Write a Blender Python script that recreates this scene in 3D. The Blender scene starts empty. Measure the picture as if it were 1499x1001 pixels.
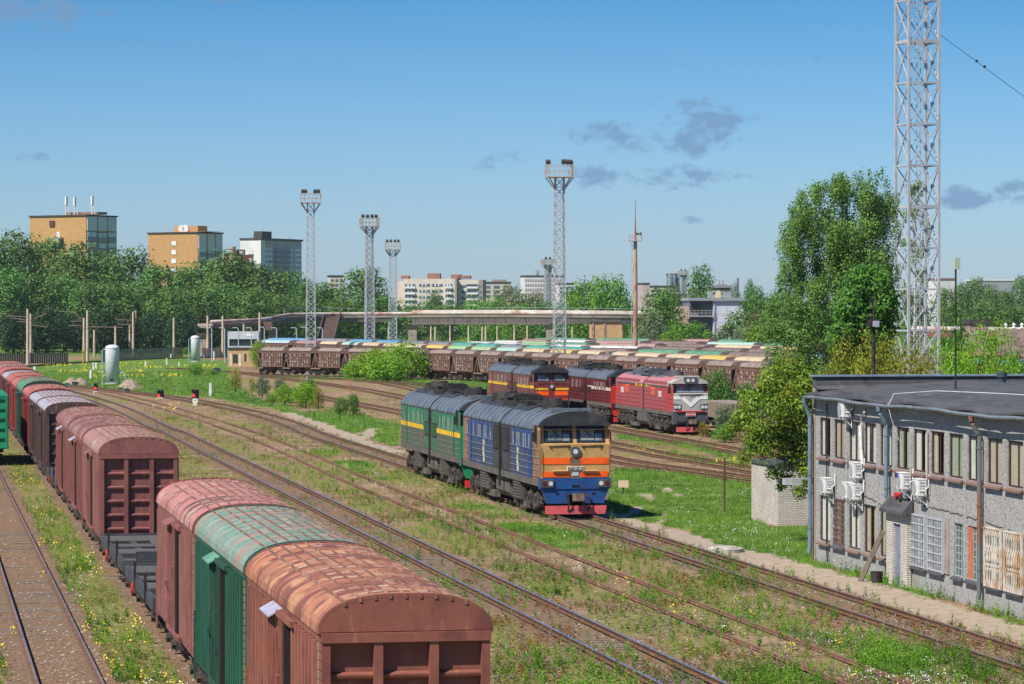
import bpy, math, random
import numpy as np
from mathutils import Vector, Matrix

R = random.Random(11)
NR = np.random.RandomState(5)
scene = bpy.context.scene
COL = scene.collection
PI = math.pi

# ------------------------------------------------------------------ camera model
F = 4700.0                 # focal length in photo pixels (1499 wide)
CX, CY = 749.5, 500.5
H = 9.4                    # eye height above the yard ground
PT = math.atan(50.5 / F)   # downward tilt: the horizon lies on photo row 450
TAN = 0.1848               # the near tracks run left of the view axis by atan(TAN)
TH = math.atan(TAN)


def rayd(x, y):
    u, v = (x - CX) / F, (y - CY) / F
    return Vector((u, math.cos(PT) - v * math.sin(PT), -math.sin(PT) - v * math.cos(PT)))


def G(x, y, z=0.0):
    d = rayd(x, y)
    t = (H - z) / -d.z
    return Vector((d.x * t, d.y * t, z))


def A(x, y, d):
    r = rayd(x, y)
    t = d / r.y
    return Vector((r.x * t, d, H + r.z * t))


def to_px(X, Y, Z=0.0):
    """photo pixel of world points (numpy arrays)"""
    c, s = math.cos(PT), math.sin(PT)
    dz = Z - H
    fw = Y * c - dz * s
    up = Y * s + dz * c
    return CX + F * X / fw, CY - F * up / fw


# ------------------------------------------------------------------ objects
def tagit(o, label=None, cat=None, group=None, kind=None):
    if label: o['label'] = label
    if cat: o['category'] = cat
    if group: o['group'] = group
    if kind: o['kind'] = kind
    return o


def thing(name, label, cat, loc=(0, 0, 0), rz=0.0, group=None, scale=None):
    o = bpy.data.objects.new(name, None)
    COL.objects.link(o)
    o.location = loc
    o.rotation_euler = (0, 0, rz)
    if scale: o.scale = scale
    return tagit(o, label, cat, group)


def copy_tree(o, parent=None):
    c = o.copy()
    COL.objects.link(c)
    if parent is not None: c.parent = parent
    for ch in list(o.children):
        copy_tree(ch, c)
    return c


def link_mesh(name, me, mats, parent=None, smooth=False):
    for m in mats: me.materials.append(m)
    o = bpy.data.objects.new(name, me)
    COL.objects.link(o)
    if parent is not None: o.parent = parent
    if smooth:
        me.polygons.foreach_set('use_smooth', [True] * len(me.polygons))
    return o


SPLITS = {}


class MB:
    def __init__(s):
        s.v, s.f, s.m = [], [], []

    def add(s, vs, fs, m=0):
        b = len(s.v)
        s.v.extend([tuple(p) for p in vs])
        for q in fs:
            s.f.append(tuple(b + i for i in q))
            s.m.append(m)
        return s

    def box(s, x0, x1, y0, y1, z0, z1, m=0):
        vs = [(x0, y0, z0), (x1, y0, z0), (x1, y1, z0), (x0, y1, z0), (x0, y0, z1), (x1, y0, z1), (x1, y1, z1), (x0, y1, z1)]
        return s.add(vs, [(3, 2, 1, 0), (4, 5, 6, 7), (0, 1, 5, 4), (1, 2, 6, 5), (2, 3, 7, 6), (3, 0, 4, 7)], m)

    def hexa(s, p, m=0):
        return s.add(p, [(3, 2, 1, 0), (4, 5, 6, 7), (0, 1, 5, 4), (1, 2, 6, 5), (2, 3, 7, 6), (3, 0, 4, 7)], m)

    def beam(s, p0, p1, w, h=None, m=0, up=(0, 0, 1)):
        p0, p1 = Vector(p0), Vector(p1)
        h = w if h is None else h
        d = (p1 - p0)
        if d.length < 1e-6: return s
        d.normalize()
        u = Vector(up)
        if abs(d.dot(u)) > .98: u = Vector((0, 1, 0))
        a = d.cross(u).normalized() * (w / 2)
        b = a.cross(d).normalized() * (h / 2)
        vs = [p0 - a - b, p0 + a - b, p0 + a + b, p0 - a + b, p1 - a - b, p1 + a - b, p1 + a + b, p1 - a + b]
        return s.add(vs, [(3, 2, 1, 0), (4, 5, 6, 7), (0, 1, 5, 4), (1, 2, 6, 5), (2, 3, 7, 6), (3, 0, 4, 7)], m)

    def cyl(s, p0, p1, r0, r1=None, n=10, m=0, caps=True):
        p0, p1 = Vector(p0), Vector(p1)
        r1 = r0 if r1 is None else r1
        d = (p1 - p0).normalized()
        u = Vector((0, 0, 1)) if abs(d.z) < .95 else Vector((1, 0, 0))
        a = d.cross(u).normalized()
        b = d.cross(a).normalized()
        vs = []
        for p, r in ((p0, r0), (p1, r1)):
            for k in range(n):
                t = 2 * PI * k / n
                vs.append(p + a * (math.cos(t) * r) + b * (math.sin(t) * r))
        fs = [(k, (k + 1) % n, n + (k + 1) % n, n + k) for k in range(n)]
        if caps:
            fs.append(tuple(range(n - 1, -1, -1)))
            fs.append(tuple(range(n, 2 * n)))
        return s.add(vs, fs, m)

    def tube(s, pts, r, n=6, m=0):
        pts = [Vector(p) for p in pts]
        rs = r if isinstance(r, (list, tuple)) else [r] * len(pts)
        vs = []
        for i, p in enumerate(pts):
            d = (pts[min(i + 1, len(pts) - 1)] - pts[max(i - 1, 0)]).normalized()
            u = Vector((0, 0, 1)) if abs(d.z) < .9 else Vector((1, 0, 0))
            a = d.cross(u).normalized()
            b = d.cross(a).normalized()
            for k in range(n):
                t = 2 * PI * k / n
                vs.append(p + a * (math.cos(t) * rs[i]) + b * (math.sin(t) * rs[i]))
        fs = []
        for i in range(len(pts) - 1):
            for k in range(n):
                fs.append((i * n + k, i * n + (k + 1) % n, (i + 1) * n + (k + 1) % n, (i + 1) * n + k))
        fs.append(tuple(range(n - 1, -1, -1)))
        e = (len(pts) - 1) * n
        fs.append(tuple(range(e, e + n)))
        return s.add(vs, fs, m)

    def lathe(s, prof, c=(0, 0, 0), n=20, m=0):
        """prof: (radius, z) from bottom to top"""
        vs = []
        for r, z in prof:
            for k in range(n):
                t = 2 * PI * k / n
                vs.append((c[0] + r * math.cos(t), c[1] + r * math.sin(t), c[2] + z))
        fs = []
        for i in range(len(prof) - 1):
            for k in range(n):
                fs.append((i * n + k, i * n + (k + 1) % n, (i + 1) * n + (k + 1) % n, (i + 1) * n + k))
        fs.append(tuple(range(n - 1, -1, -1)))
        e = (len(prof) - 1) * n
        fs.append(tuple(range(e, e + n)))
        return s.add(vs, fs, m)

    def prism(s, prof, a0, a1, axis='y', m=0, caps=True):
        """closed 2-D profile extruded along an axis. axis y: prof=(x,z); axis x: prof=(y,z); axis z: prof=(x,y)"""
        def P(q, a):
            if axis == 'y': return (q[0], a, q[1])
            if axis == 'x': return (a, q[0], q[1])
            return (q[0], q[1], a)
        n = len(prof)
        vs = [P(q, a0) for q in prof] + [P(q, a1) for q in prof]
        fs = [(k, (k + 1) % n, n + (k + 1) % n, n + k) for k in range(n)]
        if caps:
            fs.append(tuple(range(n - 1, -1, -1)))
            fs.append(tuple(range(n, 2 * n)))
        return s.add(vs, fs, m)

    def pieces(s):
        """group the faces into pieces that stand apart from one another"""
        n = len(s.v)
        par = list(range(n))

        def find(a):
            while par[a] != a:
                par[a] = par[par[a]]; a = par[a]
            return a
        for f in s.f:
            r = find(f[0])
            for i in f[1:]:
                q = find(i)
                if q != r: par[q] = r
        roots = {}
        isl = np.array([roots.setdefault(find(i), len(roots)) for i in range(n)])
        k = len(roots)
        if k < 2 or k > 700: return None
        P = np.array(s.v)
        lo = np.full((k, 3), np.inf); hi = np.full((k, 3), -np.inf)
        np.minimum.at(lo, isl, P); np.maximum.at(hi, isl, P)
        size = (hi - lo).max(axis=1)
        gap = np.maximum(0., np.maximum(lo[:, None] - hi[None], lo[None] - hi[:, None]))
        near = np.sqrt((gap ** 2).sum(2)) <= np.maximum(.02, .5 * np.maximum(size[:, None], size[None]))
        lab = np.arange(k)
        while True:
            m = np.where(near, lab[None, :], k).min(1)
            m = m[m]
            if (m == lab).all(): break
            lab = m
        u, inv = np.unique(lab, return_inverse=True)
        if len(u) < 2: return None
        return inv[isl], len(u)

    def build(s, name, mats, parent=None, smooth=False, fixn=True, split=True):
        if parent is not None and split:
            got = s.pieces()
            if got is not None and got[1] <= 60:
                pl, n = got
                outs = []
                for k in range(n):
                    q = MB()
                    idx = {}
                    for f, m in zip(s.f, s.m):
                        if pl[f[0]] != k: continue
                        g = []
                        for i in f:
                            if i not in idx: idx[i] = len(q.v); q.v.append(s.v[i])
                            g.append(idx[i])
                        q.f.append(tuple(g)); q.m.append(m)
                    cen = Vector(np.array(q.v).mean(0))
                    pr = parent
                    if parent in SPLITS: pr = min(SPLITS[parent], key=lambda t: (t[1] - cen).length)[0]
                    outs.append((q.build(name, mats, pr, smooth, fixn, False), cen))
                SPLITS[outs[0][0]] = outs
                return outs[0][0]
        me = bpy.data.meshes.new(name)
        me.from_pydata(s.v, [], s.f)
        if not isinstance(mats, (list, tuple)): mats = [mats]
        for m in mats: me.materials.append(m)
        me.polygons.foreach_set('material_index', s.m)
        if smooth: me.polygons.foreach_set('use_smooth', [True] * len(s.f))
        me.update()
        if fixn:
            import bmesh
            bm = bmesh.new()
            bm.from_mesh(me)
            bmesh.ops.recalc_face_normals(bm, faces=bm.faces)
            bm.to_mesh(me)
            bm.free()
        o = bpy.data.objects.new(name, me)
        COL.objects.link(o)
        if parent is not None: o.parent = parent
        return o


def np_mesh(name, V, Q, mats, parent=None, tint=None, mi=None, smooth=False):
    """V (N,3), Q (M,k) faces of one size; tint per vertex (N,)"""
    me = bpy.data.meshes.new(name)
    k = Q.shape[1]
    me.vertices.add(len(V))
    me.vertices.foreach_set('co', np.ascontiguousarray(V, dtype=np.float32).ravel())
    me.loops.add(len(Q) * k)
    me.loops.foreach_set('vertex_index', np.ascontiguousarray(Q, dtype=np.int32).ravel())
    me.polygons.add(len(Q))
    me.polygons.foreach_set('loop_start', np.arange(0, len(Q) * k, k, dtype=np.int32))
    me.polygons.foreach_set('loop_total', np.full(len(Q), k, dtype=np.int32))
    if mi is not None: me.polygons.foreach_set('material_index', mi.astype(np.int32))
    if tint is not None:
        a = me.attributes.new('tint', 'FLOAT', 'POINT')
        a.data.foreach_set('value', np.ascontiguousarray(tint, dtype=np.float32))
    me.update(calc_edges=True)
    return link_mesh(name, me, mats if isinstance(mats, (list, tuple)) else [mats], parent, smooth)


# ------------------------------------------------------------------ materials
def nodes_of(name):
    m = bpy.data.materials.new(name)
    m.use_nodes = True
    nt = m.node_tree
    b = nt.nodes['Principled BSDF']
    return m, nt, b


def N(nt, t, **kw):
    n = nt.nodes.new(t)
    for k, v in kw.items(): setattr(n, k, v)
    return n


def lk(nt, a, b): nt.links.new(a, b)


def setin(n, **kw):
    for k, v in kw.items(): n.inputs[k.replace('_', ' ')].default_value = v


def noise_node(nt, vec, scale, detail=5, rough=.6, dist=0.0):
    n = N(nt, 'ShaderNodeTexNoise')
    n.inputs['Scale'].default_value = scale
    n.inputs['Detail'].default_value = detail
    n.inputs['Roughness'].default_value = rough
    n.inputs['Distortion'].default_value = dist
    lk(nt, vec, n.inputs['Vector'])
    return n.outputs['Fac']


def maprange(nt, val, a, b, c=0., d=1., smooth=True):
    n = N(nt, 'ShaderNodeMapRange')
    n.interpolation_type = 'SMOOTHSTEP' if smooth else 'LINEAR'
    n.inputs['From Min'].default_value = a
    n.inputs['From Max'].default_value = b
    n.inputs['To Min'].default_value = c
    n.inputs['To Max'].default_value = d
    lk(nt, val, n.inputs['Value'])
    return n.outputs['Result']


def mixc(nt, fac, a, b, blend='MIX'):
    n = N(nt, 'ShaderNodeMix', data_type='RGBA', blend_type=blend)
    if isinstance(fac, (int, float)): n.inputs[0].default_value = fac
    else: lk(nt, fac, n.inputs[0])
    for s, c in ((6, a), (7, b)):
        if isinstance(c, (tuple, list)): n.inputs[s].default_value = (*c[:3], 1)
        else: lk(nt, c, n.inputs[s])
    return n.outputs[2]


def math_n(nt, op, a, b=None, clamp=False):
    n = N(nt, 'ShaderNodeMath', operation=op, use_clamp=clamp)
    for i, q in enumerate((a, b)):
        if q is None: continue
        if isinstance(q, (int, float)): n.inputs[i].default_value = q
        else: lk(nt, q, n.inputs[i])
    return n.outputs[0]


def objvec(nt, scale=(1, 1, 1), rand=True, world=False):
    tc = N(nt, 'ShaderNodeTexCoord')
    mp = N(nt, 'ShaderNodeMapping')
    mp.inputs['Scale'].default_value = scale
    if world:
        g = N(nt, 'ShaderNodeNewGeometry')
        lk(nt, g.outputs['Position'], mp.inputs['Vector'])
    else:
        lk(nt, tc.outputs['Object'], mp.inputs['Vector'])
        if rand:
            oi = N(nt, 'ShaderNodeObjectInfo')
            cm = N(nt, 'ShaderNodeMath', operation='MULTIPLY')
            cm.inputs[1].default_value = 37.0
            lk(nt, oi.outputs['Random'], cm.inputs[0])
            lk(nt, cm.outputs[0], mp.inputs['Location'])
    return mp.outputs['Vector']


MATS = {}


def mat(name, c, c2=None, thr=(.48, .62), sc=(1, 1, 1), ns=1.5, rough=.65, metal=0., var=.12, bump=0., bs=25, c3=None, thr3=(.55, .7), sc3=None, ns3=4., spec=.4, dist=0., dirt=None, dirtz=None):
    """weathered paint: base c, patches of c2, second patches of c3, fine value variation, optional bump"""
    if name in MATS: return MATS[name]
    m, nt, b = nodes_of(name)
    v = objvec(nt, sc)
    col = (*c, 1)
    out = None
    cur = c
    if c2 is not None:
        f = maprange(nt, noise_node(nt, v, ns, 6, .62, dist), thr[0], thr[1])
        cur = mixc(nt, f, cur, c2)
    if c3 is not None:
        v3 = objvec(nt, sc3 or sc)
        f = maprange(nt, noise_node(nt, v3, ns3, 5, .65, dist), thr3[0], thr3[1])
        cur = mixc(nt, f, cur, c3)
    if var:
        v2 = objvec(nt, (1, 1, 1))
        f = noise_node(nt, v2, 3.7, 8, .7)
        g = maprange(nt, f, .25, .75, 1 - var, 1 + var, False)
        cc = N(nt, 'ShaderNodeCombineColor')
        for i in range(3): lk(nt, g, cc.inputs[i])
        cur = mixc(nt, 1.0, cur, cc.outputs[0], 'MULTIPLY')
    if isinstance(cur, tuple): b.inputs['Base Color'].default_value = (*cur[:3], 1)
    else: lk(nt, cur, b.inputs['Base Color'])
    b.inputs['Roughness'].default_value = rough
    b.inputs['Metallic'].default_value = metal
    b.inputs['Specular IOR Level'].default_value = spec
    if bump:
        v4 = objvec(nt, (1, 1, 1))
        bn = N(nt, 'ShaderNodeBump')
        bn.inputs['Strength'].default_value = bump
        bn.inputs['Distance'].default_value = .03
        lk(nt, noise_node(nt, v4, bs, 4, .6), bn.inputs['Height'])
        lk(nt, bn.outputs[0], b.inputs['Normal'])
    MATS[name] = m
    return m


def brickmat(name, c1, c2, mortar, scale=1.0, bw=.25, bh=.075, ms=.012, rough=.85, var=.2):
    if name in MATS: return MATS[name]
    m, nt, b = nodes_of(name)
    tc = N(nt, 'ShaderNodeTexCoord')
    sp = N(nt, 'ShaderNodeSeparateXYZ')
    lk(nt, tc.outputs['Object'], sp.inputs[0])
    ad = math_n(nt, 'ADD', sp.outputs[0], sp.outputs[1])
    cb = N(nt, 'ShaderNodeCombineXYZ')
    lk(nt, ad, cb.inputs[0]); lk(nt, sp.outputs[2], cb.inputs[1])
    br = N(nt, 'ShaderNodeTexBrick')
    br.inputs['Color1'].default_value = (*c1, 1); br.inputs['Color2'].default_value = (*c2, 1)
    br.inputs['Mortar'].default_value = (*mortar, 1)
    setin(br, Scale=scale, Mortar_Size=ms, Brick_Width=bw, Row_Height=bh)
    lk(nt, cb.outputs[0], br.inputs['Vector'])
    f = noise_node(nt, objvec(nt), 1.3, 7, .7)
    g = maprange(nt, f, .3, .7, 1 - var, 1 + var, False)
    cc = N(nt, 'ShaderNodeCombineColor')
    for i in range(3): lk(nt, g, cc.inputs[i])
    lk(nt, mixc(nt, 1.0, br.outputs['Color'], cc.outputs[0], 'MULTIPLY'), b.inputs['Base Color'])
    b.inputs['Roughness'].default_value = rough
    bn = N(nt, 'ShaderNodeBump'); bn.inputs['Strength'].default_value = .4; bn.inputs['Distance'].default_value = .01
    bn.invert = True
    lk(nt, br.outputs['Fac'], bn.inputs['Height']); lk(nt, bn.outputs[0], b.inputs['Normal'])
    MATS[name] = m
    return m


def leafmat(name, dark, light, trans=.3, rough=.5):
    """leaf colours vary by the per-leaf tint attribute and a slow noise in object space"""
    if name in MATS: return MATS[name]
    m = bpy.data.materials.new(name)
    m.use_nodes = True
    nt = m.node_tree
    nt.nodes.clear()
    out = N(nt, 'ShaderNodeOutputMaterial')
    at = N(nt, 'ShaderNodeAttribute', attribute_name='tint')
    f2 = maprange(nt, noise_node(nt, objvec(nt), .8, 3), .3, .7, -.25, .25, False)
    f = math_n(nt, 'ADD', at.outputs['Fac'], f2, True)
    oi = N(nt, 'ShaderNodeObjectInfo')
    col = mixc(nt, f, dark, light)
    hs = N(nt, 'ShaderNodeHueSaturation')
    lk(nt, maprange(nt, oi.outputs['Random'], 0, 1, .485, .515, False), hs.inputs['Hue'])
    lk(nt, maprange(nt, oi.outputs['Random'], 0, 1, .88, 1.12, False), hs.inputs['Value'])
    lk(nt, col, hs.inputs['Color'])
    d = N(nt, 'ShaderNodeBsdfPrincipled')
    d.inputs['Roughness'].default_value = rough
    d.inputs['Specular IOR Level'].default_value = .25
    t = N(nt, 'ShaderNodeBsdfTranslucent')
    lk(nt, hs.outputs[0], d.inputs['Base Color']); lk(nt, hs.outputs[0], t.inputs['Color'])
    mx = N(nt, 'ShaderNodeMixShader'); mx.inputs[0].default_value = trans
    lk(nt, d.outputs[0], mx.inputs[1]); lk(nt, t.outputs[0], mx.inputs[2])
    lk(nt, mx.outputs[0], out.inputs['Surface'])
    MATS[name] = m
    return m


def emit(name, c, s):
    if name in MATS: return MATS[name]
    m, nt, b = nodes_of(name)
    b.inputs['Base Color'].default_value = (*c, 1)
    b.inputs['Emission Color'].default_value = (*c, 1)
    b.inputs['Emission Strength'].default_value = s
    MATS[name] = m
    return m


def glass_dark(name, c=(.02, .025, .03), rough=.05):
    if name in MATS: return MATS[name]
    m, nt, b = nodes_of(name)
    b.inputs['Base Color'].default_value = (*c, 1)
    b.inputs['Roughness'].default_value = rough
    b.inputs['Specular IOR Level'].default_value = .8
    MATS[name] = m
    return m


def pane_mat():
    """window pane: mostly see-through with a fresnel reflection"""
    if 'pane' in MATS: return MATS['pane']
    m = bpy.data.materials.new('pane'); m.use_nodes = True
    nt = m.node_tree; nt.nodes.clear()
    out = N(nt, 'ShaderNodeOutputMaterial')
    fr = N(nt, 'ShaderNodeFresnel'); fr.inputs['IOR'].default_value = 1.5
    gl = N(nt, 'ShaderNodeBsdfGlossy'); gl.inputs['Roughness'].default_value = .03
    tr = N(nt, 'ShaderNodeBsdfTransparent'); tr.inputs['Color'].default_value = (.93, .95, .94, 1)
    mx = N(nt, 'ShaderNodeMixShader')
    ge = N(nt, 'ShaderNodeNewGeometry')
    lk(nt, math_n(nt, 'MULTIPLY', fr.outputs[0], math_n(nt, 'SUBTRACT', 1.0, ge.outputs['Backfacing'])), mx.inputs[0]); lk(nt, tr.outputs[0], mx.inputs[1]); lk(nt, gl.outputs[0], mx.inputs[2])
    lk(nt, mx.outputs[0], out.inputs['Surface'])
    MATS['pane'] = m
    return m


def vnoise(x, y, seed=0):
    """numpy value noise, 0..1"""
    xi, yi = np.floor(x).astype(np.int64), np.floor(y).astype(np.int64)
    fx, fy = x - xi, y - yi
    fx, fy = fx * fx * (3 - 2 * fx), fy * fy * (3 - 2 * fy)

    def h(a, b):
        n = (a * 374761393 + b * 668265263 + seed * 974634777) & 0xffffffff
        n = ((n ^ (n >> 13)) * 1274126177) & 0xffffffff
        return ((n ^ (n >> 16)) & 0xffff) / 65535.0
    return (h(xi, yi) * (1 - fx) + h(xi + 1, yi) * fx) * (1 - fy) + (h(xi, yi + 1) * (1 - fx) + h(xi + 1, yi + 1) * fx) * fy


def fbm(x, y, seed=0, o=4):
    s, a, t = 0, 1., 0
    for k in range(o):
        s = s + a * vnoise(x * 2 ** k, y * 2 ** k, seed + k)
        t += a
        a *= .55
    return s / t


def inpoly(px, py, poly):
    r = np.zeros(px.shape, bool)
    n = len(poly)
    for i in range(n):
        x0, y0 = poly[i]; x1, y1 = poly[(i + 1) % n]
        if y0 == y1: continue
        c = (y0 > py) != (y1 > py)
        r ^= c & (px < (x1 - x0) * (py - y0) / (y1 - y0) + x0)
    return r


def catmull(pts, step):
    P = [Vector(p) for p in pts]
    P = [P[0] * 2 - P[1]] + P + [P[-1] * 2 - P[-2]]
    out = []
    for i in range(1, len(P) - 2):
        a, b, c, d = P[i - 1], P[i], P[i + 1], P[i + 2]
        n = max(1, int((c - b).length / step))
        for k in range(n):
            t = k / n
            out.append(.5 * ((2 * b) + (c - a) * t + (2 * a - 5 * b + 4 * c - d) * t * t + (3 * b - a - 3 * c + d) * t ** 3))
    out.append(P[-2])
    return out


def sline(s, d):
    return Vector((s - TAN * d, d, 0))


def ordinal(i):
    return ['first', 'second', 'third', 'fourth', 'fifth', 'sixth', 'seventh', 'eighth', 'ninth', 'tenth', 'eleventh', 'twelfth', 'thirteenth', 'fourteenth', 'fifteenth', 'sixteenth', 'seventeenth', 'eighteenth', 'nineteenth', 'twentieth', 'twenty-first', 'twenty-second', 'twenty-third', 'twenty-fourth', 'twenty-fifth'][i]
# ------------------------------------------------------------------ ground
LAWNS = [
    [(0, 548), (60, 532), (110, 527), (250, 520), (335, 529), (332, 552), (365, 577), (440, 602), (530, 607), (584, 622), (584, 655), (540, 641), (450, 619), (400, 598), (314, 583), (230, 577), (120, 567), (60, 552)],
    [(375, 549), (720, 559), (722, 577), (560, 560), (420, 553)],
    [(893, 684), (1000, 690), (1110, 704), (1120, 772), (1192, 772), (1196, 822), (1130, 812), (1060, 800), (1000, 775), (940, 764), (890, 752)],
    [(900, 635), (985, 642), (1090, 668), (1096, 676), (985, 652), (900, 640)],
    [(990, 662), (1096, 680), (1096, 688), (960, 664)],
]
PATHS = [
    ([(884, 748), (940, 769), (985, 779), (1024, 793), (1062, 803)], .4),
    ([(909, 756), (925, 750), (934, 742)], .3),
    ([(962, 770), (972, 757), (976, 748)], .2),
    ([(925, 709), (970, 713), (1000, 730)], .16),
    ([(943, 722), (955, 732)], .25),
    ([(537, 640), (541, 632), (548, 627)], .5),
    ([(420, 605), (470, 622), (540, 650), (585, 662)], .6),
]
PATHW = [([G(*p) for p in pts], w) for pts, w in PATHS]


def sm(x, a, b):
    t = np.clip((x - a) / (b - a), 0, 1)
    return t * t * (3 - 2 * t)


def near_line(X, Y, pts):
    best = np.full(X.shape, 1e9)
    for a, b in zip(pts[:-1], pts[1:]):
        dx, dy = b.x - a.x, b.y - a.y
        L2 = dx * dx + dy * dy
        t = np.clip(((X - a.x) * dx + (Y - a.y) * dy) / L2, 0, 1)
        best = np.minimum(best, np.hypot(X - a.x - t * dx, (Y - a.y - t * dy) * .6))
    return best


def zones(X, Y):
    s = X + TAN * Y
    with np.errstate(divide='ignore', invalid='ignore'):
        px, py = to_px(X, np.maximum(Y, 5.))
    n = fbm(X / 5., Y / 8., 3)
    n2 = fbm(X / 1.7, Y / 2.2, 11)
    jx, jy = (n2 - .5) * 9, (n - .5) * 5
    green = np.zeros_like(X); path = np.zeros_like(X); olive = .15 + .45 * sm(n, .45, .65); bal = np.zeros_like(X)

    def band(a, b, f=.5):
        return sm(s, a - f, a + f) * (1 - sm(s, b - f, b + f))
    near = 1 - sm(Y, 260, 330)
    for s0, k, w in ((3.7, .95, 1.55), (7.96, .9, 1.5), (18.96, .62, 1.4), (23.7, .22, 1.2), (29.05, .55, 1.5)):
        bal = np.maximum(bal, k * (1 - sm(np.abs(s - s0), w - .5, w + .6)) * near)
    olive = np.where(s < 2.0, .7, olive)
    k = band(5.0, 6.7, .5) * near
    olive = np.maximum(olive, 1.0 * k); green = np.maximum(green, k * .35 * sm(n, .5, .7)); bal = bal * (1 - .6 * k)
    k = band(9.4, 12.6) * near
    green = np.maximum(green, k * sm(n, .3, .55) * .9)
    k = band(13.2, 17.4) * near
    olive = np.where(k > .2, .3 + .45 * sm(n2, .4, .65), olive)
    k = band(20.6, 22.6) * near
    olive = np.maximum(olive, k * (.25 + .6 * sm(n2, .35, .6)))
    k = band(24.8, 27.4) * near
    olive = np.maximum(olive, k * (.3 + .6 * sm(n, .35, .6))); green = np.maximum(green, k * .7 * sm(n, .5, .64))
    # concrete path along the office building
    k = band(30.7, 32.6, .35) * (1 - sm(Y, 128, 140))
    path = np.maximum(path, k)
    k = band(32.3, 33.5, .3) * (1 - sm(Y, 126, 132))
    green = np.maximum(green, k * sm(n2, .42, .55) * .8)
    for poly in LAWNS:
        q = inpoly(px + jx, py + jy * np.clip((py - 450) / 150, .2, 1.3), poly)
        green = np.where(q, .95 - .35 * sm(n, .55, .8), green)
        bal = np.where(q, 0, bal); path = np.where(q, 0, path)
    for pts, w in PATHW:
        d = near_line(X, Y, pts)
        k = 1 - sm(d + (n2 - .5) * .8, w * .6, w * 1.3)
        path = np.maximum(path, k); green = green * (1 - k)
    far = sm(Y, 560, 680)
    green = np.maximum(green, far * .75)
    olive = np.maximum(olive, far * .6)
    bal = np.maximum(bal, sm(Y, 400, 440) * (1 - far) * sm(s, 44, 55) * .7)
    return green, path, bal, np.clip(olive, 0, 1)


def build_ground():
    ys = [-300, -120, -40, 0, 15] + list(30 * 1.0125 ** np.arange(0, 470))
    ys = np.array([y for y in ys if y < 9500])
    us = np.concatenate([[-2.5, -1.2, -.7, -.45, -.32], np.linspace(-.25, .25, 241), [.32, .45, .7, 1.2, 2.5]])
    Yg, Ug = np.meshgrid(ys, us, indexing='ij')
    Xg = Ug * (np.maximum(Yg, 0) + 60)
    Zg = (fbm(Xg / 9, Yg / 9, 21) - .5) * .10
    Zg = np.where(Yg > 900, -.3, Zg)
    V = np.stack([Xg, Yg, Zg], -1).reshape(-1, 3)
    nr, nc = Xg.shape
    i = np.arange((nr - 1) * nc).reshape(nr - 1, nc)[:, :-1].ravel()
    Q = np.stack([i, i + 1, i + nc + 1, i + nc], 1)
    g, p, b, o = zones(Xg.ravel(), Yg.ravel())

    m, nt, bs = nodes_of('yard_ground')
    at = N(nt, 'ShaderNodeAttribute', attribute_name='zone')
    sp = N(nt, 'ShaderNodeSeparateColor'); lk(nt, at.outputs['Color'], sp.inputs[0])
    v = objvec(nt, world=True)
    nA = noise_node(nt, v, .35, 8, .65)
    nB = noise_node(nt, v, 2.3, 8, .7)
    nC = noise_node(nt, v, 14., 5, .7)
    dirt = mixc(nt, maprange(nt, nA, .4, .62), (.20, .125, .07), (.32, .215, .135))
    dirt = mixc(nt, maprange(nt, nB, .5, .72), dirt, (.42, .32, .24))
    dirt = mixc(nt, maprange(nt, nC, .58, .75), dirt, (.14, .095, .06))
    ball = mixc(nt, maprange(nt, nC, .38, .66), (.13, .078, .048), (.33, .215, .14))
    ball = mixc(nt, maprange(nt, nA, .45, .65, 0, .6), ball, (.2, .14, .08))
    oliv = mixc(nt, maprange(nt, nB, .4, .62), (.17, .16, .05), (.27, .235, .09))
    oliv = mixc(nt, maprange(nt, nC, .5, .7, 0, .7), oliv, (.085, .11, .025))
    grs = mixc(nt, maprange(nt, nA, .38, .64), (.075, .16, .02), (.16, .25, .045))
    grs = mixc(nt, maprange(nt, nB, .5, .7, 0, .6), grs, (.2, .21, .06))
    grs = mixc(nt, maprange(nt, nC, .5, .7, 0, .6), grs, (.04, .085, .012))
    pth = mixc(nt, maprange(nt, nB, .4, .65), (.42, .34, .26), (.30, .235, .17))
    w = math_n(nt, 'MULTIPLY', math_n(nt, 'SUBTRACT', nB, .5), .9)

    def fac(sock, k=1.0):
        q = math_n(nt, 'ADD', sock, math_n(nt, 'MULTIPLY', w, k))
        return maprange(nt, q, .25, .6)
    cur = mixc(nt, fac(at.outputs['Alpha']), dirt, oliv)
    cur = mixc(nt, fac(sp.outputs[2], .7), cur, ball)
    cur = mixc(nt, fac(sp.outputs[0]), cur, grs)
    cur = mixc(nt, fac(sp.outputs[1], .5), cur, pth)
    lk(nt, cur, bs.inputs['Base Color'])
    bs.inputs['Roughness'].default_value = .95
    bs.inputs['Specular IOR Level'].default_value = .1
    bn = N(nt, 'ShaderNodeBump'); bn.inputs['Strength'].default_value = .7; bn.inputs['Distance'].default_value = .06
    lk(nt, nC, bn.inputs['Height']); lk(nt, bn.outputs[0], bs.inputs['Normal'])
    o_ = np_mesh('ground', V, Q, m)
    ca = o_.data.attributes.new('zone', 'FLOAT_COLOR', 'POINT')
    ca.data.foreach_set('color', np.stack([g, p, b, o], 1).astype(np.float32).ravel())
    tagit(o_, kind='structure')


build_ground()

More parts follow.
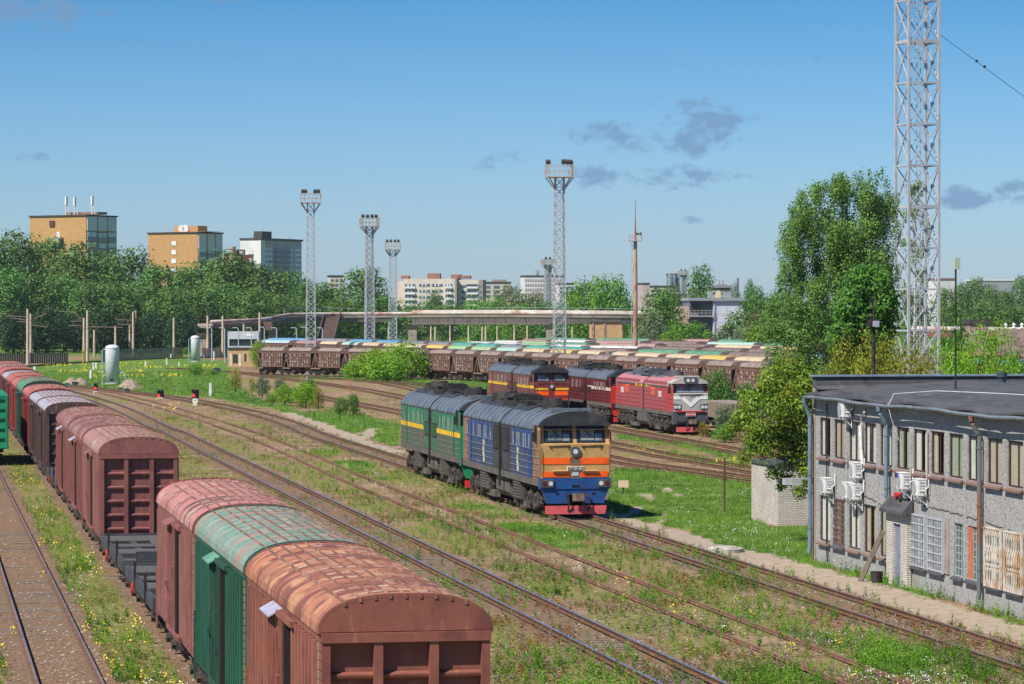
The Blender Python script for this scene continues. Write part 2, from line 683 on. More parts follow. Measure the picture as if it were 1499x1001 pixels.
# ------------------------------------------------------------------ railway tracks
M_RUST = mat('rail_rust', (.115, .062, .04), (.19, .09, .05), ns=3, rough=.8, spec=.3)
M_ORANGERUST = mat('rail_orange_rust', (.2, .095, .065), (.13, .07, .05), ns=2, rough=.85)
M_SHINE = mat('rail_shine', (.36, .33, .32), (.22, .18, .16), ns=.6, rough=.5, metal=.7, var=.1)
M_POLISH = mat('rail_polish', (.72, .73, .76), (.5, .5, .52), ns=.5, rough=.32, metal=.9, var=.1)
M_RAILBROWN = mat('rail_brown', (.33, .24, .2), (.24, .16, .13), ns=1.2, rough=.5, metal=.5)
M_SLEEPER = mat('sleeper_wood', (.16, .125, .095), (.26, .21, .165), ns=2, sc=(1, 6, 1), rough=.95, bump=.5)
M_CONC = mat('sleeper_concrete', (.3, .27, .23), (.2, .17, .14), ns=2, rough=.9)


def track(pts, label, shiny=True, rust=None, sleepers=True, smax=260., top=.2, shine=None, group='tracks of the yard'):
    P = catmull(pts, 3.0)
    # constant-speed tangent frames
    fr = []
    for i, p in enumerate(P):
        t = (P[min(i + 1, len(P) - 1)] - P[max(i - 1, 0)]).normalized()
        fr.append((p, Vector((t.y, -t.x, 0))))
    root = thing('railway_track', label, 'railway track', (0, 0, 0), group=group)
    prof = [(-.065, .04), (.065, .04), (.065, .06), (.012, .085), (.012, top - .045), (.036, top - .035), (.036, top - .003), (.03, top), (-.03, top), (-.036, top - .003), (-.036, top - .035), (-.012, top - .045), (-.012, .085), (-.065, .06)]
    n = len(prof)
    rm = rust or M_RUST
    for sd in (-.79, .79):
        b = MB()
        vs = []
        for p, r in fr:
            for a, z in prof:
                q = p + r * (sd + a)
                vs.append((q.x, q.y, z))
        fs, ms = [], []
        for i in range(len(fr) - 1):
            for k in range(n):
                fs.append((i * n + k, i * n + (k + 1) % n, (i + 1) * n + (k + 1) % n, (i + 1) * n + k))
                ms.append(1 if k in (6, 7, 8) and shiny else 0)
        b.v, b.f, b.m = vs, fs, ms
        b.build('rail', [rm, shine or M_SHINE], root)
    if sleepers:
        b = MB()
        acc = 0.
        for i in range(len(P) - 1):
            L = (P[i + 1] - P[i]).length
            t = -acc
            if P[i].y > smax: break
            d = (P[i + 1] - P[i]).normalized(); r = Vector((d.y, -d.x, 0))
            while True:
                t += .62
                if t > L: break
                c = P[i] + d * t
                e, w, z = 1.32 + R.uniform(-.05, .05), .12, -.025 + R.uniform(-.035, .045)
                q = [c - r * e - d * w, c + r * e - d * w, c + r * e + d * w, c - r * e + d * w]
                b.hexa([(a.x, a.y, -.1) for a in q] + [(a.x, a.y, z) for a in q])
            acc = (L - (t - .62))
        if b.v:
            so = b.build('sleepers', [M_SLEEPER], root)
            tagit(so, kind='stuff')
    return root


def sl(s, y0, y1):
    ys = np.linspace(y0, y1, max(3, int((y1 - y0) / 25)))
    return [sline(s, float(y)) for y in ys]


GP = lambda L: [G(*p) for p in L]
track(sl(3.7, 40, 420), 'empty worn track in brown ballast at the left edge of the photo', True, shine=M_RAILBROWN)
track(sl(7.96, 40, 470), 'track carrying the long row of boxcars', True)
mpts = sl(18.96, 40, 240) + GP([(252 - 20, 627), (170, 597), (110, 578), (40, 562), (-60, 548)])
track(mpts, 'bright polished track running just right of the boxcar train', True, shine=M_POLISH)
rp = sl(23.7, 40, 175) + GP([(412, 655), (350, 631), (262, 603), (200, 586), (150, 575), (80, 566)])
track(rp, 'thin orange rusty track half buried in weeds', False, M_ORANGERUST, smax=60, top=.13)
lp = sl(29.05, 40, 235) + GP([(430, 624), (372, 606), (300, 591), (230, 580), (150, 571), (70, 563), (-40, 553)])
track(lp, 'track under the green and blue locomotives', True)
track(GP([(420, 572), (474, 584), (560, 600), (700, 630), (900, 675), (1062, 699), (1300, 735), (1600, 790)]), 'dark track along the far edge of the right-hand lawn', False, smax=300)
track(GP([(360, 548), (487, 565), (560, 577), (700, 607), (900, 654), (1096, 690), (1300, 727), (1600, 780)]), 'track beside white weeds and yellow flowers', False, smax=300)
track(GP([(250, 540), (330, 545), (461, 554), (560, 561.5), (680, 588), (729, 600), (921, 634), (1085, 663), (1330, 706), (1600, 753)]), 'track under the orange-striped maroon locomotive', False, smax=330)
track(GP([(470, 540), (600, 562), (720, 579), (747, 590), (847, 606), (1027, 635), (1207, 664), (1500, 711)]), 'track under the silver-nosed red locomotive', False, smax=330)
track(GP([(0, 541), (90, 533), (200, 527), (290, 524), (360, 522), (480, 519)]), 'curved track by the fence below the trees', True, smax=0)
# ------------------------------------------------------------------ freight train of boxcars
M_BLACK = mat('undergear_black', (.018, .016, .015), (.05, .042, .035), ns=3, rough=.8)
M_GEAR = mat('undergear_grime', (.05, .042, .036), (.10, .078, .06), ns=2.5, rough=.9, bump=.3)
M_STEEL = mat('wheel_steel', (.06, .05, .043), (.1, .08, .065), ns=3, rough=.6, metal=.3)
M_RED = mat('red_enamel', (.55, .02, .02), rough=.5)
M_WHITE = mat('white_paint', (.75, .75, .73), (.55, .54, .5), ns=2, rough=.6)


def arch(hw, z0, z1, n=22, p=2.6, q=.45):
    pts = []
    for k in range(n + 1):
        x = hw * math.cos(PI * k / n)
        z = z0 + (z1 - z0) * (max(0., 1 - abs(x / hw) ** p)) ** q
        pts.append((x, z))
    return pts


def bogie(parent, y, wb=1.85, half=1.02, axles=2, r=.46):
    f = MB()
    for s in (-1, 1):
        x = s * half
        yy = [y + (i - (axles - 1) / 2) * wb for i in range(axles)]
        f.beam((x, yy[0] - .35, .74), (x, yy[-1] + .35, .74), .16, .2)
        f.beam((x, yy[0] + .25, .42), (x, yy[-1] - .25, .42), .14, .12)
        for a in yy:
            f.box(x - .13, x + .13, a - .17, a + .17, .33, .66)
            f.cyl((x + s * .12, a, .48), (x + s * .24, a, .48), .13, n=8)
            for dy in (-.32, .32):
                f.cyl((x, a + dy, .45), (x, a + dy, .75), .085, n=7)
    f.box(-half, half, y - .2, y + .2, .55, .8)
    o = f.build('bogie', M_GEAR, parent)
    for i in range(axles):
        w = MB()
        a = y + (i - (axles - 1) / 2) * wb
        w.cyl((-.9, a, r + .2), (.9, a, r + .2), .08, n=8)
        for s in (-1, 1):
            w.cyl((s * .79 - .06, a, r + .2), (s * .79 + .06, a, r + .2), r, n=18)
            w.cyl((s * .72 - .02, a, r + .2), (s * .72 + .02, a, r + .2), r + .03, n=18)
        w.build('wheelset', M_STEEL, o)
    return o


def coupler(parent, y, sgn, z=1.05, m=None):
    b = MB()
    b.box(-.12, .12, min(y, y + sgn * .45), max(y, y + sgn * .45), z - .12, z + .12)
    b.hexa([(-.24, y + sgn * .42, z - .17), (.2, y + sgn * .42, z - .17), (.26, y + sgn * .66, z - .17), (-.1, y + sgn * .6, z - .17),
            (-.24, y + sgn * .42, z + .17), (.2, y + sgn * .42, z + .17), (.26, y + sgn * .66, z + .17), (-.1, y + sgn * .6, z + .17)])
    b.tube([(.3, y, z - .1), (.32, y + sgn * .3, z - .4), (.2, y + sgn * .5, z - .35)], .03, 5)
    return b.build('coupler', m or M_BLACK, parent)


m_gap_shade = mat('gap_painted_shade', (.02, .014, .013), rough=.9)


def boxcar(name, label, s, d, wall, roof, door=None, trim=None, end=None, L=11.75, ztop=4.70, canopy=None, batten=None, lunette=None, corner=None, posts=None):
    """near end of the body at depth d on the track s"""
    c = sline(s, d + L / 2 * math.cos(TH))
    t = thing(name, label, 'boxcar', (c.x, c.y, 0), TH, 'boxcars of the long freight train')
    hw, z0, ze = 1.38, 1.2, 4.10
    h = L / 2
    door = door or wall; trim = trim or wall; end = end or wall
    b = MB(); cb_ = MB(); po_ = MB()
    b.box(-hw + .04, hw - .04, -h + .06, h - .06, z0, ze - .02)
    for sx in (-1, 1):
        y = -h + .5
        k = 0
        while y < h - .4:
            if abs(y) > 1.25 and not -2.1 < y < 0:
                w = .05 if k % 3 else .075
                xa, xb = sorted((sx * (hw - .041), sx * (hw + .1)))
                po_.box(xa, xb, y - w, y + w, z0 + .02, ze - .16)
            y += .5; k += 1
        xa, xb = sorted((sx * (hw - .06), sx * (hw + .03)))
        b.box(xa, xb, -h, h, z0 - .14, z0 + .015)         # sill
        b.box(xa, xb + .02 if sx > 0 else xb, -h + .02, h - .02, ze - .155, ze - .015)   # top rail
        # corner pressings: short stacked dashes near both ends
        for e in (-1, 1):
            for i in range(17):
                zz = z0 + .12 + i * .155
                ya, yb = sorted((e * (h - .36), e * (h - .14)))
                cb_.box(sx * (hw - .0) - .035, sx * (hw - .0) + .035, ya, yb, zz, zz + .115)
    b.build('body', wall, t)
    po_.build('side_posts', posts or wall, t)
    cb_.build('corner_boards', corner or wall, t)
    for e in (-1, 1):
        w = MB()
        ya, yb = sorted((e * (h - .05), e * (h + .0)))
        # posts and corner posts stand proud of the end sheet
        for x in (-hw + .06, -.46, .46, hw - .06):
            a, c_ = sorted((e * (h - .052), e * (h + .105)))
            ww = .075 if abs(x) < 1 else .07
            w.box(x - ww, x + ww, a, c_, z0 - .1, ze - .16)
        a, c_ = sorted((e * (h - .052), e * (h + .13)))
        w.box(-hw - .02, hw + .02, a, c_, ze - .16, ze - .005)
        w.box(-hw - .01, hw + .01, a, c_, z0 - .22, z0 - .1)
        # rolled horizontal pressings between the posts
        for xa, xb in ((-hw + .12, -.54), (-.385, .385), (.54, hw - .12)):
            for i in range(5):
                zc = z0 + .2 + i * .5
                p = [(-.056, zc - .10), (.03, zc - .05), (.045, zc - .01), (.04, zc + .015), (-.056, zc + .05)]
                w.prism([(e * (h + q * .75), z) for q, z in p], xa, xb, 'x')
        w.build('end_wall', end, t)
    r = MB()
    hr = hw + .06
    pr = arch(hr, ze, ztop, 22)
    r.prism(pr + [(-hr, ze - .03), (hr, ze - .03)], -h - .04, h + .04, 'y')
    # lengthwise battens on the middle of the roof, with pale scraped bits between them
    bt_ = MB()
    rq = random.Random(int(d * 10))
    for i in range(9):
        x = -1.0 + i * .25
        z = ze + (ztop - ze) * (1 - abs(x / hr) ** 2.6) ** .45
        sl_ = -.03 if x < -.4 else (.03 if x > .4 else 0)
        bt_.hexa([(x - .026, -h - .07, z - .05), (x + .026, -h - .07, z - .05), (x + .026, h + .07, z - .05), (x - .026, h + .07, z - .05),
                (x - .014, -h - .07, z + .024), (x + .014, -h - .07, z + .024), (x + .014, h + .07, z + .024), (x - .014, h + .07, z + .024)])
    # cross seams
    y = -h + .6
    while y < h:
        p1 = arch(hr + .004, ze, ztop + .012, 14)
        r.prism(p1 + [(-hr, ze + .01), (hr, ze + .01)], y - .012, y + .012, 'y')
        y += 1.02
    ro = r.build('roof', roof, t)
    for i in range(8):
        for k in range(11):
            if rq.random() < .5: continue
            x0 = -1.0 + i * .25 + .045
            y0 = -h + .6 + k * 1.02 + rq.uniform(-.06, .06)
            zz = [ze + (ztop - ze) * (1 - abs(q / hr) ** 2.6) ** .45 + .016 for q in (x0, x0 + .16)]
            l_ = rq.uniform(.04, .12)
            bt_.hexa([(x0, y0, zz[0] - .03), (x0 + .16, y0, zz[1] - .03), (x0 + .16, y0 + l_, zz[1] - .03), (x0, y0 + l_, zz[0] - .03), (x0, y0, zz[0]), (x0 + .16, y0, zz[1]), (x0 + .16, y0 + l_, zz[1]), (x0, y0 + l_, zz[0])], 1)
    bt_.build('roof_battens', [batten or m_batten, m_scrape], ro, split=False)
    tr = MB()
    for e in (-1, 1):
        p1 = arch(hr + .02, ze - .01, ztop + .03, 22)
        p2 = arch(hr - .03, ze - .01, ztop - .03, 22)
        ya, yb = sorted((e * (h - .04), e * (h + .055)))
        n = len(p1)
        vs = [(x, ya, z) for x, z in p1] + [(x, yb, z) for x, z in p1] + [(x, ya, z) for x, z in p2] + [(x, yb, z) for x, z in p2]
        fs = []
        for k in range(n - 1):
            fs += [(k, k + 1, n + k + 1, n + k), (2 * n + k, 2 * n + k + 1, 3 * n + k + 1, 3 * n + k), (n + k, n + k + 1, 3 * n + k + 1, 3 * n + k), (k, k + 1, 2 * n + k + 1, 2 * n + k)]
        tr.add(vs, fs)
        if lunette:
            tr.prism(arch(hr - .035, ze + .012, ztop - .035, 18), e * (h + .045) - .008, e * (h + .045) + .008, 'y')
    tr.build('roof_edge', trim, t)
    for sx in (-1, 1):
        dm = MB()
        xa, xb = sorted((sx * (hw - .02), sx * (hw + .09)))
        dm.box(xa, xb, -1.16, 1.16, z0 + .03, ze - .22)
        for k in range(6):
            y = -1.08 + k * .43
            x0, x1 = sorted((sx * (hw + .088), sx * (hw + .135)))
            dm.box(x0, x1, y - .045, y + .045, z0 + .06, ze - .26)
        do = dm.build('door', door, t)
        gp_ = MB()
        xa, xb = sorted((sx * (hw - .03), sx * (hw + .115)))
        gp_.box(xa, xb, -1.36, -1.165, z0 + .03, ze - .25)  # solid dark strip standing in for the shade beside the door
        gp_.build('door_gap_shade', m_gap_shade, t)
        hb = MB()
        for y, z in ((-.9, 1.9), (-.9, 2.7), (.95, 2.2)):
            x0, x1 = sorted((sx * (hw + .13), sx * (hw + .21)))
            hb.box(x0, x1, y - .12, y + .12, z, z + .16)
        hb.tube([(sx * (hw + .14), -.6, 1.75), (sx * (hw + .22), -.6, 1.8), (sx * (hw + .22), -.6, 2.25), (sx * (hw + .14), -.6, 2.3)], .02, 5)
        hb.build('handle', door, do)
        cb = MB()
        # canopy above the doorway and the door track beside it
        cb.hexa([(sx * (hw + .02), -.35, ze - .13), (sx * (hw + .28), -.35, ze - .27), (sx * (hw + .28), 1.2, ze - .27), (sx * (hw + .02), 1.2, ze - .13),
                 (sx * (hw + .02), -.35, ze - .1), (sx * (hw + .28), -.35, ze - .24), (sx * (hw + .28), 1.2, ze - .24), (sx * (hw + .02), 1.2, ze - .1)])
        cb.build('door_canopy', canopy or door, t)
        tb = MB()
        xa, xb = sorted((sx * (hw + .052), sx * (hw + .15)))
        tb.box(xa, xb, -2.6, -.36, ze - .24, ze - .13)
        tb.box(xa, xb, -2.4, 1.4, z0 - .1, z0 + .0)
        tb.build('door_track', wall, t)
    ld = MB()
    for sx in (-1, 1):
        ya = -sx * (h - .62)
        for q in (-.18, .18):
            ld.cyl((sx * (hw + .1), ya + q, z0 - .5), (sx * (hw + .1), ya + q, z0 + 1.1), .016, n=5)
        for i in range(5):
            ld.cyl((sx * (hw + .1), ya - .18, z0 - .4 + i * .34), (sx * (hw + .1), ya + .18, z0 - .4 + i * .34), .014, n=5)
    ld.build('ladder', wall, t)
    u = MB()
    u.box(-.2, .2, -h + .1, h - .1, .82, 1.06)
    u.box(-1.2, 1.2, -h + .1, h - .1, 1.06, 1.19)
    for sx in (-1, 1):
        u.box(sx * 1.22 - .06, sx * 1.22 + .06, -h + .05, h - .05, .95, 1.06)
    u.cyl((-.8, .8, .8), (-.8, 2.2, .8), .17, n=9)
    u.build('underframe', M_BLACK, t)
    for e in (-1, 1):
        bogie(t, e * (h - 2.0))
        coupler(t, e * h, e)
    return t


m_batten = mat('batten_rust', (.19, .09, .066), (.36, .2, .14), ns=2, sc=(1, .5, 1), rough=.8)
m_scrape = mat('scraped_metal', (.55, .43, .32), (.4, .28, .2), ns=3, rough=.6)
PAINT = lambda n, c, c2, c3=None, **k: mat(n, c, c2, (.46, .66), (1, 1, .35), 1.4, .62, 0, .2, .06, 9, c3, (.55, .68), (1.5, 1.5, .25), 3.0, .35, **k)
ROOFM = lambda n, c, c2, c3, thr=(.44, .62), ns=1.3: mat(n, c, c2, thr, (.4, 1.25, .45), ns, .7, 0, .16, .06, 6, c3, (.5, .68), (1.0, .55, .7), 1.7, .25, dist=.5)
w_rust = PAINT('wall_rust_brown', (.245, .085, .058), (.165, .055, .043), (.32, .13, .085))
w_mauve = PAINT('wall_mauve_brown', (.235, .088, .075), (.17, .06, .055), (.28, .125, .1))
w_green = PAINT('wall_dark_green', (.02, .072, .046), (.018, .05, .036), (.06, .10, .06))
w_dark = PAINT('wall_dark_brown', (.085, .045, .04), (.06, .035, .032), (.15, .09, .08))
w_red = PAINT('wall_red_oxide', (.24, .035, .028), (.15, .028, .025), (.31, .08, .06))
w_wood = PAINT('wall_olive_board', (.2, .18, .1), (.13, .11, .07))
r_orange = ROOFM('roof_orange_rust', (.40, .165, .095), (.185, .068, .055), (.5, .27, .14), (.40, .6))
r_green = ROOFM('roof_pale_green', (.165, .255, .205), (.40, .18, .145), (.26, .31, .25), (.50, .62))
r_pink = ROOFM('roof_pink_red', (.44, .19, .17), (.14, .07, .065), (.46, .3, .24), (.5, .6))
r_mauve = ROOFM('roof_mauve', (.36, .19, .165), (.24, .115, .105), (.36, .29, .22), (.44, .66))
r_mauve2 = ROOFM('roof_mauve_dark', (.28, .11, .1), (.13, .07, .07), (.33, .22, .18))
r_grey = ROOFM('roof_lavender_grey', (.36, .35, .42), (.27, .24, .29), (.44, .42, .46))
r_red = ROOFM('roof_red', (.42, .12, .1), (.26, .08, .07), (.45, .24, .2))
r_dkgreen = ROOFM('roof_green', (.09, .24, .16), (.06, .16, .11), (.2, .3, .22), (.5, .62))
m_lav = PAINT('canopy_lavender', (.36, .35, .44), (.25, .24, .3))
m_ltgreen = PAINT('canopy_green', (.12, .3, .2), (.1, .22, .16))
m_trimred = PAINT('trim_red', (.3, .06, .055), (.2, .05, .05))
m_trimgreen = PAINT('trim_green', (.02, .12, .08), (.02, .09, .06))

p_rust = PAINT('post_rust_brown', (.31, .12, .085), (.23, .085, .065))  # posts lighter than the walls: light on the ribs put into the colour
p_mauve = PAINT('post_mauve', (.31, .135, .115), (.24, .1, .085))
p_green = PAINT('post_green', (.022, .11, .066), (.018, .085, .055))
l_rust = mat('lunette_rust_streaks', (.27, .095, .065), (.15, .05, .04), (.48, .64), (2.2, 1, .5), 1.6, .65, 0, .2, .05, 9, (.42, .15, .06), (.56, .68), (3.5, 1, .45), 1.5)
m_board = PAINT('board_pale_brown', (.3, .17, .13), (.22, .11, .09))
ST = 7.96
PITCH = 12.42
D0 = 52.5
boxcar('boxcar', 'rust brown boxcar with scorched orange roof, nearest to the viewer', ST, D0, w_rust, r_orange, end=w_rust, canopy=m_lav, lunette=l_rust, trim=w_rust, corner=m_board, posts=p_rust)
boxcar('boxcar', 'dark green boxcar with pale green patchy roof behind the orange-roofed one', ST, D0 + 11.95, w_green, r_green, trim=m_trimgreen, canopy=m_ltgreen, corner=w_wood, posts=p_green)
boxcar('boxcar', 'red brown boxcar with pink streaked roof next to the flat wagons', ST, D0 + 23.95, w_mauve, r_pink, trim=m_trimred, canopy=w_mauve, corner=m_board, posts=p_mauve)
boxcar('boxcar', 'mauve boxcar whose ribbed end faces the flat wagons', ST, 116.2, w_mauve, r_mauve, end=w_mauve, lunette=w_mauve, posts=p_mauve)
boxcar('boxcar', 'mauve boxcar with dark stained roof, middle of the three mauve ones', ST, 128.4, w_mauve, r_mauve2, canopy=m_lav)
boxcar('boxcar', 'mauve boxcar in front of the grey-roofed brown boxcar', ST, 140.6, w_mauve, r_mauve2, canopy=m_lav)
far_cars = [(w_dark, r_grey, 'dark brown boxcar with flat lavender grey roof', 4.52), (w_dark, r_grey, 'brown boxcar with grey roof just before the red ones', 4.52),
            (w_red, r_red, 'red boxcar between the grey roof and the green boxcar', 4.6), (w_green, r_dkgreen, 'green boxcar far down the train among red ones', 4.78),
            (w_red, r_red, 'red boxcar directly behind the far green one', 4.6), (w_red, r_red, 'red boxcar second behind the far green one', 4.6),
            (w_dark, r_grey, 'grey-roofed boxcar between two red roofs far down the train', 4.5), (w_red, r_red, 'red boxcar near the left edge of the photo', 4.6),
            (w_dark, r_mauve, 'brown boxcar with mauve roof by the left edge', 4.6), (w_red, r_red, 'red boxcar, the last one seen at the left edge', 4.6)]
dd = 165.0
for wl, rf, lb, zt in far_cars:
    boxcar('boxcar', lb, ST, dd, wl, rf, ztop=zt, lunette=wl)
    dd += 12.3


def flatcar(label, s, d, L=12.4):
    c = sline(s, d + L / 2 * math.cos(TH))
    t = thing('flat_wagon', label, 'flat wagon', (c.x, c.y, 0), TH, 'flat wagons between the boxcars')
    md = mat('flat_frame', (.045, .05, .058), (.075, .07, .065), ns=2, rough=.7, c3=(.15, .1, .07), thr3=(.6, .7))
    mw = mat('deck_boards', (.1, .095, .09), (.06, .056, .053), sc=(6, .5, 1), ns=3, rough=.9)
    h = L / 2
    b = MB()
    for x in (-1.36, 1.36):
        b.box(x - .07, x + .07, -h, h, .92, 1.26)
    b.box(-.55, -.35, -h + .1, h - .1, .85, 1.2); b.box(.35, .55, -h + .1, h - .1, .85, 1.2)
    for e in (-1, 1):
        a, c_ = sorted((e * (h - .16), e * (h + .02)))
        b.box(-1.43, 1.43, a, c_, .88, 1.3)
    y = -h + .9
    while y < h - .5:
        b.box(-1.3, 1.3, y - .06, y + .06, .98, 1.18)
        y += .95
    b.build('frame', md, t)
    k = MB()
    for y0, y1 in ((-h + .2, -h + 1.7), (-2.2, -.2), (.9, 2.0), (h - 2.6, h - .2)):
        k.box(-1.27, .1, y0, y1, 1.185, 1.235)
    k.box(.12, 1.27, -h + .2, h - .2, 1.186, 1.24)
    k.build('deck', mw, t)
    bd = MB()
    bd.box(-1.0, 1.25, -h + .04, -h + .14, 1.3, 1.58)
    for x in (-.9, .1, 1.1):
        bd.box(x - .05, x + .05, -h + .14, -h + .3, 1.25, 1.56)
    bd.build('end_board', md, t)
    st = MB()
    for y in (-3.4, 1.2):
        st.box(-1.48, -1.4, y - .05, y + .05, .95, 1.75)
    st.build('stake', M_BLACK, t)
    hw = MB()
    hw.cyl((-1.5, h - 4.2, .85), (-1.45, h - 4.2, .85), .2, n=14)
    hw.build('brake_wheel', M_RED, t)
    for e in (-1, 1):
        bogie(t, e * (h - 2.1)); coupler(t, e * h, e)


flatcar('dark flat wagon with open deck behind the pink-roofed boxcar', ST, 89.6)
flatcar('flat wagon with bare frame in front of the mauve boxcar end', ST, 102.9)
flatcar('short gap flat wagon between mauve and grey-roofed boxcars', ST, 152.9, 11.2)

# green high-sided wagon on the left track
c = sline(3.7, 190 + 6.2)
t = thing('ribbed_wagon', 'bright green ribbed wagon cut by the left edge of the photo', 'goods wagon', (c.x, c.y, 0), TH)
mg = PAINT('wagon_bright_green', (.012, .24, .11), (.01, .17, .09))
b = MB()
b.box(-1.5, 1.5, -6.2, 6.2, 1.0, 4.1)
for i in range(6):
    z = 1.12 + i * .58
    for e in (-1, 1):
        a, c_ = sorted((e * 6.19, e * 6.3)); b.box(-1.52, 1.52, a, c_, z - .06, z + .06)
for x in (-1.47, 0, 1.47):
    for e in (-1, 1):
        a, c_ = sorted((e * 6.19, e * 6.33)); b.box(x - .07, x + .07, a, c_, 1.0, 4.14)
for k in range(13):
    for sx in (-1, 1):
        a, c_ = sorted((sx * 1.49, sx * 1.58)); b.box(a, c_, -6.1 + k - .06, -6.1 + k + .06, 1.0, 4.1)
b.build('body', mg, t)
b = MB(); b.box(-1.56, 1.56, -6.32, 6.32, 4.101, 4.2); b.build('roof', mg, t)
b = MB(); b.box(-1.3, 1.3, -6, 6, .8, .99); b.build('underframe', M_BLACK, t)
for e in (-1, 1): bogie(t, e * 4.2); coupler(t, e * 6.2, e)
# ------------------------------------------------------------------ locomotives
m_roofblue = mat('loco_roof_grey_blue', (.13, .148, .165), (.085, .097, .11), ns=1.2, rough=.45, spec=.5, c3=(.1, .11, .12), thr3=(.6, .75), ns3=1.5)
m_roofdark = mat('loco_roof_soot', (.03, .032, .036), (.06, .06, .065), ns=1.5, rough=.6)
m_tan = mat('loco_tan', (.53, .32, .12), (.45, .265, .1), ns=1.2, rough=.5, c3=(.2, .1, .05), thr3=(.62, .78), ns3=2)
m_tandirt = mat('loco_brown_side', (.27, .15, .08), (.19, .1, .06), ns=1.5, rough=.6)
m_blue = mat('loco_blue', (.05, .075, .155), (.04, .052, .095), ns=1.2, rough=.5, c3=(.07, .075, .1), thr3=(.55, .7), ns3=2.0)
m_blue2 = mat('loco_bright_blue', (.014, .08, .27), (.02, .06, .2), ns=2, rough=.5, c3=(.1, .08, .08), thr3=(.58, .72), ns3=1.5)
m_soot = mat('loco_soot_side', (.05, .05, .052), (.075, .072, .068), ns=2, rough=.7)
m_green = mat('loco_green', (.055, .16, .085), (.045, .12, .065), ns=1.5, rough=.5, c3=(.11, .12, .08), thr3=(.58, .74), ns3=2)
m_greendk = mat('loco_green_grime', (.085, .115, .07), (.1, .1, .07), ns=1.5, rough=.65, c3=(.05, .09, .05), thr3=(.55, .7))
m_greenbr = mat('loco_green_front', (.01, .27, .11), (.01, .2, .09), ns=2, rough=.5)
m_skirt = mat('loco_skirt', (.1, .09, .078), (.15, .13, .11), ns=2, rough=.8)
m_yellow = mat('loco_yellow', (.75, .47, .02), (.6, .35, .03), ns=1.5, rough=.5)
m_orange = mat('loco_orange', (.95, .13, .01), (.85, .09, .01), ns=1.5, rough=.45)
m_pilot = mat('loco_pilot_red', (.55, .085, .09), (.3, .09, .08), ns=3, rough=.6)
m_seam = mat('loco_seam_white', (.25, .26, .25), (.13, .13, .13), ns=3, rough=.6)
m_win = glass_dark('loco_glass', (.03, .04, .045), .06)
m_winlight = mat('loco_porthole', (.3, .32, .31), (.16, .18, .18), ns=3, rough=.2, spec=.6)
m_cab = mat('loco_cab_interior', (.35, .38, .36), (.2, .22, .2), ns=1.0, rough=.8)
m_chrome = mat('lamp_glass', (.6, .65, .68), rough=.12, spec=.8)
m_maroon = mat('loco_maroon', (.2, .03, .03), (.15, .035, .03), ns=1.5, rough=.5, c3=(.16, .08, .06), thr3=(.55, .72))
m_maroonside = mat('loco_maroon_side', (.17, .065, .05), (.12, .05, .042), ns=1.5, rough=.6, c3=(.22, .1, .075), thr3=(.58, .7))
m_burg = mat('loco_burgundy', (.13, .022, .028), (.1, .03, .03), ns=1.5, rough=.5)
m_redside = mat('loco_red_side', (.42, .045, .045), (.36, .07, .07), ns=1.2, rough=.5)
m_redpanel = mat('loco_red_panel', (.33, .09, .095), (.27, .1, .11), ns=2, rough=.55)
m_redbright = mat('loco_red_bright', (.6, .03, .02), (.52, .05, .03), ns=2, rough=.45)
m_pinkroof = mat('loco_pink_roof', (.55, .2, .2), (.46, .17, .17), ns=1.2, rough=.45)
m_silver = mat('loco_silver', (.46, .43, .39), (.38, .36, .33), ns=1.3, rough=.45, c3=(.45, .36, .25), thr3=(.6, .75))
m_darkgrey = mat('loco_dark_grey', (.07, .075, .085), (.1, .1, .1), ns=2, rough=.6)
m_cream = mat('loco_cream', (.62, .55, .42), (.5, .45, .35), ns=2, rough=.5)
m_ivory = mat('loco_plate_white', (.8, .8, .78), rough=.5)


def text(name, s, size, m, parent, loc, rot, align='CENTER', squash=1.0):
    cu = bpy.data.curves.new(name, 'FONT')
    cu.body = s; cu.size = size; cu.align_x = align; cu.align_y = 'CENTER'
    cu.extrude = .004; cu.offset = size * .012
    tmp = bpy.data.objects.new(name, cu)
    COL.objects.link(tmp)
    bpy.context.view_layer.update()
    me = bpy.data.meshes.new_from_object(tmp.evaluated_get(bpy.context.evaluated_depsgraph_get()))
    bpy.data.objects.remove(tmp)
    me.materials.clear(); me.materials.append(m)
    o = bpy.data.objects.new(name, me)
    COL.objects.link(o)
    o.parent = parent; o.location = loc; o.rotation_euler = rot; o.scale = (squash, 1, 1)
    return o


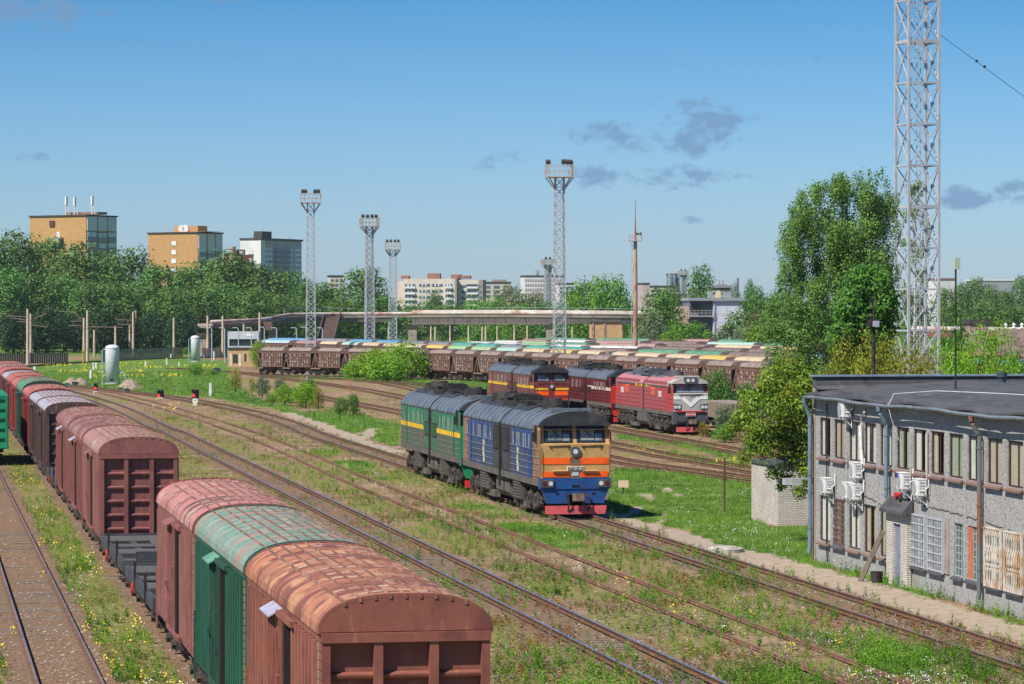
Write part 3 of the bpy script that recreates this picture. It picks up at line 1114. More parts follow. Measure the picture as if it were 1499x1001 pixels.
def loco(label, s, d, L=20.4, w=3.16, zf=1.74, ze=3.98, zt=4.84, style='blue', sc=1.0, cat='locomotive', front=True):
    """nose at depth d on track s"""
    c = sline(s, d + L / 2 * math.cos(TH))
    t = thing('diesel_locomotive', label, cat, (c.x, c.y, 0), TH, 'diesel locomotives')
    hw, h = w / 2, L / 2
    fy = -h
    P = dict(
        blue=dict(segs=[(-h, -h + 1.9, m_tandirt), (-h + 1.9, -h + 7.1, m_blue), (-h + 7.1, -h + 11.6, m_soot), (-h + 11.6, h - 1.9, m_blue), (h - 1.9, h, m_tandirt)], nose=m_tan, roof=m_roofblue, visor=m_roofdark, low=None, strip=None),
        green=dict(segs=[(-h, -h + 1.9, m_green), (-h + 1.9, h, m_green)], nose=m_greenbr, roof=m_roofblue, visor=m_roofdark, low=m_greendk, strip=m_yellow),
        orange=dict(segs=[(-h, h, m_maroonside)], nose=m_maroon, roof=m_roofblue, visor=m_roofdark, low=None, strip=m_yellow),
        burg=dict(segs=[(-h, h, m_burg)], nose=m_redbright, roof=m_roofblue, visor=m_roofdark, low=None, strip=m_cream),
        red=dict(segs=[(-h, h, m_redside)], nose=m_silver, roof=m_pinkroof, visor=m_silver, low=None, strip=None))[style]
    cab = 1.5
    # --- side shell
    b = MB(); mats = []
    for a, e, m in P['segs']:
        a = max(a, fy + .02)
        if m not in mats: mats.append(m)
        b.prism([(-hw, zf), (hw, zf), (hw, ze), (-hw, ze)], a, e, 'y', mats.index(m), caps=False)
    b.box(-hw + .01, hw - .01, h - .1, h - .02, zf, ze)
    body = b.build('body', mats, t)
    # --- lower grime band, stripe, seams, windows
    if P['low']:
        g = MB()
        for sx in (-1, 1):
            a, e = sorted((sx * (hw - .01), sx * (hw + .012)))
            g.box(a, e, -h + 1.95, h - .02, zf, zf + .98)
        g.build('lower_panel', P['low'], t)
    if P['strip']:
        g = MB()
        for sx in (-1, 1):
            a, e = sorted((sx * (hw - .01), sx * (hw + .024)))
            spans = [(-h + .1, -h + 7.6), (-h + 12.2, h - .1)] if style != 'burg' else [(-h + .1, -h + 9.0)]
            for y0, y1 in spans: g.box(a, e, y0, y1, zf + 1.02, zf + 1.27)
        g.build('stripe', P['strip'], t)
    se = MB()
    for sx in (-1, 1):
        a, e = sorted((sx * (hw - .01), sx * (hw + .03)))
        for z in ((.14, .42, .7, .98, 1.32) if style != 'red' else (.3, .62, .94)):
            se.box(a, e, -h + .3, -h + 7.4, zf + z, zf + z + .022)
            se.box(a, e, -h + 11.9, h - .3, zf + z, zf + z + .022)
    se.build('panel_seams', m_seam if style in ('blue', 'green') else P['segs'][0][2], t)
    if style != 'red':
        pw = MB(); fr = MB()
        offs = [2.5, 3.35, 3.85, 4.95, 5.45, 6.4, 12.4, 13.6, 14.1, 15.3, 15.8, 17.2, 19.0]
        for o in offs:
            for sx in (-1, 1):
                y = -h + o * L / 20.4
                a, e = sorted((sx * (hw - .01), sx * (hw + .028)))
                fr.box(a, e, y - .21, y + .21, ze - .98, ze - .2)
                a, e = sorted((sx * (hw + .02), sx * (hw + .04)))
                fr.box(a, e, y - .13, y + .13, ze - .9, ze - .28, 1)
        fm = {'blue': m_blue2, 'green': m_greenbr, 'orange': m_maroon, 'burg': m_maroon}[style]
        fr.build('porthole', [fm, m_winlight], t)
        dr = MB()
        for y in (-h + 1.95, h - 2.4):
            for sx in (-1, 1):
                a, e = sorted((sx * (hw - .01), sx * (hw + .034)))
                dr.box(a, e, y - .08, y + .02, zf + .05, ze - .15); dr.box(a, e, y + .62, y + .72, zf + .05, ze - .15)
                dr.cyl((sx * (hw + .06), y - .14, zf + .1), (sx * (hw + .06), y - .14, zf + 1.5), .02, n=5)
        dr.build('door', fm if style != 'green' else m_green, t)
        # louvred radiator doors amidships
        lo = MB(); sh = MB()
        for y0 in (-h + 7.55, -h + 10.05):
            for sx in (-1, 1):
                a, e = sorted((sx * (hw - .01), sx * (hw + .03)))
                zl = ze - (.18 if style == 'blue' else .75)
                lo.box(a, e, y0, y0 + 1.6, zf + .2 + (.75 if style == 'blue' else .55), zl)
                for q in range(7):
                    a2, e2 = sorted((sx * (hw + .028), sx * (hw + .06)))
                    yy = y0 + .1 + q * .23
                    sh.box(a2, e2, yy, yy + (.05 if q % 2 else .025), zf + (1.0 if style == 'blue' else .8), zl - .05)
                sh.box(a, e + (.03 if sx > 0 else 0), y0 + .05, y0 + 1.55, zf + .08, zf + (.9 if style == 'blue' else .68))
        lo.build('radiator_opening', mat('black_void', (.008, .008, .008), rough=.9), t)
        sh.build('louvre', m_soot if style == 'blue' else P['segs'][0][2], t)
        if style == 'blue':
            pt = MB()
            for y0 in (-h + 5.2, -h + 14.2):
                for k, (dy, z, wz) in enumerate(((0, .18, .35), (.12, .5, .4), (.02, .95, .3))):
                    pt.box(-hw - .026, -hw + .01, y0 + dy, y0 + dy + .3, zf + z, zf + z + wz)
            pt.build('paint_patch', m_cream, t)
        if style == 'green':
            text('lettering', '2ТЭ', .42, mat('faded_red', (.42, .1, .06), rough=.6), t, (-hw - .036, -h + 12.4, zf + .66), (PI / 2, 0, -PI / 2))
            text('lettering', '0404', .2, MATS['faded_red'], t, (-hw - .036, -h + 12.3, zf + .3), (PI / 2, 0, -PI / 2))
    else:
        gp = MB(); gf = MB()
        for i in range(25):
            for j in range(7):
                y = -h + 2.1 + i * .70
                if abs(y + h - 10.1) < .6: continue
                z = zf + .1 + j * .31
                if j == 5 or (j in (3, 4) and (i < 5 or i > 19)): continue
                gp.box(-hw - .03, -hw + .01, y, y + .52, z, z + .22); gp.box(hw - .01, hw + .03, y, y + .52, z, z + .22)
        gp.build('grille_panels', m_redpanel, t)
        for sx in (-1, 1):
            pass
        st = MB(); st.box(-hw - .026, hw + .026, -h + 2.0, h - .6, zf + 1.72, zf + 1.84); st.build('stripe', m_darkgrey, t)
        og = MB()
        for y0 in (-h + 6.0, h - 4.9):
            og.box(-hw - .028, -hw + .01, y0, y0 + 1.3, zf + 1.05, zf + 1.68)
        og.build('orange_patch', m_orange, t)
        for y0 in (-h + 4.2, h - 2.6):
            text('lettering', '2M62', .62, m_ivory, t, (-hw - .035, y0, zf + 1.2), (PI / 2, 0, -PI / 2), squash=.8)
        og = MB()
        for k in range(6):
            og.box(-hw - .034, -hw + .01, -h + 7.5 + k * .9, -h + 8.0 + k * .9, zf + 1.66, zf + 1.74 + (k % 2) * .1)
        og.build('yellow_marks', m_yellow, t)
    # --- sill
    b = MB(); b.box(-hw - .035, hw + .035, -h + .35, h - .05, zf - .28, zf - .002); b.build('sill', m_skirt, t)
    # central pipe on the side
    b = MB()
    for sx in (-1, 1):
        b.box(*sorted((sx * (hw + .03), sx * (hw + .12))), -h + 9.56, -h + 9.74, 1.0, ze + .05)
    b.build('drain_pipe', M_BLACK if style != 'red' else m_darkgrey, t)
    # --- roof with hoops
    ro = MB()
    pr = arch(hw + .03, ze, zt, 20, 2.2, .72)
    y0 = fy + (cab if front else 0)
    ro.prism(pr + [(-hw - .03, ze - .05), (hw + .03, ze - .05)], y0, h - .02, 'y')
    roof = ro.build('roof', P['roof'], t)
    ho = MB()
    n = 16
    for k in range(n + 1):
        y = y0 + .15 + k * (h - .3 - y0) / n
        p1 = arch(hw + .045, ze - .02, zt + .022, 20, 2.2, .72)
        ho.prism(p1 + [(-hw - .05, ze - .08), (hw + .05, ze - .08)], y - .045, y + .045, 'y')
    ho.prism(arch(hw + .06, ze - .02, zt + .05, 14, 2.2, .72) + [(-hw - .06, ze - .5), (hw + .06, ze - .5)], -h + 9.45, -h + 9.85, 'y')
    ho.build('roof_hoops', m_roofdark if style != 'red' else m_darkgrey, roof)
    tp = MB()
    tp.prism(arch(hw * .62, zt - .2, zt + .045, 12, 2.2, .6), -h + 6.0, h - 1.2, 'y')
    tp.build('roof_walkway', m_roofdark if style != 'red' else m_roofblue, roof)
    eq = MB()
    for y, r, hh in ((-h + 4.6, .62, .3), (-h + 7.2, .0, 0), (h - 4.0, .85, .36)):
        if r:
            eq.cyl((0, y, zt - .05), (0, y, zt + hh), r, r * .92, 16)
            eq.cyl((0, y, zt + hh + .004), (0, y, zt + hh + .1), r * .55, r * .5, 12)
    eq.box(-.7, .7, h - 9.6, h - 6.6, zt - .02, zt + .26)
    eq.prism([(-.8, zt + .262), (.8, zt + .262), (.62, zt + .42), (-.62, zt + .42)], h - 9.2, h - 7.6, 'y')
    eq.box(.2, .8, -h + 7.0, -h + 8.6, zt - .06, zt + .3)
    eq.box(-.75, -.2, -h + 7.4, -h + 8.2, zt - .06, zt + .22)
    for k in range(5):
        eq.box(-.9 + k * .38, -.84 + k * .38, -h + 9.9, -h + 13, zt - .1, zt + .1)
    for x in (-.5, -.2, .35, .62):
        eq.tube([(x, -h + 5.6, zt + .06), (x, -h + 6.2, zt + .15), (x + .06, -h + 8.2, zt + .13), (x, h - 3, zt + .1)], .035, 5)
    for y in (-h + 3.0, -h + 10.4, h - 2.2):
        eq.cyl((.3, y, zt - .05), (.3, y, zt + .75), .02, n=5)
    eq.build('roof_equipment', M_BLACK if style != 'red' else m_darkgrey, roof)
    # --- nose
    if front:
        zs = zf + (ze - zf) * .73          # window sill height
        zv = ze + .30                       # top of windscreen
        nose = MB()
        # lower nose bulges ahead, screen leans back
        prof = [(fy, zf), (fy - .02, zs - .04), (fy + .16, zs), (fy + .40, zv), (fy + cab + .01, zv), (fy + cab + .01, zf)]
        nose.prism(prof, -hw + .012, hw - .012, 'x')
        no = nose.build('nose', P['nose'], t)
        v = MB()
        arc = arch(hw + .05, zv - .1, zt - .05, 20, 2.1, .7)
        v.prism(arc + [(-hw - .05, zv - .12), (hw + .05, zv - .12)], fy + .16, fy + cab + .03, 'y')
        v.box(-.9, .9, fy + .9, fy + 1.3, zt - .06, zt + .06)
        co_ = v.build('cab_roof', P['roof'] if style in ('blue', 'green') else P['visor'], t)
        fv_ = MB(); fv_.prism(arch(hw + .06, zv - .1, zt - .04, 20, 2.1, .7) + [(-hw - .06, zv - .125), (hw + .06, zv - .125)], fy + .1, fy + .159, 'y')
        fv_.build('visor', P['visor'], co_)
        # windscreen panes on the sloping face
        dy, dz = .24, zv - zs
        wd = MB(); wf = MB(); wi = MB()
        def onface(x, f, off):
            return (x, fy + .16 + dy * f - off * .96, zs + dz * f + off * .28)
        def panel(mb, xa, xb, f0, f1, o0, o1, m=0):
            mb.hexa([onface(xa, f0, o0), onface(xb, f0, o0), onface(xb, f0, o1), onface(xa, f0, o1), onface(xa, f1, o0), onface(xb, f1, o0), onface(xb, f1, o1), onface(xa, f1, o1)], m)
        spans = ((-hw * .83, -hw * .08), (hw * .1, hw * .85)) if style != 'red' else ((-hw * .78, hw * .78),)
        for xa, xb in spans:
            panel(wf, xa - .05, xb + .05, .02, .90, -.02, .012)
            panel(wd, xa, xb, .06, .86, .013, .022)
            # pale paper and blinds seen behind the glass
            panel(wi, xa + .12, xa + (xb - xa) * .62, .14, .66, .0225, .0245)
            panel(wi, xb - (xb - xa) * .34, xb - .1, .12, .45, .0225, .0245)
        wo = wf.build('windscreen', mat('rubber_black', (.015, .015, .016), rough=.5), t)
        wd.build('pane', m_win if style != 'red' else mat('pale_screen', (.2, .27, .3), (.14, .2, .22), ns=1, rough=.1, spec=.7), wo)
        wi.build('interior_panel', mat('cab_paper', (.27, .29, .28), (.13, .145, .145), ns=2, rough=.25, spec=.7), wo)
        wp = MB()
        for xa, xb in spans:
            p0, p1 = onface(xa + .2, .82, .05), onface((xa + xb) / 2, .3, .06)
            wp.beam(p0, p1, .025)
            wp.beam((xa + .12, fy - .04, zs - .13), (xb - .1, fy - .04, zs - .1), .03)
            wp.beam((xa + .12, fy - .04, zs - .13), (xa + .3, fy - .05, zs - .28), .02)
            wp.beam((xb - .1, fy - .04, zs - .1), (xa + .95, fy - .05, zs - .24), .018)
        wp.build('wiper', M_BLACK, t)
        if style in ('blue', 'orange'):
            for sx in (-1, 1):
                hr_ = MB(); hr_.tube([(sx * (hw - .06), fy - .03, zf + .25), (sx * (hw - .02), fy - .09, zf + .32), (sx * (hw - .02), fy - .09, zs - .25), (sx * (hw - .06), fy - .03, zs - .18)], .018, 5); hr_.build('handrail', M_BLACK, t)
        b = MB()
        for sx in (-1, 1):
            b.box(*sorted((sx * (hw + .02), sx * (hw + .22))), fy + .75, fy + .82, ze - .55, ze - .12)
            b.beam((sx * hw * .98, fy + .78, ze - .2), (sx * (hw + .2), fy + .78, ze - .2), .03)
        b.build('mirror', M_BLACK, t)
        b = MB()
        for sx in (-1, 1):
            a, e = sorted((sx * (hw - .02), sx * (hw + .015)))
            b.box(a, e, fy + .75, fy + 1.35, zs - .02, ze + .1)
        b.build('cab_side_window', m_win, t)
        yb = fy - .02
        if style == 'red':
            b = MB(); panel(b, -hw + .0, hw - .0, -.02, 1.0, -.015, .01)
            b.build('dark_window_band', m_darkgrey, t)
            b = MB()
            for sx in (-1, 1):
                b.hexa([(sx * .0, yb - .02, 2.05), (sx * .18, yb - .02, 2.2), (sx * .18, yb + .03, 2.2), (0, yb + .03, 2.05),
                        (sx * .0, yb - .02, 2.35), (sx * .5, yb - .02, 2.86), (sx * .5, yb + .03, 2.86), (0, yb + .03, 2.35)])
                b.hexa([(sx * .18, yb - .02, 2.2), (sx * .7, yb - .02, 2.65), (sx * .7, yb + .03, 2.65), (sx * .18, yb + .03, 2.2),
                        (sx * .18, yb - .021, 2.5), (sx * .5, yb - .021, 2.87), (sx * .5, yb + .03, 2.87), (sx * .18, yb + .03, 2.5)])
                b.box(*sorted((sx * .7, sx * (hw - .03))), yb - .02, yb + .03, 2.65, 2.87)
            b.build('chevron', m_ivory, t)
            b = MB(); q = MB()
            for sx in (-1, 1):
                b.hexa([(sx * .75, yb - .03, 1.9), (sx * 1.28, yb - .03, 1.9), (sx * 1.28, yb + .03, 1.9), (sx * .75, yb + .03, 1.9), (sx * .7, yb - .03, 2.25), (sx * 1.3, yb - .03, 2.35), (sx * 1.3, yb + .03, 2.35), (sx * .7, yb + .03, 2.25)])
                for x in (.88, 1.14): q.cyl((sx * x, yb - .05, 2.08), (sx * x, yb - .028, 2.08), .12, n=14)
            lo = b.build('headlight', m_darkgrey, t); q.build('lens', m_chrome, lo)
            b = MB(); b.prism([(-.5, zv + .12), (-.38, zv - .12), (.38, zv - .12), (.5, zv + .12), (.5, zt - .02), (-.5, zt - .02)], fy + .02, fy + .3, 'y')
            lo = b.build('headlight', m_darkgrey, t)
            q = MB()
            for x in (-.18, .18): q.cyl((x, fy - .0, zv + .12), (x, fy + .019, zv + .12), .13, n=14)
            q.build('lens', m_chrome, lo)
            b = MB(); b.box(-hw * .84, hw * .84, yb - .06, yb + .05, 1.72, 1.8); b.build('red_strip', m_redbright, t)
            b = MB(); b.box(-hw, hw, fy + .03, fy + .6, .82, 1.735); b.box(-hw * .84, -.4, fy - .1, fy + .029, 1.0, 1.3); b.box(.35, hw * .85, fy - .1, fy + .029, .95, 1.32); b.build('buffer_beam', m_darkgrey, t)
            b = MB(); b.box(-.36, .36, yb - .05, yb - .02, 1.4, 1.66); pl = b.build('number_plate', m_ivory, t)
            b = MB(); b.box(-.33, .33, yb - .058, yb - .051, 1.56, 1.64); b.box(-.33, .33, yb - .058, yb - .051, 1.42, 1.5); b.build('red_bars', m_redbright, pl)
        else:
            zl = zs - .36
            b = MB(); b.cyl((0, yb - .07, zl), (0, yb + .02, zl), .23, n=20)
            ho = b.build('headlight', m_darkgrey, t)
            b = MB(); b.cyl((0, yb - .082, zl), (0, yb - .071, zl), .11, n=18); b.build('lens', m_chrome, ho)
            if style == 'blue':
                b = MB()
                for sx in (-1, 1):
                    b.box(*sorted((sx * .24, sx * (hw - .07))), yb - .012, yb + .015, 2.46, 2.74)
                    b.box(*sorted((sx * .24, sx * (hw - .1))), yb - .012, yb + .015, 1.88, 2.13)
                b.build('orange_stripe', m_orange, t)
                b = MB()
                for sx in (-1, 1):
                    b.hexa([(sx * .34, yb - .03, 2.06), (sx * 1.02, yb - .03, 2.06), (sx * 1.02, yb + .0, 2.06), (sx * .34, yb, 2.06), (sx * .34, yb - .12, 2.16), (sx * 1.02, yb - .12, 2.16), (sx * 1.02, yb, 2.19), (sx * .34, yb, 2.19)])
                b.build('vent_lip', m_tan, t)
                b = MB(); b.box(-.22, .22, yb - .015, yb + .015, 2.44, 2.78); b.build('builder_plate', m_tandirt, t)
                b = MB()
                for k in range(2): b.box(-.2, .2, yb - .019, yb - .0155, 2.64 - k * .1, 2.665 - k * .1)
                b.build('plate_lettering', M_GEAR, t)
                b = MB(); b.box(-.36, .36, yb - .035, yb + .01, 2.15, 2.35); pl = b.build('number_plate', m_ivory, t)
                b = MB(); b.box(-.335, .335, yb - .042, yb - .036, 2.17, 2.33); b.build('plate_face', mat('plate_black', (.012, .012, .013), rough=.5), pl)
                text('lettering', '2ТЭ10У-404', .145, m_ivory, pl, (0, yb - .046, 2.25), (PI / 2, 0, 0), squash=.78)
                b = MB(); b.box(-.15, .15, yb - .02, yb + .01, 1.94, 2.1); b.build('small_plate', mat('plate_pale', (.5, .55, .6), (.35, .4, .45), ns=9, rough=.5), t)
            if style == 'orange':
                b = MB()
                for sx in (-1, 1):
                    b.box(*sorted((sx * .3, sx * (hw - .06))), yb - .012, yb + .015, zl - .3, zl - .12)
                b.build('yellow_stripe', m_yellow, t)
                b = MB()
                for sx in (-1, 1):
                    b.box(*sorted((sx * .25, sx * (hw - .1))), yb - .012, yb + .015, zl - .74, zl - .4)
                    b.box(*sorted((sx * .2, sx * (hw - .1))), yb - .012, yb + .015, zl - 1.3, zl - 1.02)
                b.build('orange_stripe', m_orange, t)
            bm_ = {'blue': m_blue2, 'green': m_greenbr, 'orange': m_maroon, 'burg': m_redbright}[style]
            b = MB(); b.box(-hw, hw, fy - .12, fy + .5, 1.36, 1.84)
            b.prism([(-hw + .08, 1.355), (hw - .08, 1.355), (hw - .3, .72), (.35, .72), (.33, 1.1), (-.33, 1.1), (-.35, .72), (-hw + .3, .72)], fy - .08, fy + .3, 'y')
            b.build('buffer_beam', bm_, t)
            b = MB()
            for sx in (-1, 1): b.box(*sorted((sx * (hw - .58), sx * (hw + .02))), fy - .19, fy - .121, 1.44, 1.78)
            lo = b.build('headlight', m_darkgrey, t)
            q = MB(); q2 = MB()
            for sx in (-1, 1):
                q.cyl((sx * (hw - .44), fy - .205, 1.61), (sx * (hw - .44), fy - .191, 1.61), .1, n=14)
                q2.cyl((sx * (hw - .16), fy - .205, 1.61), (sx * (hw - .16), fy - .191, 1.61), .1, n=14)
            q.build('lens', m_chrome, lo); q2.build('red_lens', mat('dark_red_glass', (.12, .015, .015), rough=.2), lo)
            b = MB(); b.box(-.16, .16, fy - .135, fy - .12, 1.44, 1.54); b.box(-.9, -.76, fy - .09, fy - .079, 1.1, 1.2); b.box(.76, .9, fy - .09, fy - .079, 1.1, 1.2)
            b.build('beam_slots', MATS['black_void'], t)
        pi = MB()
        pi.hexa([(-hw + .3, fy - .35, .26), (hw - .3, fy - .35, .26), (hw - .2, fy - .1, .26), (-hw + .2, fy - .1, .26),
                 (-hw + .22, fy - .3, .62), (hw - .22, fy - .3, .62), (hw - .2, fy - .1, .62), (-hw + .2, fy - .1, .62)])
        pi.build('pilot', m_pilot if style in ('blue', 'red', 'orange') else M_RED, t)
        hs = MB()
        for x in (-.42, .5):
            hs.tube([(x, fy - .1, 1.12), (x + .03, fy - .4, 1.05), (x + .06, fy - .45, .75), (x + .02, fy - .36, .4)], .035, 6)
            hs.cyl((x, fy - .14, 1.08), (x, fy - .3, 1.08), .07, n=8)
        hs.build('brake_hose', M_BLACK, t)
        coupler(t, fy - .1, -1, 1.02, mat('coupler_rust', (.12, .08, .065), (.2, .13, .1), ns=5, rough=.8))
    # --- underside
    for e in (-1, 1):
        bogie(t, e * (h - 4.1), 2.0, 1.1, 3, .52)
        b = MB()
        for sx in (-1, 1):
            yc = e * (h - 4.1)
            for k in range(4):
                y = yc - 2.4 + k * 1.6
                b.cyl((sx * 1.28, y, .95), (sx * 1.28, y + .5, .95), .15, n=9)
                b.tube([(sx * 1.3, y - .4, 1.2), (sx * 1.36, y, .8), (sx * 1.3, y + .4, .42), (sx * 1.25, y + .7, .5)], .045, 5)
                b.box(*sorted((sx * 1.15, sx * 1.4)), y + .55, y + .9, .35, .8)
                b.box(*sorted((sx * 1.2, sx * 1.42)), y - .3, y - .1, .55, 1.25)
            for k in range(9):
                y = yc - 2.9 + k * .68 + R.uniform(-.1, .1)
                zz = R.uniform(.4, 1.1)
                b.box(*sorted((sx * 1.1, sx * R.uniform(1.28, 1.42))), y - R.uniform(.08, .22), y + R.uniform(.06, .2), zz, zz + R.uniform(.15, .4))
                b.cyl((sx * 1.15, y + .3, zz), (sx * R.uniform(1.32, 1.44), y + .3, zz), R.uniform(.06, .16), n=8)
            b.box(*sorted((sx * 1.16, sx * 1.3)), yc - 3.1, yc + 3.1, .8, .95)
            b.tube([(sx * 1.44, yc - 3, 1.32), (sx * 1.44, yc + 3, 1.3)], .04, 5)
        b.build('brake_gear', M_GEAR, t)
    ft = MB()
    ft.prism([(-1.2, .5), (1.2, .5), (1.42, .75), (1.42, 1.4), (-1.42, 1.4), (-1.42, .75)], -1.7, 1.7, 'y')
    ft.build('fuel_tank', m_skirt, t)
    bx = MB()
    for y in (-h + 5.0, h - 6.6):
        for sx in (-1, 1):
            if y < -h + 2: continue
            bx.box(*sorted((sx * 1.3, sx * (hw - .02))), y, y + 1.6, .62, 1.455)
            for q in range(6): bx.box(*sorted((sx * 1.3, sx * (hw + .02))), y + .05, y + 1.55, .68 + q * .13, .74 + q * .13)
            bx.box(*sorted((sx * 1.1, sx * 1.38)), y - 1.3, y + .9, .3, .6)
    bx.build('battery_box', m_skirt, t)
    u = MB(); u.box(-1.0, 1.0, -h + .4, h - .3, 1.0, 1.45); u.build('underframe', M_BLACK, t)
    coupler(t, h, 1)
    return t


S1 = 29.1
d1 = 142.3
loco('blue and tan locomotive with orange stripes heading the pair', S1, d1, style='blue')
loco('green locomotive with yellow stripe coupled behind the blue one', S1, d1 + 20.9, style='green')
loco('maroon locomotive with orange and yellow striped nose behind the blue one', 52.05, 264., L=21.5, w=2.95, zf=1.7, ze=3.85, zt=4.62, style='orange')
loco('silver-nosed red locomotive with white chevron in front of the hoppers', 56.75, 236., L=19.8, w=2.62, zf=1.72, ze=3.62, zt=4.3, style='red')
loco('burgundy locomotive with cream stripe coupled behind the silver-nosed one', 56.75, 257., L=19.8, w=2.75, zf=1.7, ze=3.62, zt=4.4, style='burg')
# ------------------------------------------------------------------ hopper wagons in the sidings
hop_brown = mat('hopper_brown', (.14, .07, .052), (.1, .055, .045), ns=1.2, sc=(1, 1, .5), rough=.75, c3=(.26, .145, .105), thr3=(.55, .7), ns3=2.5)
hop_rib = mat('hopper_rib', (.24, .145, .108), (.17, .1, .075), ns=2, rough=.8)
hop_roof = mat('hopper_roof_grey', (.26, .205, .175), (.19, .15, .13), ns=1.5, rough=.85)
hop_mark = mat('hopper_marks', (.5, .45, .4), (.3, .24, .2), ns=5, rough=.7)
PASTEL = dict(
    cream=((0.520, 0.422, 0.284), (0.415, 0.318, 0.208)), white=((0.598, 0.583, 0.542), (0.437, 0.416, 0.382)), green=((0.108, 0.260, 0.156), (0.077, 0.194, 0.119)), teal=((0.090, 0.311, 0.256), (0.072, 0.232, 0.203)),
    lime=((0.272, 0.412, 0.204), (0.324, 0.407, 0.282)), yellow=((0.547, 0.388, 0.104), (0.488, 0.364, 0.142)), blue=((0.113, 0.265, 0.403), (0.116, 0.214, 0.310)), mint=((0.316, 0.475, 0.398), (0.378, 0.433, 0.378)),
    brown=((0.200, 0.145, 0.125), (0.143, 0.101, 0.094)), rosy=((0.344, 0.206, 0.186), (0.278, 0.161, 0.146)), slate=((0.199, 0.206, 0.234), (0.152, 0.152, 0.174)), red=((0.390, 0.106, 0.100), (0.299, 0.090, 0.090)), sky=((0.299, 0.438, 0.506), (0.416, 0.485, 0.520)))
ROOFS = {k: mat('wagon_roof_' + k, a, b_, ns=1.1, rough=.7, var=.2) for k, (a, b_) in PASTEL.items()}


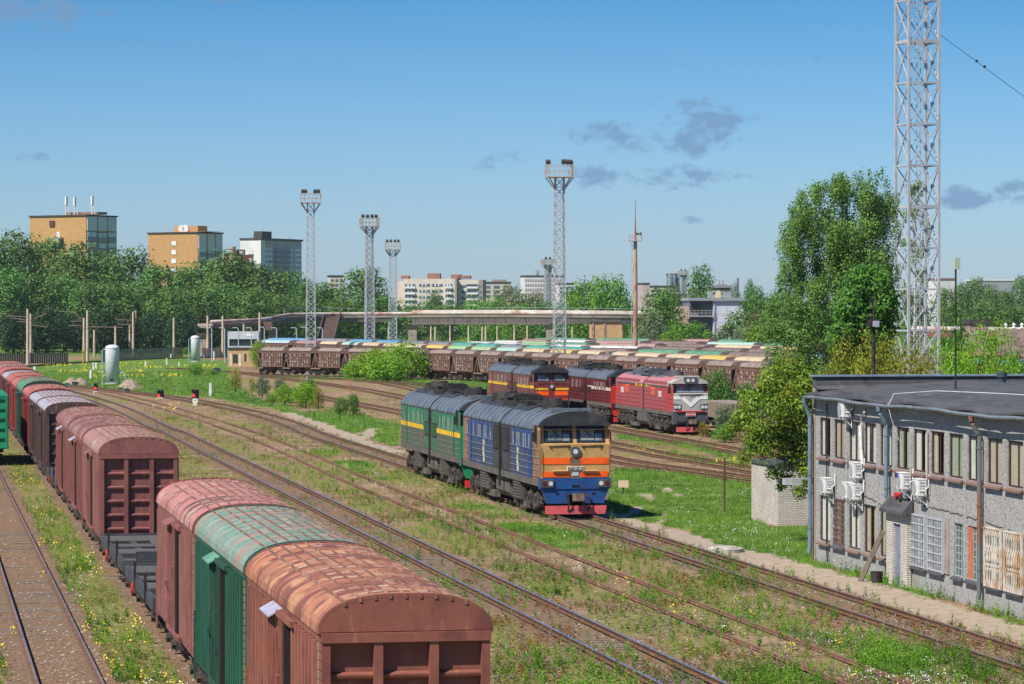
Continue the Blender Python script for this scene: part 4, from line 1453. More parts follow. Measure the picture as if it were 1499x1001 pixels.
def hopper_proto(roofm, L=6.0, low=True):
    t = thing('hopper_wagon', 'x', 'hopper wagon', (0, 0, 0), 0, 'hopper wagons parked in the sidings')
    h = L / 2
    b = MB()
    # body: vertical sides, sloping ends, open bottom hoppers
    b.hexa([(-1.2, -h + 1.3, 1.2), (1.2, -h + 1.3, 1.2), (1.2, h - 1.3, 1.2), (-1.2, h - 1.3, 1.2), (-1.34, -h + .05, 3.48), (1.34, -h + .05, 3.48), (1.34, h - .05, 3.48), (-1.34, h - .05, 3.48)])
    for sx in (-1, 1):
        b.hexa([(sx * 1.3, -h + .2, 1.25), (sx * 1.38, -h + .2, 1.25), (sx * 1.38, h - .2, 1.25), (sx * 1.3, h - .2, 1.25), (sx * 1.36, -h, 3.5), (sx * 1.45, -h, 3.5), (sx * 1.45, h, 3.5), (sx * 1.36, h, 3.5)])
    for e in (-1, 1):
        # hood over the end platform and the funnel below it
        b.hexa([(-1.4, e * h, 3.05), (1.4, e * h, 3.05), (1.4, e * (h + 1.35), 3.3), (-1.4, e * (h + 1.35), 3.3), (-1.42, e * h, 3.5), (1.42, e * h, 3.5), (1.42, e * (h + 1.35), 3.5), (-1.42, e * (h + 1.35), 3.5)])
    for k in (-.28, .28):
        y = k * L
        b.hexa([(-.7, y - .5, .55), (.7, y - .5, .55), (.7, y + .5, .55), (-.7, y + .5, .55), (-1.2, y - 1.2, 1.245), (1.2, y - 1.2, 1.245), (1.2, y + 1.2, 1.245), (-1.2, y + 1.2, 1.245)])
    b.build('body', hop_brown, t)
    b = MB()
    for e in (-1, 1):
        b.hexa([(-1.3, e * (h - .75), 1.2), (1.3, e * (h - .75), 1.2), (1.3, e * (h - .6), 1.2), (-1.3, e * (h - .6), 1.2), (-1.3, e * (h + 1.1), 3.28), (1.3, e * (h + 1.1), 3.28), (1.3, e * (h + 1.25), 3.28), (-1.3, e * (h + 1.25), 3.28)])
    b.build('chute', mat('chute_painted_shade', (.03, .022, .019), (.05, .035, .03), ns=2, rough=.9), t)  # near-black colour paints in the shade under the end hood
    r = MB()
    n = 9
    for k in range(n + 1):
        y = -h + .05 + k * (L - .1) / n
        for sx in (-1, 1):
            r.beam((sx * 1.42, y * .95, 1.28), (sx * 1.49, y, 3.5), .1, .1)
    for z in (1.3, 1.75, 2.2, 2.65, 3.1, 3.46):
        f = (z - 1.25) / 2.25
        for sx in (-1, 1):
            x = 1.39 + .07 * f
            r.box(*sorted((sx * (x - .03), sx * (x + .055))), -h + .25 * (1 - f), h - .25 * (1 - f), z - .035, z + .035)
    for e in (-1, 1):
        for sx in (-1, 1):
            r.beam((sx * 1.3, e * (h + 1.3), 3.3), (sx * 1.3, e * (h + .15), 1.2), .14)
            r.beam((sx * 1.3, e * (h + 1.3), 3.3), (sx * 1.3, e * (h + 1.3), 1.2), .09)
        r.box(-1.35, 1.35, *sorted((e * (h - .3), e * (h + 1.4))), 1.0, 1.16)
    m = r
    rr = random.Random(4)
    for i in range(n):
        for z in (1.45, 1.9, 2.35, 2.8):
            if rr.random() < .42:
                y = -h + .05 + (i + .5) * (L - .1) / n
                for sx in (-1, 1):
                    x = 1.39 + .07 * (z - 1.25) / 2.25
                    m.box(*sorted((sx * (x - .01), sx * (x + .012))), y - .14, y + .1, z, z + .24, 1)
    r.build('ribs', [hop_rib, hop_mark], t)
    ro = MB()
    ro.prism([(-1.5, 3.5), (-1.2, 3.86), (-.5, 3.97), (.5, 3.97), (1.2, 3.86), (1.5, 3.5)], -h - .02, h + .02, 'y')
    hd = MB()
    for e in (-1, 1):
        hd.hexa([(-1.45, e * (h + .021), 3.501), (1.45, e * (h + .021), 3.501), (1.45, e * (h + 1.4), 3.501), (-1.45, e * (h + 1.4), 3.501), (-1.2, e * (h + .021), 3.84), (1.2, e * (h + .021), 3.84), (1.3, e * (h + 1.4), 3.62), (-1.3, e * (h + 1.4), 3.62)])
    if roofm is hop_roof:
        for k in range(9):
            y = -h + .3 + k * (L - .6) / 8
            ro.prism([(-1.46, 3.56), (-1.19, 3.885), (-.5, 3.995), (.5, 3.995), (1.19, 3.885), (1.46, 3.56)], y - .03, y + .03, 'y')
    else:
        for k in range(int(L / 1.3)):
            y = -h + .6 + k * 1.3
            ro.prism([(-1.46, 3.56), (-1.19, 3.885), (-.5, 3.995), (.5, 3.995), (1.19, 3.885), (1.46, 3.56)], y - .04, y + .04, 'y')
    ro.build('roof', roofm, t)
    hd.build('end_hood', mat('hood_brown', (.1, .055, .043), (.07, .045, .038), ns=2, rough=.85), t)
    for e in (-1, 1): bogie(t, e * (h - .1), 1.8, 1.0, 2, .45)
    b = MB(); b.box(-.2, .2, -h - 1.6, h + 1.6, .8, .98); b.build('underframe', M_BLACK, t)
    return t


def row_path(pts, z=3.97):
    P = []
    for x, y in pts:
        v = G(x, y, z); v.z = 0
        P.append(v)
    return catmull(P, 1.0)


def place_row(pts, colours, rowname, pitch, proto=None, L=6.0, simple=False):
    P = row_path(pts)
    S = [0]
    for a, b_ in zip(P[:-1], P[1:]): S.append(S[-1] + (b_ - a).length)
    n = int(S[-1] / pitch)
    protos = {}
    out = []
    for k in range(n):
        s = (k + .5) * pitch
        i = next(j for j in range(len(S)) if S[j] >= s)
        i = max(1, i)
        p = P[i - 1].lerp(P[i], (s - S[i - 1]) / max(1e-6, S[i] - S[i - 1]))
        d = (P[min(i + 3, len(P) - 1)] - P[max(0, i - 4)]).normalized()
        c = colours[k % len(colours)]
        if c not in protos:
            o = hopper_proto(ROOFS[c] if c != 'grey' else hop_roof, L)
            protos[c] = o
        else:
            o = copy_tree(protos[c])
        o.location = p
        o.rotation_euler = (0, 0, math.atan2(d.y, d.x) - PI / 2 + (PI if k % 2 else 0))
        cn = {'grey': 'brown hopper wagon with grey roof', 'rosy': 'hopper wagon with rosy roof', 'sky': 'hopper wagon with sky blue roof'}.get(c, 'hopper wagon with %s roof' % c)
        o['label'] = '%s, %s from the left in the %s row' % (cn, ordinal(k), rowname)
        out.append(o)
    return out


R1 = [(388, 507.5), (450, 508), (560, 509.5), (640, 511), (700, 512.5), (850, 518), (1000, 524.5), (1140, 531), (1200, 535)]
XS = [407, 449, 494, 538, 580, 619, 658, 695, 732, 769, 808, 849, 891, 934, 978, 1024, 1072, 1122, 1174]
P1 = row_path(R1)
px1 = [float(to_px(np.array([p.x]), np.array([p.y]), 3.97)[0][0]) for p in P1]
pos = []
for x in XS:
    i = max(1, next((j for j in range(len(P1)) if px1[j] >= x), len(P1) - 1))
    pos.append((P1[i - 1].lerp(P1[i], min(1., max(0., (x - px1[i - 1]) / max(1e-6, px1[i] - px1[i - 1])))), (P1[min(i + 3, len(P1) - 1)] - P1[max(0, i - 4)]).normalized()))
first = None
for k, (p, d) in enumerate(pos):
    gap_ = (pos[min(k + 1, len(pos) - 1)][0] - pos[max(k - 1, 0)][0]).length / (2 if 0 < k < len(pos) - 1 else 1)
    first_ = hopper_proto(hop_roof, 6.6) if first is None else copy_tree(first)
    first = first or first_
    first_.location = p; first_.rotation_euler = (0, 0, math.atan2(d.y, d.x) - PI / 2); first_.scale = (1, gap_ / 9.1, 1)
    first_['label'] = 'brown hopper wagon with grey roof, %s from the left in the front row' % ordinal(k)
R2 = [(385, 497), (450, 498), (520, 500), (620, 503.5), (700, 506.5), (850, 512), (1000, 518), (1140, 523.5), (1230, 527)]
place_row(R2, ['sky', 'rosy', 'cream', 'mint', 'cream', 'cream', 'cream', 'yellow', 'lime', 'lime', 'mint', 'cream', 'yellow', 'cream', 'cream', 'cream', 'cream', 'yellow', 'cream', 'rosy', 'rosy'], 'second', 11.0, L=8.2)
R3 = [(395, 494.2), (500, 495.6), (620, 499), (700, 502), (850, 508.0), (1000, 512), (1140, 516.5), (1230, 519)]
place_row(R3, ['blue', 'slate', 'blue', 'blue', 'slate', 'slate', 'teal', 'teal', 'slate', 'teal', 'teal', 'brown', 'green', 'green', 'brown'], 'third', 14.0, L=11.2)
R4 = [(690, 499.6), (850, 504.8), (1000, 507.5), (1140, 511), (1230, 513)]
place_row(R4, ['white', 'white', 'lime', 'white', 'white', 'brown', 'brown', 'brown', 'brown', 'white'], 'fourth', 14.0, L=11.2)
R5 = [(730, 498), (850, 501.3), (1000, 503.2), (1140, 506.2), (1230, 508)]
place_row(R5, ['white', 'lime', 'green', 'rosy', 'brown', 'cream', 'cream', 'brown', 'white', 'white'], 'fifth', 14.0, L=11.2)
R6 = [(770, 495.8), (850, 497.6), (1000, 499.6), (1140, 501.5), (1230, 503)]
place_row(R6, ['rosy', 'white', 'rosy', 'brown', 'mint', 'green', 'brown', 'brown', 'red', 'red'], 'sixth', 14.0, L=11.2)
R7 = [(780, 494.3), (1000, 496), (1140, 497.6), (1230, 498.5)]
place_row(R7, ['green', 'green', 'rosy', 'green', 'rosy', 'rosy', 'mint', 'slate', 'teal'], 'seventh', 14.0, L=11.2)
# wagons seen past the right-hand trees
R8 = [(1395, 512.5), (1560, 517)]
place_row(R8, ['rosy', 'brown', 'red'], 'right-hand', 14.0, L=11.2)
R9 = [(1425, 524), (1600, 530)]
place_row(R9, ['teal', 'teal'], 'teal right-hand', 14.0, L=11.2)

# red container and tank car under the viaduct
p = G(767, 499.5)
t = thing('container', 'small red box container beyond the wagon rows', 'container', (p.x, p.y, 0))
b = MB(); b.box(-1.5, 1.5, -1.2, 1.2, .3, 3.7)
for k in range(9): b.box(-1.5 + k * .36, -1.42 + k * .36, -1.26, -1.199, .4, 3.6)
b.build('body', ROOFS['red'], t)
b = MB(); b.box(-1.55, 1.55, -1.28, 1.28, 3.701, 3.82); b.build('roof', mat('container_roof', (.4, .2, .15), rough=.7), t)
p = G(833, 499)
t = thing('tank_wagon', 'tan tank wagon with rounded end below the viaduct', 'tank wagon', (p.x, p.y, 0), .35)
b = MB(); b.cyl((0, -4.5, 3.2), (0, 4.5, 3.2), 1.6, n=22)
b.add([(1.6 * math.cos(2 * PI * k / 22) * f, -4.5 - q, 3.2 + 1.6 * math.sin(2 * PI * k / 22) * f) for f, q in ((1.0, .001), (.8, .3), (.4, .5)) for k in range(22)],
      [(j * 22 + k, j * 22 + (k + 1) % 22, (j + 1) * 22 + (k + 1) % 22, (j + 1) * 22 + k) for j in range(2) for k in range(22)] + [tuple(range(44, 66))])
b.build('tank', mat('tank_tan', (.55, .32, .16), (.5, .42, .33), ns=.5, rough=.6), t, True)
b = MB(); b.box(-1.2, 1.2, -5, 5, 1.1, 1.5); b.build('underframe', M_BLACK, t)
for e in (-1, 1): bogie(t, e * 3.4)

# grey plank-sided wagon beside the red locomotive
p = G(1056, 630)
t = thing('gondola_wagon', 'weathered grey plank-sided wagon behind the bushes beside the silver nose', 'gondola wagon', (p.x + .9, p.y + 3, 0), TH)
mp = mat('weathered_planks', (.27, .22, .18), (.19, .15, .12), sc=(5, 5, .5), ns=2.5, rough=.95)
b = MB(); b.box(-1.3, 1.3, -5, 5, .9, 2.1)
for k in range(12):
    for sx in (-1, 1): b.box(*sorted((sx * 1.29, sx * 1.36)), -4.9 + k * .86, -4.75 + k * .86, .9, 2.1)
for k in range(5):
    b.box(-1.2 + k * .56, -1.1 + k * .56, -5.06, -4.99, .9, 2.12)
b.build('body', mp, t)
b = MB(); b.box(-1.1, 1.1, -4.9, 4.9, .6, .89); b.build('underframe', M_BLACK, t)
for e in (-1, 1): bogie(t, e * 3.2)

# ------------------------------------------------------------------ lattice masts, poles, tower
m_galv = mat('galvanised', (.46, .48, .5), (.36, .37, .38), ns=2, rough=.5, metal=.2, c3=(.32, .28, .25), thr3=(.6, .72))
m_galvrust = mat('galvanised_rusty', (.44, .41, .39), (.3, .22, .17), ns=1.5, rough=.6)
m_dark = mat('lamp_dark', (.05, .045, .04), (.09, .07, .06), ns=3, rough=.6)
m_pole = mat('concrete_pole', (.56, .44, .33), (.44, .33, .25), ns=1, sc=(1, 1, .3), rough=.9)
m_polerust = mat('rusty_tube', (.44, .33, .2), (.3, .17, .1), ns=1.2, sc=(1, 1, .4), rough=.8)


def lattice(b, w0, w1, z0, z1, bays, leg=.1, br=.05, x_brace=True, m=0):
    def P(c, z):
        f = (z - z0) / (z1 - z0)
        w = (w0 + (w1 - w0) * f) / 2
        return Vector(((-w, w, w, -w)[c], (-w, -w, w, w)[c], z))
    for c in range(4): b.beam(P(c, z0), P(c, z1), leg, m=m)
    for k in range(bays):
        za, zb = z0 + (z1 - z0) * k / bays, z0 + (z1 - z0) * (k + 1) / bays
        for c in range(4):
            d = (c + 1) % 4
            b.beam(P(c, za), P(d, za), br, m=m)
            if x_brace:
                b.beam(P(c, za), P(d, zb), br, m=m); b.beam(P(d, za), P(c, zb), br, m=m)
            else:
                b.beam(P(c, za) if k % 2 else P(d, za), P(d, zb) if k % 2 else P(c, zb), br, m=m)


def flood_mast(x, ybase, ytop, lamps, label, rot=.3, d=None, w=1.45):
    p = G(x, ybase) if d is None else A(x, 450, d)
    D = p.y
    zt = A(x, ytop, D).z
    t = thing('floodlight_mast', label, 'floodlight mast', (p.x, p.y, 0), rot, 'floodlight masts over the yard')
    zp = zt - 2.4
    k = max(1.0, D / 420)
    b = MB(); lattice(b, w, w * .72, 0, zp, 22, .13 * k, .06 * k); b.build('lattice_shaft', m_galv, t)
    pw = 1.55
    b = MB()
    b.box(-pw, pw, -pw, pw, zp, zp + .12)
    for sx, sy in ((-1, -1), (1, -1), (1, 1), (-1, 1)):
        b.beam((sx * .5, sy * .5, zp - 1.5), (sx * pw * .95, sy * pw * .95, zp), .12 * k)
        b.beam((sx * pw, sy * pw, zp), (sx * pw, sy * pw, zp + 1.5), .09 * k)
    for z in (.75, 1.5):
        for s in (-1, 1):
            b.beam((-pw, s * pw, zp + z), (pw, s * pw, zp + z), .07 * k); b.beam((s * pw, -pw, zp + z), (s * pw, pw, zp + z), .07 * k)
    for q in (-.9, -.3, .3, .9):
        for s in (-1, 1):
            b.beam((q, s * pw, zp), (q, s * pw, zp + 1.5), .055 * k); b.beam((s * pw, q, zp), (s * pw, q, zp + 1.5), .055 * k)
    b.build('platform', m_galvrust, t)
    for (lx, ly) in lamps:
        q = MB()
        q.hexa([(lx - .28, ly - .25, zp + 1.6), (lx + .28, ly - .25, zp + 1.6), (lx + .28, ly + .15, zp + 1.75), (lx - .28, ly + .15, zp + 1.75),
                (lx - .28, ly - .36, zp + 1.95), (lx + .28, ly - .36, zp + 1.95), (lx + .28, ly + .05, zp + 2.2), (lx - .28, ly + .05, zp + 2.2)])
        q.beam((lx, ly, zp + 1.4), (lx, ly, zp + 1.7), .1)
        q.build('floodlight', m_dark, t)
    return t


flood_mast(819, 563, 231, [(-1.4, 0), (.35, -1.2), (.9, -.6), (1.4, .3)], 'tallest floodlight mast, standing between the wagon roofs and the maroon locomotive', .12)
flood_mast(455, 538, 275, [(-1.2, 0), (-.8, .6), (1.2, 0), (.7, .5)], 'floodlight mast in front of the wooden stair ramp', .1)
flood_mast(541, 0, 312, [(-1.2, 0), (-.3, .4), (.4, -.4), (1.2, 0)], 'floodlight mast left of the shortest one, with four lamps', .2, 575, 1.6)
flood_mast(575, 0, 349, [(-1.2, 0), (-.4, .4), (.5, -.4), (1.2, 0)], 'floodlight mast with boxy head right of the big round tree', .0, 690, 1.8)
flood_mast(802, 0, 375, [(-.6, 0), (.6, 0)], 'small distant floodlight mast left of the tallest one', .3, 900, 1.9)
flood_mast(1000, 0, 393, [(-.8, 0), (.8, 0)], 'faint distant floodlight mast beside the blue-grey tower block', .3, 1250, 2.2)

# tube mast with spike
p = G(930, 545)
D = 462.; p = A(930, 450, D); p.z = 0
t = thing('tube_mast', 'rusty tube mast with small basket and long spike', 'mast', (p.x, p.y, 0))
zz = lambda y: A(930, y, D).z
b = MB(); b.tube([(0, 0, 0), (0, 0, zz(430)), (0, 0, zz(352))], [.36, .32, .26], 12); b.build('tube', m_polerust, t)
b = MB()
for s in (-.18, .18): b.beam((-.55, s, 0), (-.48, s, zz(354)), .05)
for k in range(40): b.beam((-.55, -.18, .5 + k * .46), (-.55, .18, .5 + k * .46), .04)
for k in range(12): b.beam((-.52, 0, 1.2 + k * 1.5), (-.2, 0, 1.2 + k * 1.5), .08)
b.build('ladder', m_galvrust, t)
b = MB(); z0 = zz(353)
b.box(-.95, .95, -.9, .9, z0, z0 + .1)
for q in (-.92, -.3, .3, .92):
    for s in (-1, 1): b.beam((q, s * .9, z0), (q, s * .9, z0 + .85), .06); b.beam((s * .92, q, z0), (s * .92, q, z0 + .85), .06)
for z in (.45, .85):
    for s in (-1, 1): b.beam((-.92, s * .9, z0 + z), (.92, s * .9, z0 + z), .05); b.beam((s * .92, -.9, z0 + z), (s * .92, .9, z0 + z), .05)
b.build('basket', m_galvrust, t)
b = MB(); b.tube([(0, 0, z0), (0, 0, zz(338)), (0, 0, zz(315)), (0, 0, zz(291))], [.16, .12, .06, .03], 8); b.build('spike', mat('rust_red_tube', (.32, .13, .08), (.25, .1, .07), ns=2), t)
b = MB(); b.box(.1, .5, -.4, .1, z0 + .85, z0 + 1.2); b.box(.6, .9, -.4, .1, z0 + .9, z0 + 1.25); b.build('floodlight', m_dark, t)

# big lattice radio tower
D = 330.
p = A(1342.5, 450, D)
t = thing('radio_tower', 'tall pale grey lattice tower rising out of frame above the office', 'lattice tower', (p.x, p.y, 0), .288)
m_tower = mat('tower_grey', (.42, .435, .46), (.35, .36, .385), ns=.8, rough=.5, c3=(.46, .47, .5), thr3=(.55, .7))
W = 3.33
b = MB()
zoff = A(1342, 544, D).z - 4 * 4.2 - 4.2
zs = [A(1342, 544 - 60.3 * k, D).z for k in range(-1, 12)]
cs = [(-W / 2, -W / 2), (W / 2, -W / 2), (W / 2, W / 2), (-W / 2, W / 2)]
for cx, cy in cs: b.beam((cx, cy, -.2), (cx, cy, zs[-1]), .25, .25)
b.build('leg_frame', m_tower, t)
b = MB()
for k, z in enumerate(zs):
    th_ = .34 if k % 4 == 1 else .16
    for i in range(4):
        a, c_ = cs[i], cs[(i + 1) % 4]
        b.beam((a[0], a[1], z), (c_[0], c_[1], z), .14, th_)
        if k < len(zs) - 1:
            b.beam((a[0], a[1], z), (c_[0], c_[1], zs[k + 1]), .1); b.beam((c_[0], c_[1], z), (a[0], a[1], zs[k + 1]), .1)
            mid = ((a[0] + c_[0]) / 2, (a[1] + c_[1]) / 2, (z + zs[k + 1]) / 2)
            b.box(mid[0] - .16, mid[0] + .16, mid[1] - .16, mid[1] + .16, mid[2] - .18, mid[2] + .18)
b.build('bracing', m_tower, t)
b = MB()
for s in (-.2, .2): b.beam((s + .3, .4, 0), (s + .3, .4, zs[-1]), .07)
z = .5
while z < zs[-1]:
    b.beam((.1, .4, z), (.5, .4, z), .05); z += .5
b.build('ladder', m_tower, t)
# guy wire with insulators to the right
a = A(1374, 49, D); e = A(1499, 139, D + 8); e2 = a + (e - a) * 3.2
w_ = thing('guy_wire', 'thin dark guy wire with two beads running right from the tower', 'wire', (0, 0, 0))
b = MB(); b.tube([a, a.lerp(e2, .5) - Vector((0, 0, .25)), e2], .028, 5); b.build('cable', M_BLACK, w_)
for x, y in ((1429, 92), (1440.5, 100.5)):
    q = a.lerp(e, (x - 1374) / 125.)
    b = MB(); b.lathe([(.02, -.16), (.15, -.08), (.15, .08), (.02, .16)], q, 10); b.build('insulator', M_BLACK, w_)

# concrete catenary poles
def pole(x, yb, yt, label, r=.2, arm=None, d=None, m=None, group='concrete poles by the wooded edge'):
    p = G(x, yb) if d is None else A(x, 450, d)
    D = p.y
    z = A(x, yt, D).z
    t = thing('concrete_pole', label, 'pole', (p.x, p.y, 0), 0, group)
    b = MB(); b.tube([(0, 0, -.2), (0, 0, z)], [r * 1.15, r * .8], 9); b.build('shaft', m or m_pole, t)
    if arm:
        b = MB()
        for (x0, z0, x1, z1) in arm: b.beam((x0, 0, z + z0), (x1, 0, z + z1), .13)
        b.build('cross_arm', mat('arm_rust', (.22, .15, .12), (.15, .1, .08), ns=2), t)
    return t


A1 = [(-3.4, -1.1, .2, -1.35), (-2.4, -1.5, .2, -1.9), (-1.8, -2.1, .2, -2.1), (.1, -2.6, 3, -2.9), (-5, -.8, -3.4, -.8), (1, -1.6, 3.2, -.7)]
A2 = [(-4.8, -.2, -2.2, -.3), (-2.2, -.3, -.8, -1.6), (.2, -2.8, 6, -2.9), (-1, -2.6, -3.2, -2.6), (-.9, -1.8, -2.9, -1.9)]
for x, yb, yt, lb, ar in ((40.5, 534, 452, 'tall brown pole of the leftmost pair, with cross arms', A1), (45, 531, 459, 'pale shorter pole of the leftmost pair', None),
                          (123, 529, 465, 'darker pole of the second pair from the left', None), (128, 531, 454, 'tall pole of the second pair, with long arm', A2),
                          (190, 517, 476, 'leaning strut pole of the three-pole group', None), (195, 523, 456, 'middle pole of the three-pole group', [(-3.4, -1.4, 0, -1.7), (-3, -2.4, 0, -2.4)]), (199, 515, 454, 'tall right pole of the three-pole group', [(.1, -2.6, 5, -2.7)]),
                          (254.5, 521, 465, 'lone pole right of the three-pole group', None), (270.5, 510, 454, 'tall pole behind the far grey tank', [(-.1, -2, -3.5, -.7), (-3.5, -.7, -5, -.7)]),
                          (138, 522, 483, 'thin short grey pole before the dark trees', None), (169, 520, 477, 'short pole with a lamp before the dark trees', None)):
    pole(x, yb, yt, lb, arm=ar, r=.24)
for i, x in enumerate((304, 326, 357, 380, 400, 422, 441, 513, 569, 600, 631, 637, 659, 686, 706, 711, 728, 748, 753, 772, 838, 885)):
    tall = x in (380,)
    y0 = 462 if x < 330 else (457 if tall else 474)
    pole(x, 0, y0 if x < 400 else 476 + (i % 3), ('pole at the curved left end of the viaduct, %s from the left' % ordinal(i)) if x < 400 else ('pole beneath the viaduct, %s of those seen' % ordinal(i - 4)), r=.24, d=(600 + (i % 4) * 6) if x < 400 else 690 + (i * 37 % 90), group='poles around the viaduct', m=m_pole)

# galvanised lamp posts by the viaduct
m_lamp = mat('lamp_post_blue', (.42, .5, .55), rough=.5)
for i, (x, yb, yt) in enumerate(((310, 527, 480), (329, 524, 480), (349, 520, 480), (368, 518, 480), (387, 518, 479), (405, 516, 480), (434, 516, 480), (448, 515, 479), (472, 514, 480))):
    p = A(x, 450, 545 + i * 6)
    D = p.y; z = A(x, yt, D).z
    t = thing('lamp_post', 'slim blue-grey lamp post near the viaduct, %s from the left' % ordinal(i), 'lamp post', (p.x, p.y, 0), 0, 'slim lamp posts by the viaduct')
    b = MB(); b.tube([(0, 0, 0), (0, 0, z - .3), (-.15, 0, z), (-.5, 0, z + .05)], .09, 6); b.build('post', m_lamp, t)
    b = MB(); b.box(-1.0, -.45, -.15, .15, z - .02, z + .12); b.build('lamp_head', m_lamp, t)

# overhead wires strung between the poles on the left
w_ = thing('overhead_wire', 'thin overhead wires strung between the poles before the trees', 'wire', (0, 0, 0))
b = MB()
for (xa, ya, xb, yb) in ((-30, 481, 128, 481), (128, 480, 270, 480), (270, 480, 326, 482), (-30, 462, 40, 459)):
    p, q = A(xa, ya, 530), A(xb, yb, 545)
    b.tube([p.lerp(q, k / 8) - Vector((0, 0, .8 * math.sin(PI * k / 8))) for k in range(9)], .03, 4)
b.build('wire', M_BLACK, w_)

# ------------------------------------------------------------------ viaduct
m_vconc = mat('viaduct_concrete', (.34, .27, .215), (.24, .18, .145), ns=.35, sc=(1, 1, 2), rough=.9, var=.2, c3=(.15, .12, .1), thr3=(.56, .7), ns3=.6)
m_vpipe = mat('viaduct_pipe', (.5, .42, .36), (.38, .2, .16), ns=.25, sc=(1, 1, .2), rough=.7, c3=(.62, .58, .52), thr3=(.5, .62), ns3=.3)
m_vgird = mat('viaduct_girder', (.22, .18, .16), (.13, .11, .1), ns=.8, sc=(3, 1, .3), rough=.85)
DV = 655.
vp = [A(x, y, d) for x, y, d in ((300, 469, 612), (340, 467.5, 618), (372, 466, 626), (386, 463.5, 633), (400, 460.5, 641), (415, 458.6, 645), (440, 458, 648), (520, 457.5, DV), (700, 456.5, DV), (870, 457.5, DV), (1000, 459, DV + 5), (1130, 463, DV + 10))]
VP_ = catmull(vp, 4.0)
vt = thing('viaduct', 'long concrete viaduct with pipes crossing the whole yard', 'viaduct')


def sweep(b, path, prof, m=0):
    n = len(prof)
    vs, fs = [], []
    for i, p in enumerate(path):
        d = (path[min(i + 1, len(path) - 1)] - path[max(0, i - 1)]); d.z = 0; d.normalize()
        r = Vector((d.y, -d.x, 0))
        for a, z in prof: vs.append(p + r * a + Vector((0, 0, z)))
    for i in range(len(path) - 1):
        for k in range(n): fs.append((i * n + k, i * n + (k + 1) % n, (i + 1) * n + (k + 1) % n, (i + 1) * n + k))
    fs.append(tuple(range(n - 1, -1, -1))); e = (len(path) - 1) * n; fs.append(tuple(range(e, e + n)))
    b.add(vs, fs, m)


b = MB(); sweep(b, VP_, [(-2, -1.05), (2, -1.05), (2, -.62), (-2, -.62)]); b.build('deck', m_vconc, vt)
b = MB()
i0 = next(i for i, p in enumerate(VP_) if to_px(np.array([p.x]), np.array([p.y]))[0][0] > 600)
ia = next(i for i, p in enumerate(VP_) if to_px(np.array([p.x]), np.array([p.y]))[0][0] > 392)
sweep(b, VP_[:ia + 1], [(-1.4, -1.45), (1.4, -1.45), (1.6, -1.055), (-1.6, -1.055)])
sweep(b, VP_[ia:i0], [(-1.7, -1.9), (1.7, -1.9), (1.9, -1.055), (-1.9, -1.055)])
i1 = next(i for i, p in enumerate(VP_) if to_px(np.array([p.x]), np.array([p.y]))[0][0] > 800)
sweep(b, VP_[i0:i1 + 1], [(-1.7, -2.5), (1.95, -2.5), (1.95, -2.25), (1.7, -2.25), (1.9, -1.055), (-1.9, -1.055)])
sweep(b, VP_[i1:], [(-1.7, -2.3), (1.7, -2.3), (1.9, -1.055), (-1.9, -1.055)])
b.build('girder', m_vgird, vt)
b = MB()
sweep(b, VP_, [(1.55 + .32 * math.cos(k * PI / 4), -.25 + .33 * math.sin(k * PI / 4)) for k in range(8)])
sweep(b, VP_[14:], [(.2 + .42 * math.cos(k * PI / 4), .0 + .42 * math.sin(k * PI / 4)) for k in range(8)])
b.build('pipe', m_vpipe, vt, True)
for x in (312, 344, 376, 398, 610, 792, 913, 1040):
    p = min(VP_, key=lambda q: abs(to_px(np.array([q.x]), np.array([q.y]))[0][0] - x))
    b = MB()
    b.box(p.x - .85, p.x + .85, p.y - 1.4, p.y + 1.4, -.2, p.z - 3.4)
    b.hexa([(p.x - .9, p.y - 1.4, p.z - 3.395), (p.x + .9, p.y - 1.4, p.z - 3.395), (p.x + .9, p.y + 1.4, p.z - 3.395), (p.x - .9, p.y + 1.4, p.z - 3.395),
            (p.x - 1.6, p.y - 2, p.z - 2.52), (p.x + 1.6, p.y - 2, p.z - 2.52), (p.x + 1.6, p.y + 2, p.z - 2.52), (p.x - 1.6, p.y + 2, p.z - 2.52)])
    b.build('pier', m_vconc, vt)
b = MB()
for i in range(len(VP_) - 1):
    x = to_px(np.array([VP_[i].x]), np.array([VP_[i].y]))[0][0]
    if 404 < x < 490 or 700 < x < 940:
        hgt = .9
        b.beam(VP_[i] + Vector((0, 1.5, -.6)), VP_[i] + Vector((0, 1.5, hgt)), .1)
        b.beam(VP_[i] + Vector((0, 1.5, hgt)), VP_[i + 1] + Vector((0, 1.5, hgt)), .1)
b.build('railing', mat('railing_grey', (.3, .34, .36), rough=.6), vt)
# stair ramps down from the deck
m_stair = mat('stair_wood', (.16, .105, .085), (.11, .075, .065), sc=(1, 1, 6), ns=1.5, rough=.95)
top = A(487, 459, DV - 1.5); bot = A(477, 499, 632)
b = MB()
r = Vector((1, 0, 0)) * 1.55
b.hexa([bot - r * 1.05 - Vector((0, 0, .3)), bot + r - Vector((0, 0, .3)), top + r * 1.1 - Vector((0, 0, .9)), top - r - Vector((0, 0, .9)), bot - r * 1.05, bot + r, top + r * 1.1 - Vector((0, 0, .5)), top - r - Vector((0, 0, .5))])
for k in range(24):
    q = bot.lerp(top, k / 24)
    b.box(q.x - 1.5, q.x + 1.5, q.y - .15, q.y + .2, q.z - .1, q.z + .12)
for s in (-1.6, 1.65):
    b.beam(bot + Vector((s, 0, .5)), top + Vector((s, 0, .2)), .14, 1.0)
b.build('stairway', m_stair, vt)
b = MB(); q = A(362, 478, 585); b.box(q.x - 1.5, q.x + 1.5, q.y + 40, q.y + 41.2, q.z - .9, q.z + .7); b.build('hanging_panel', m_stair, vt)

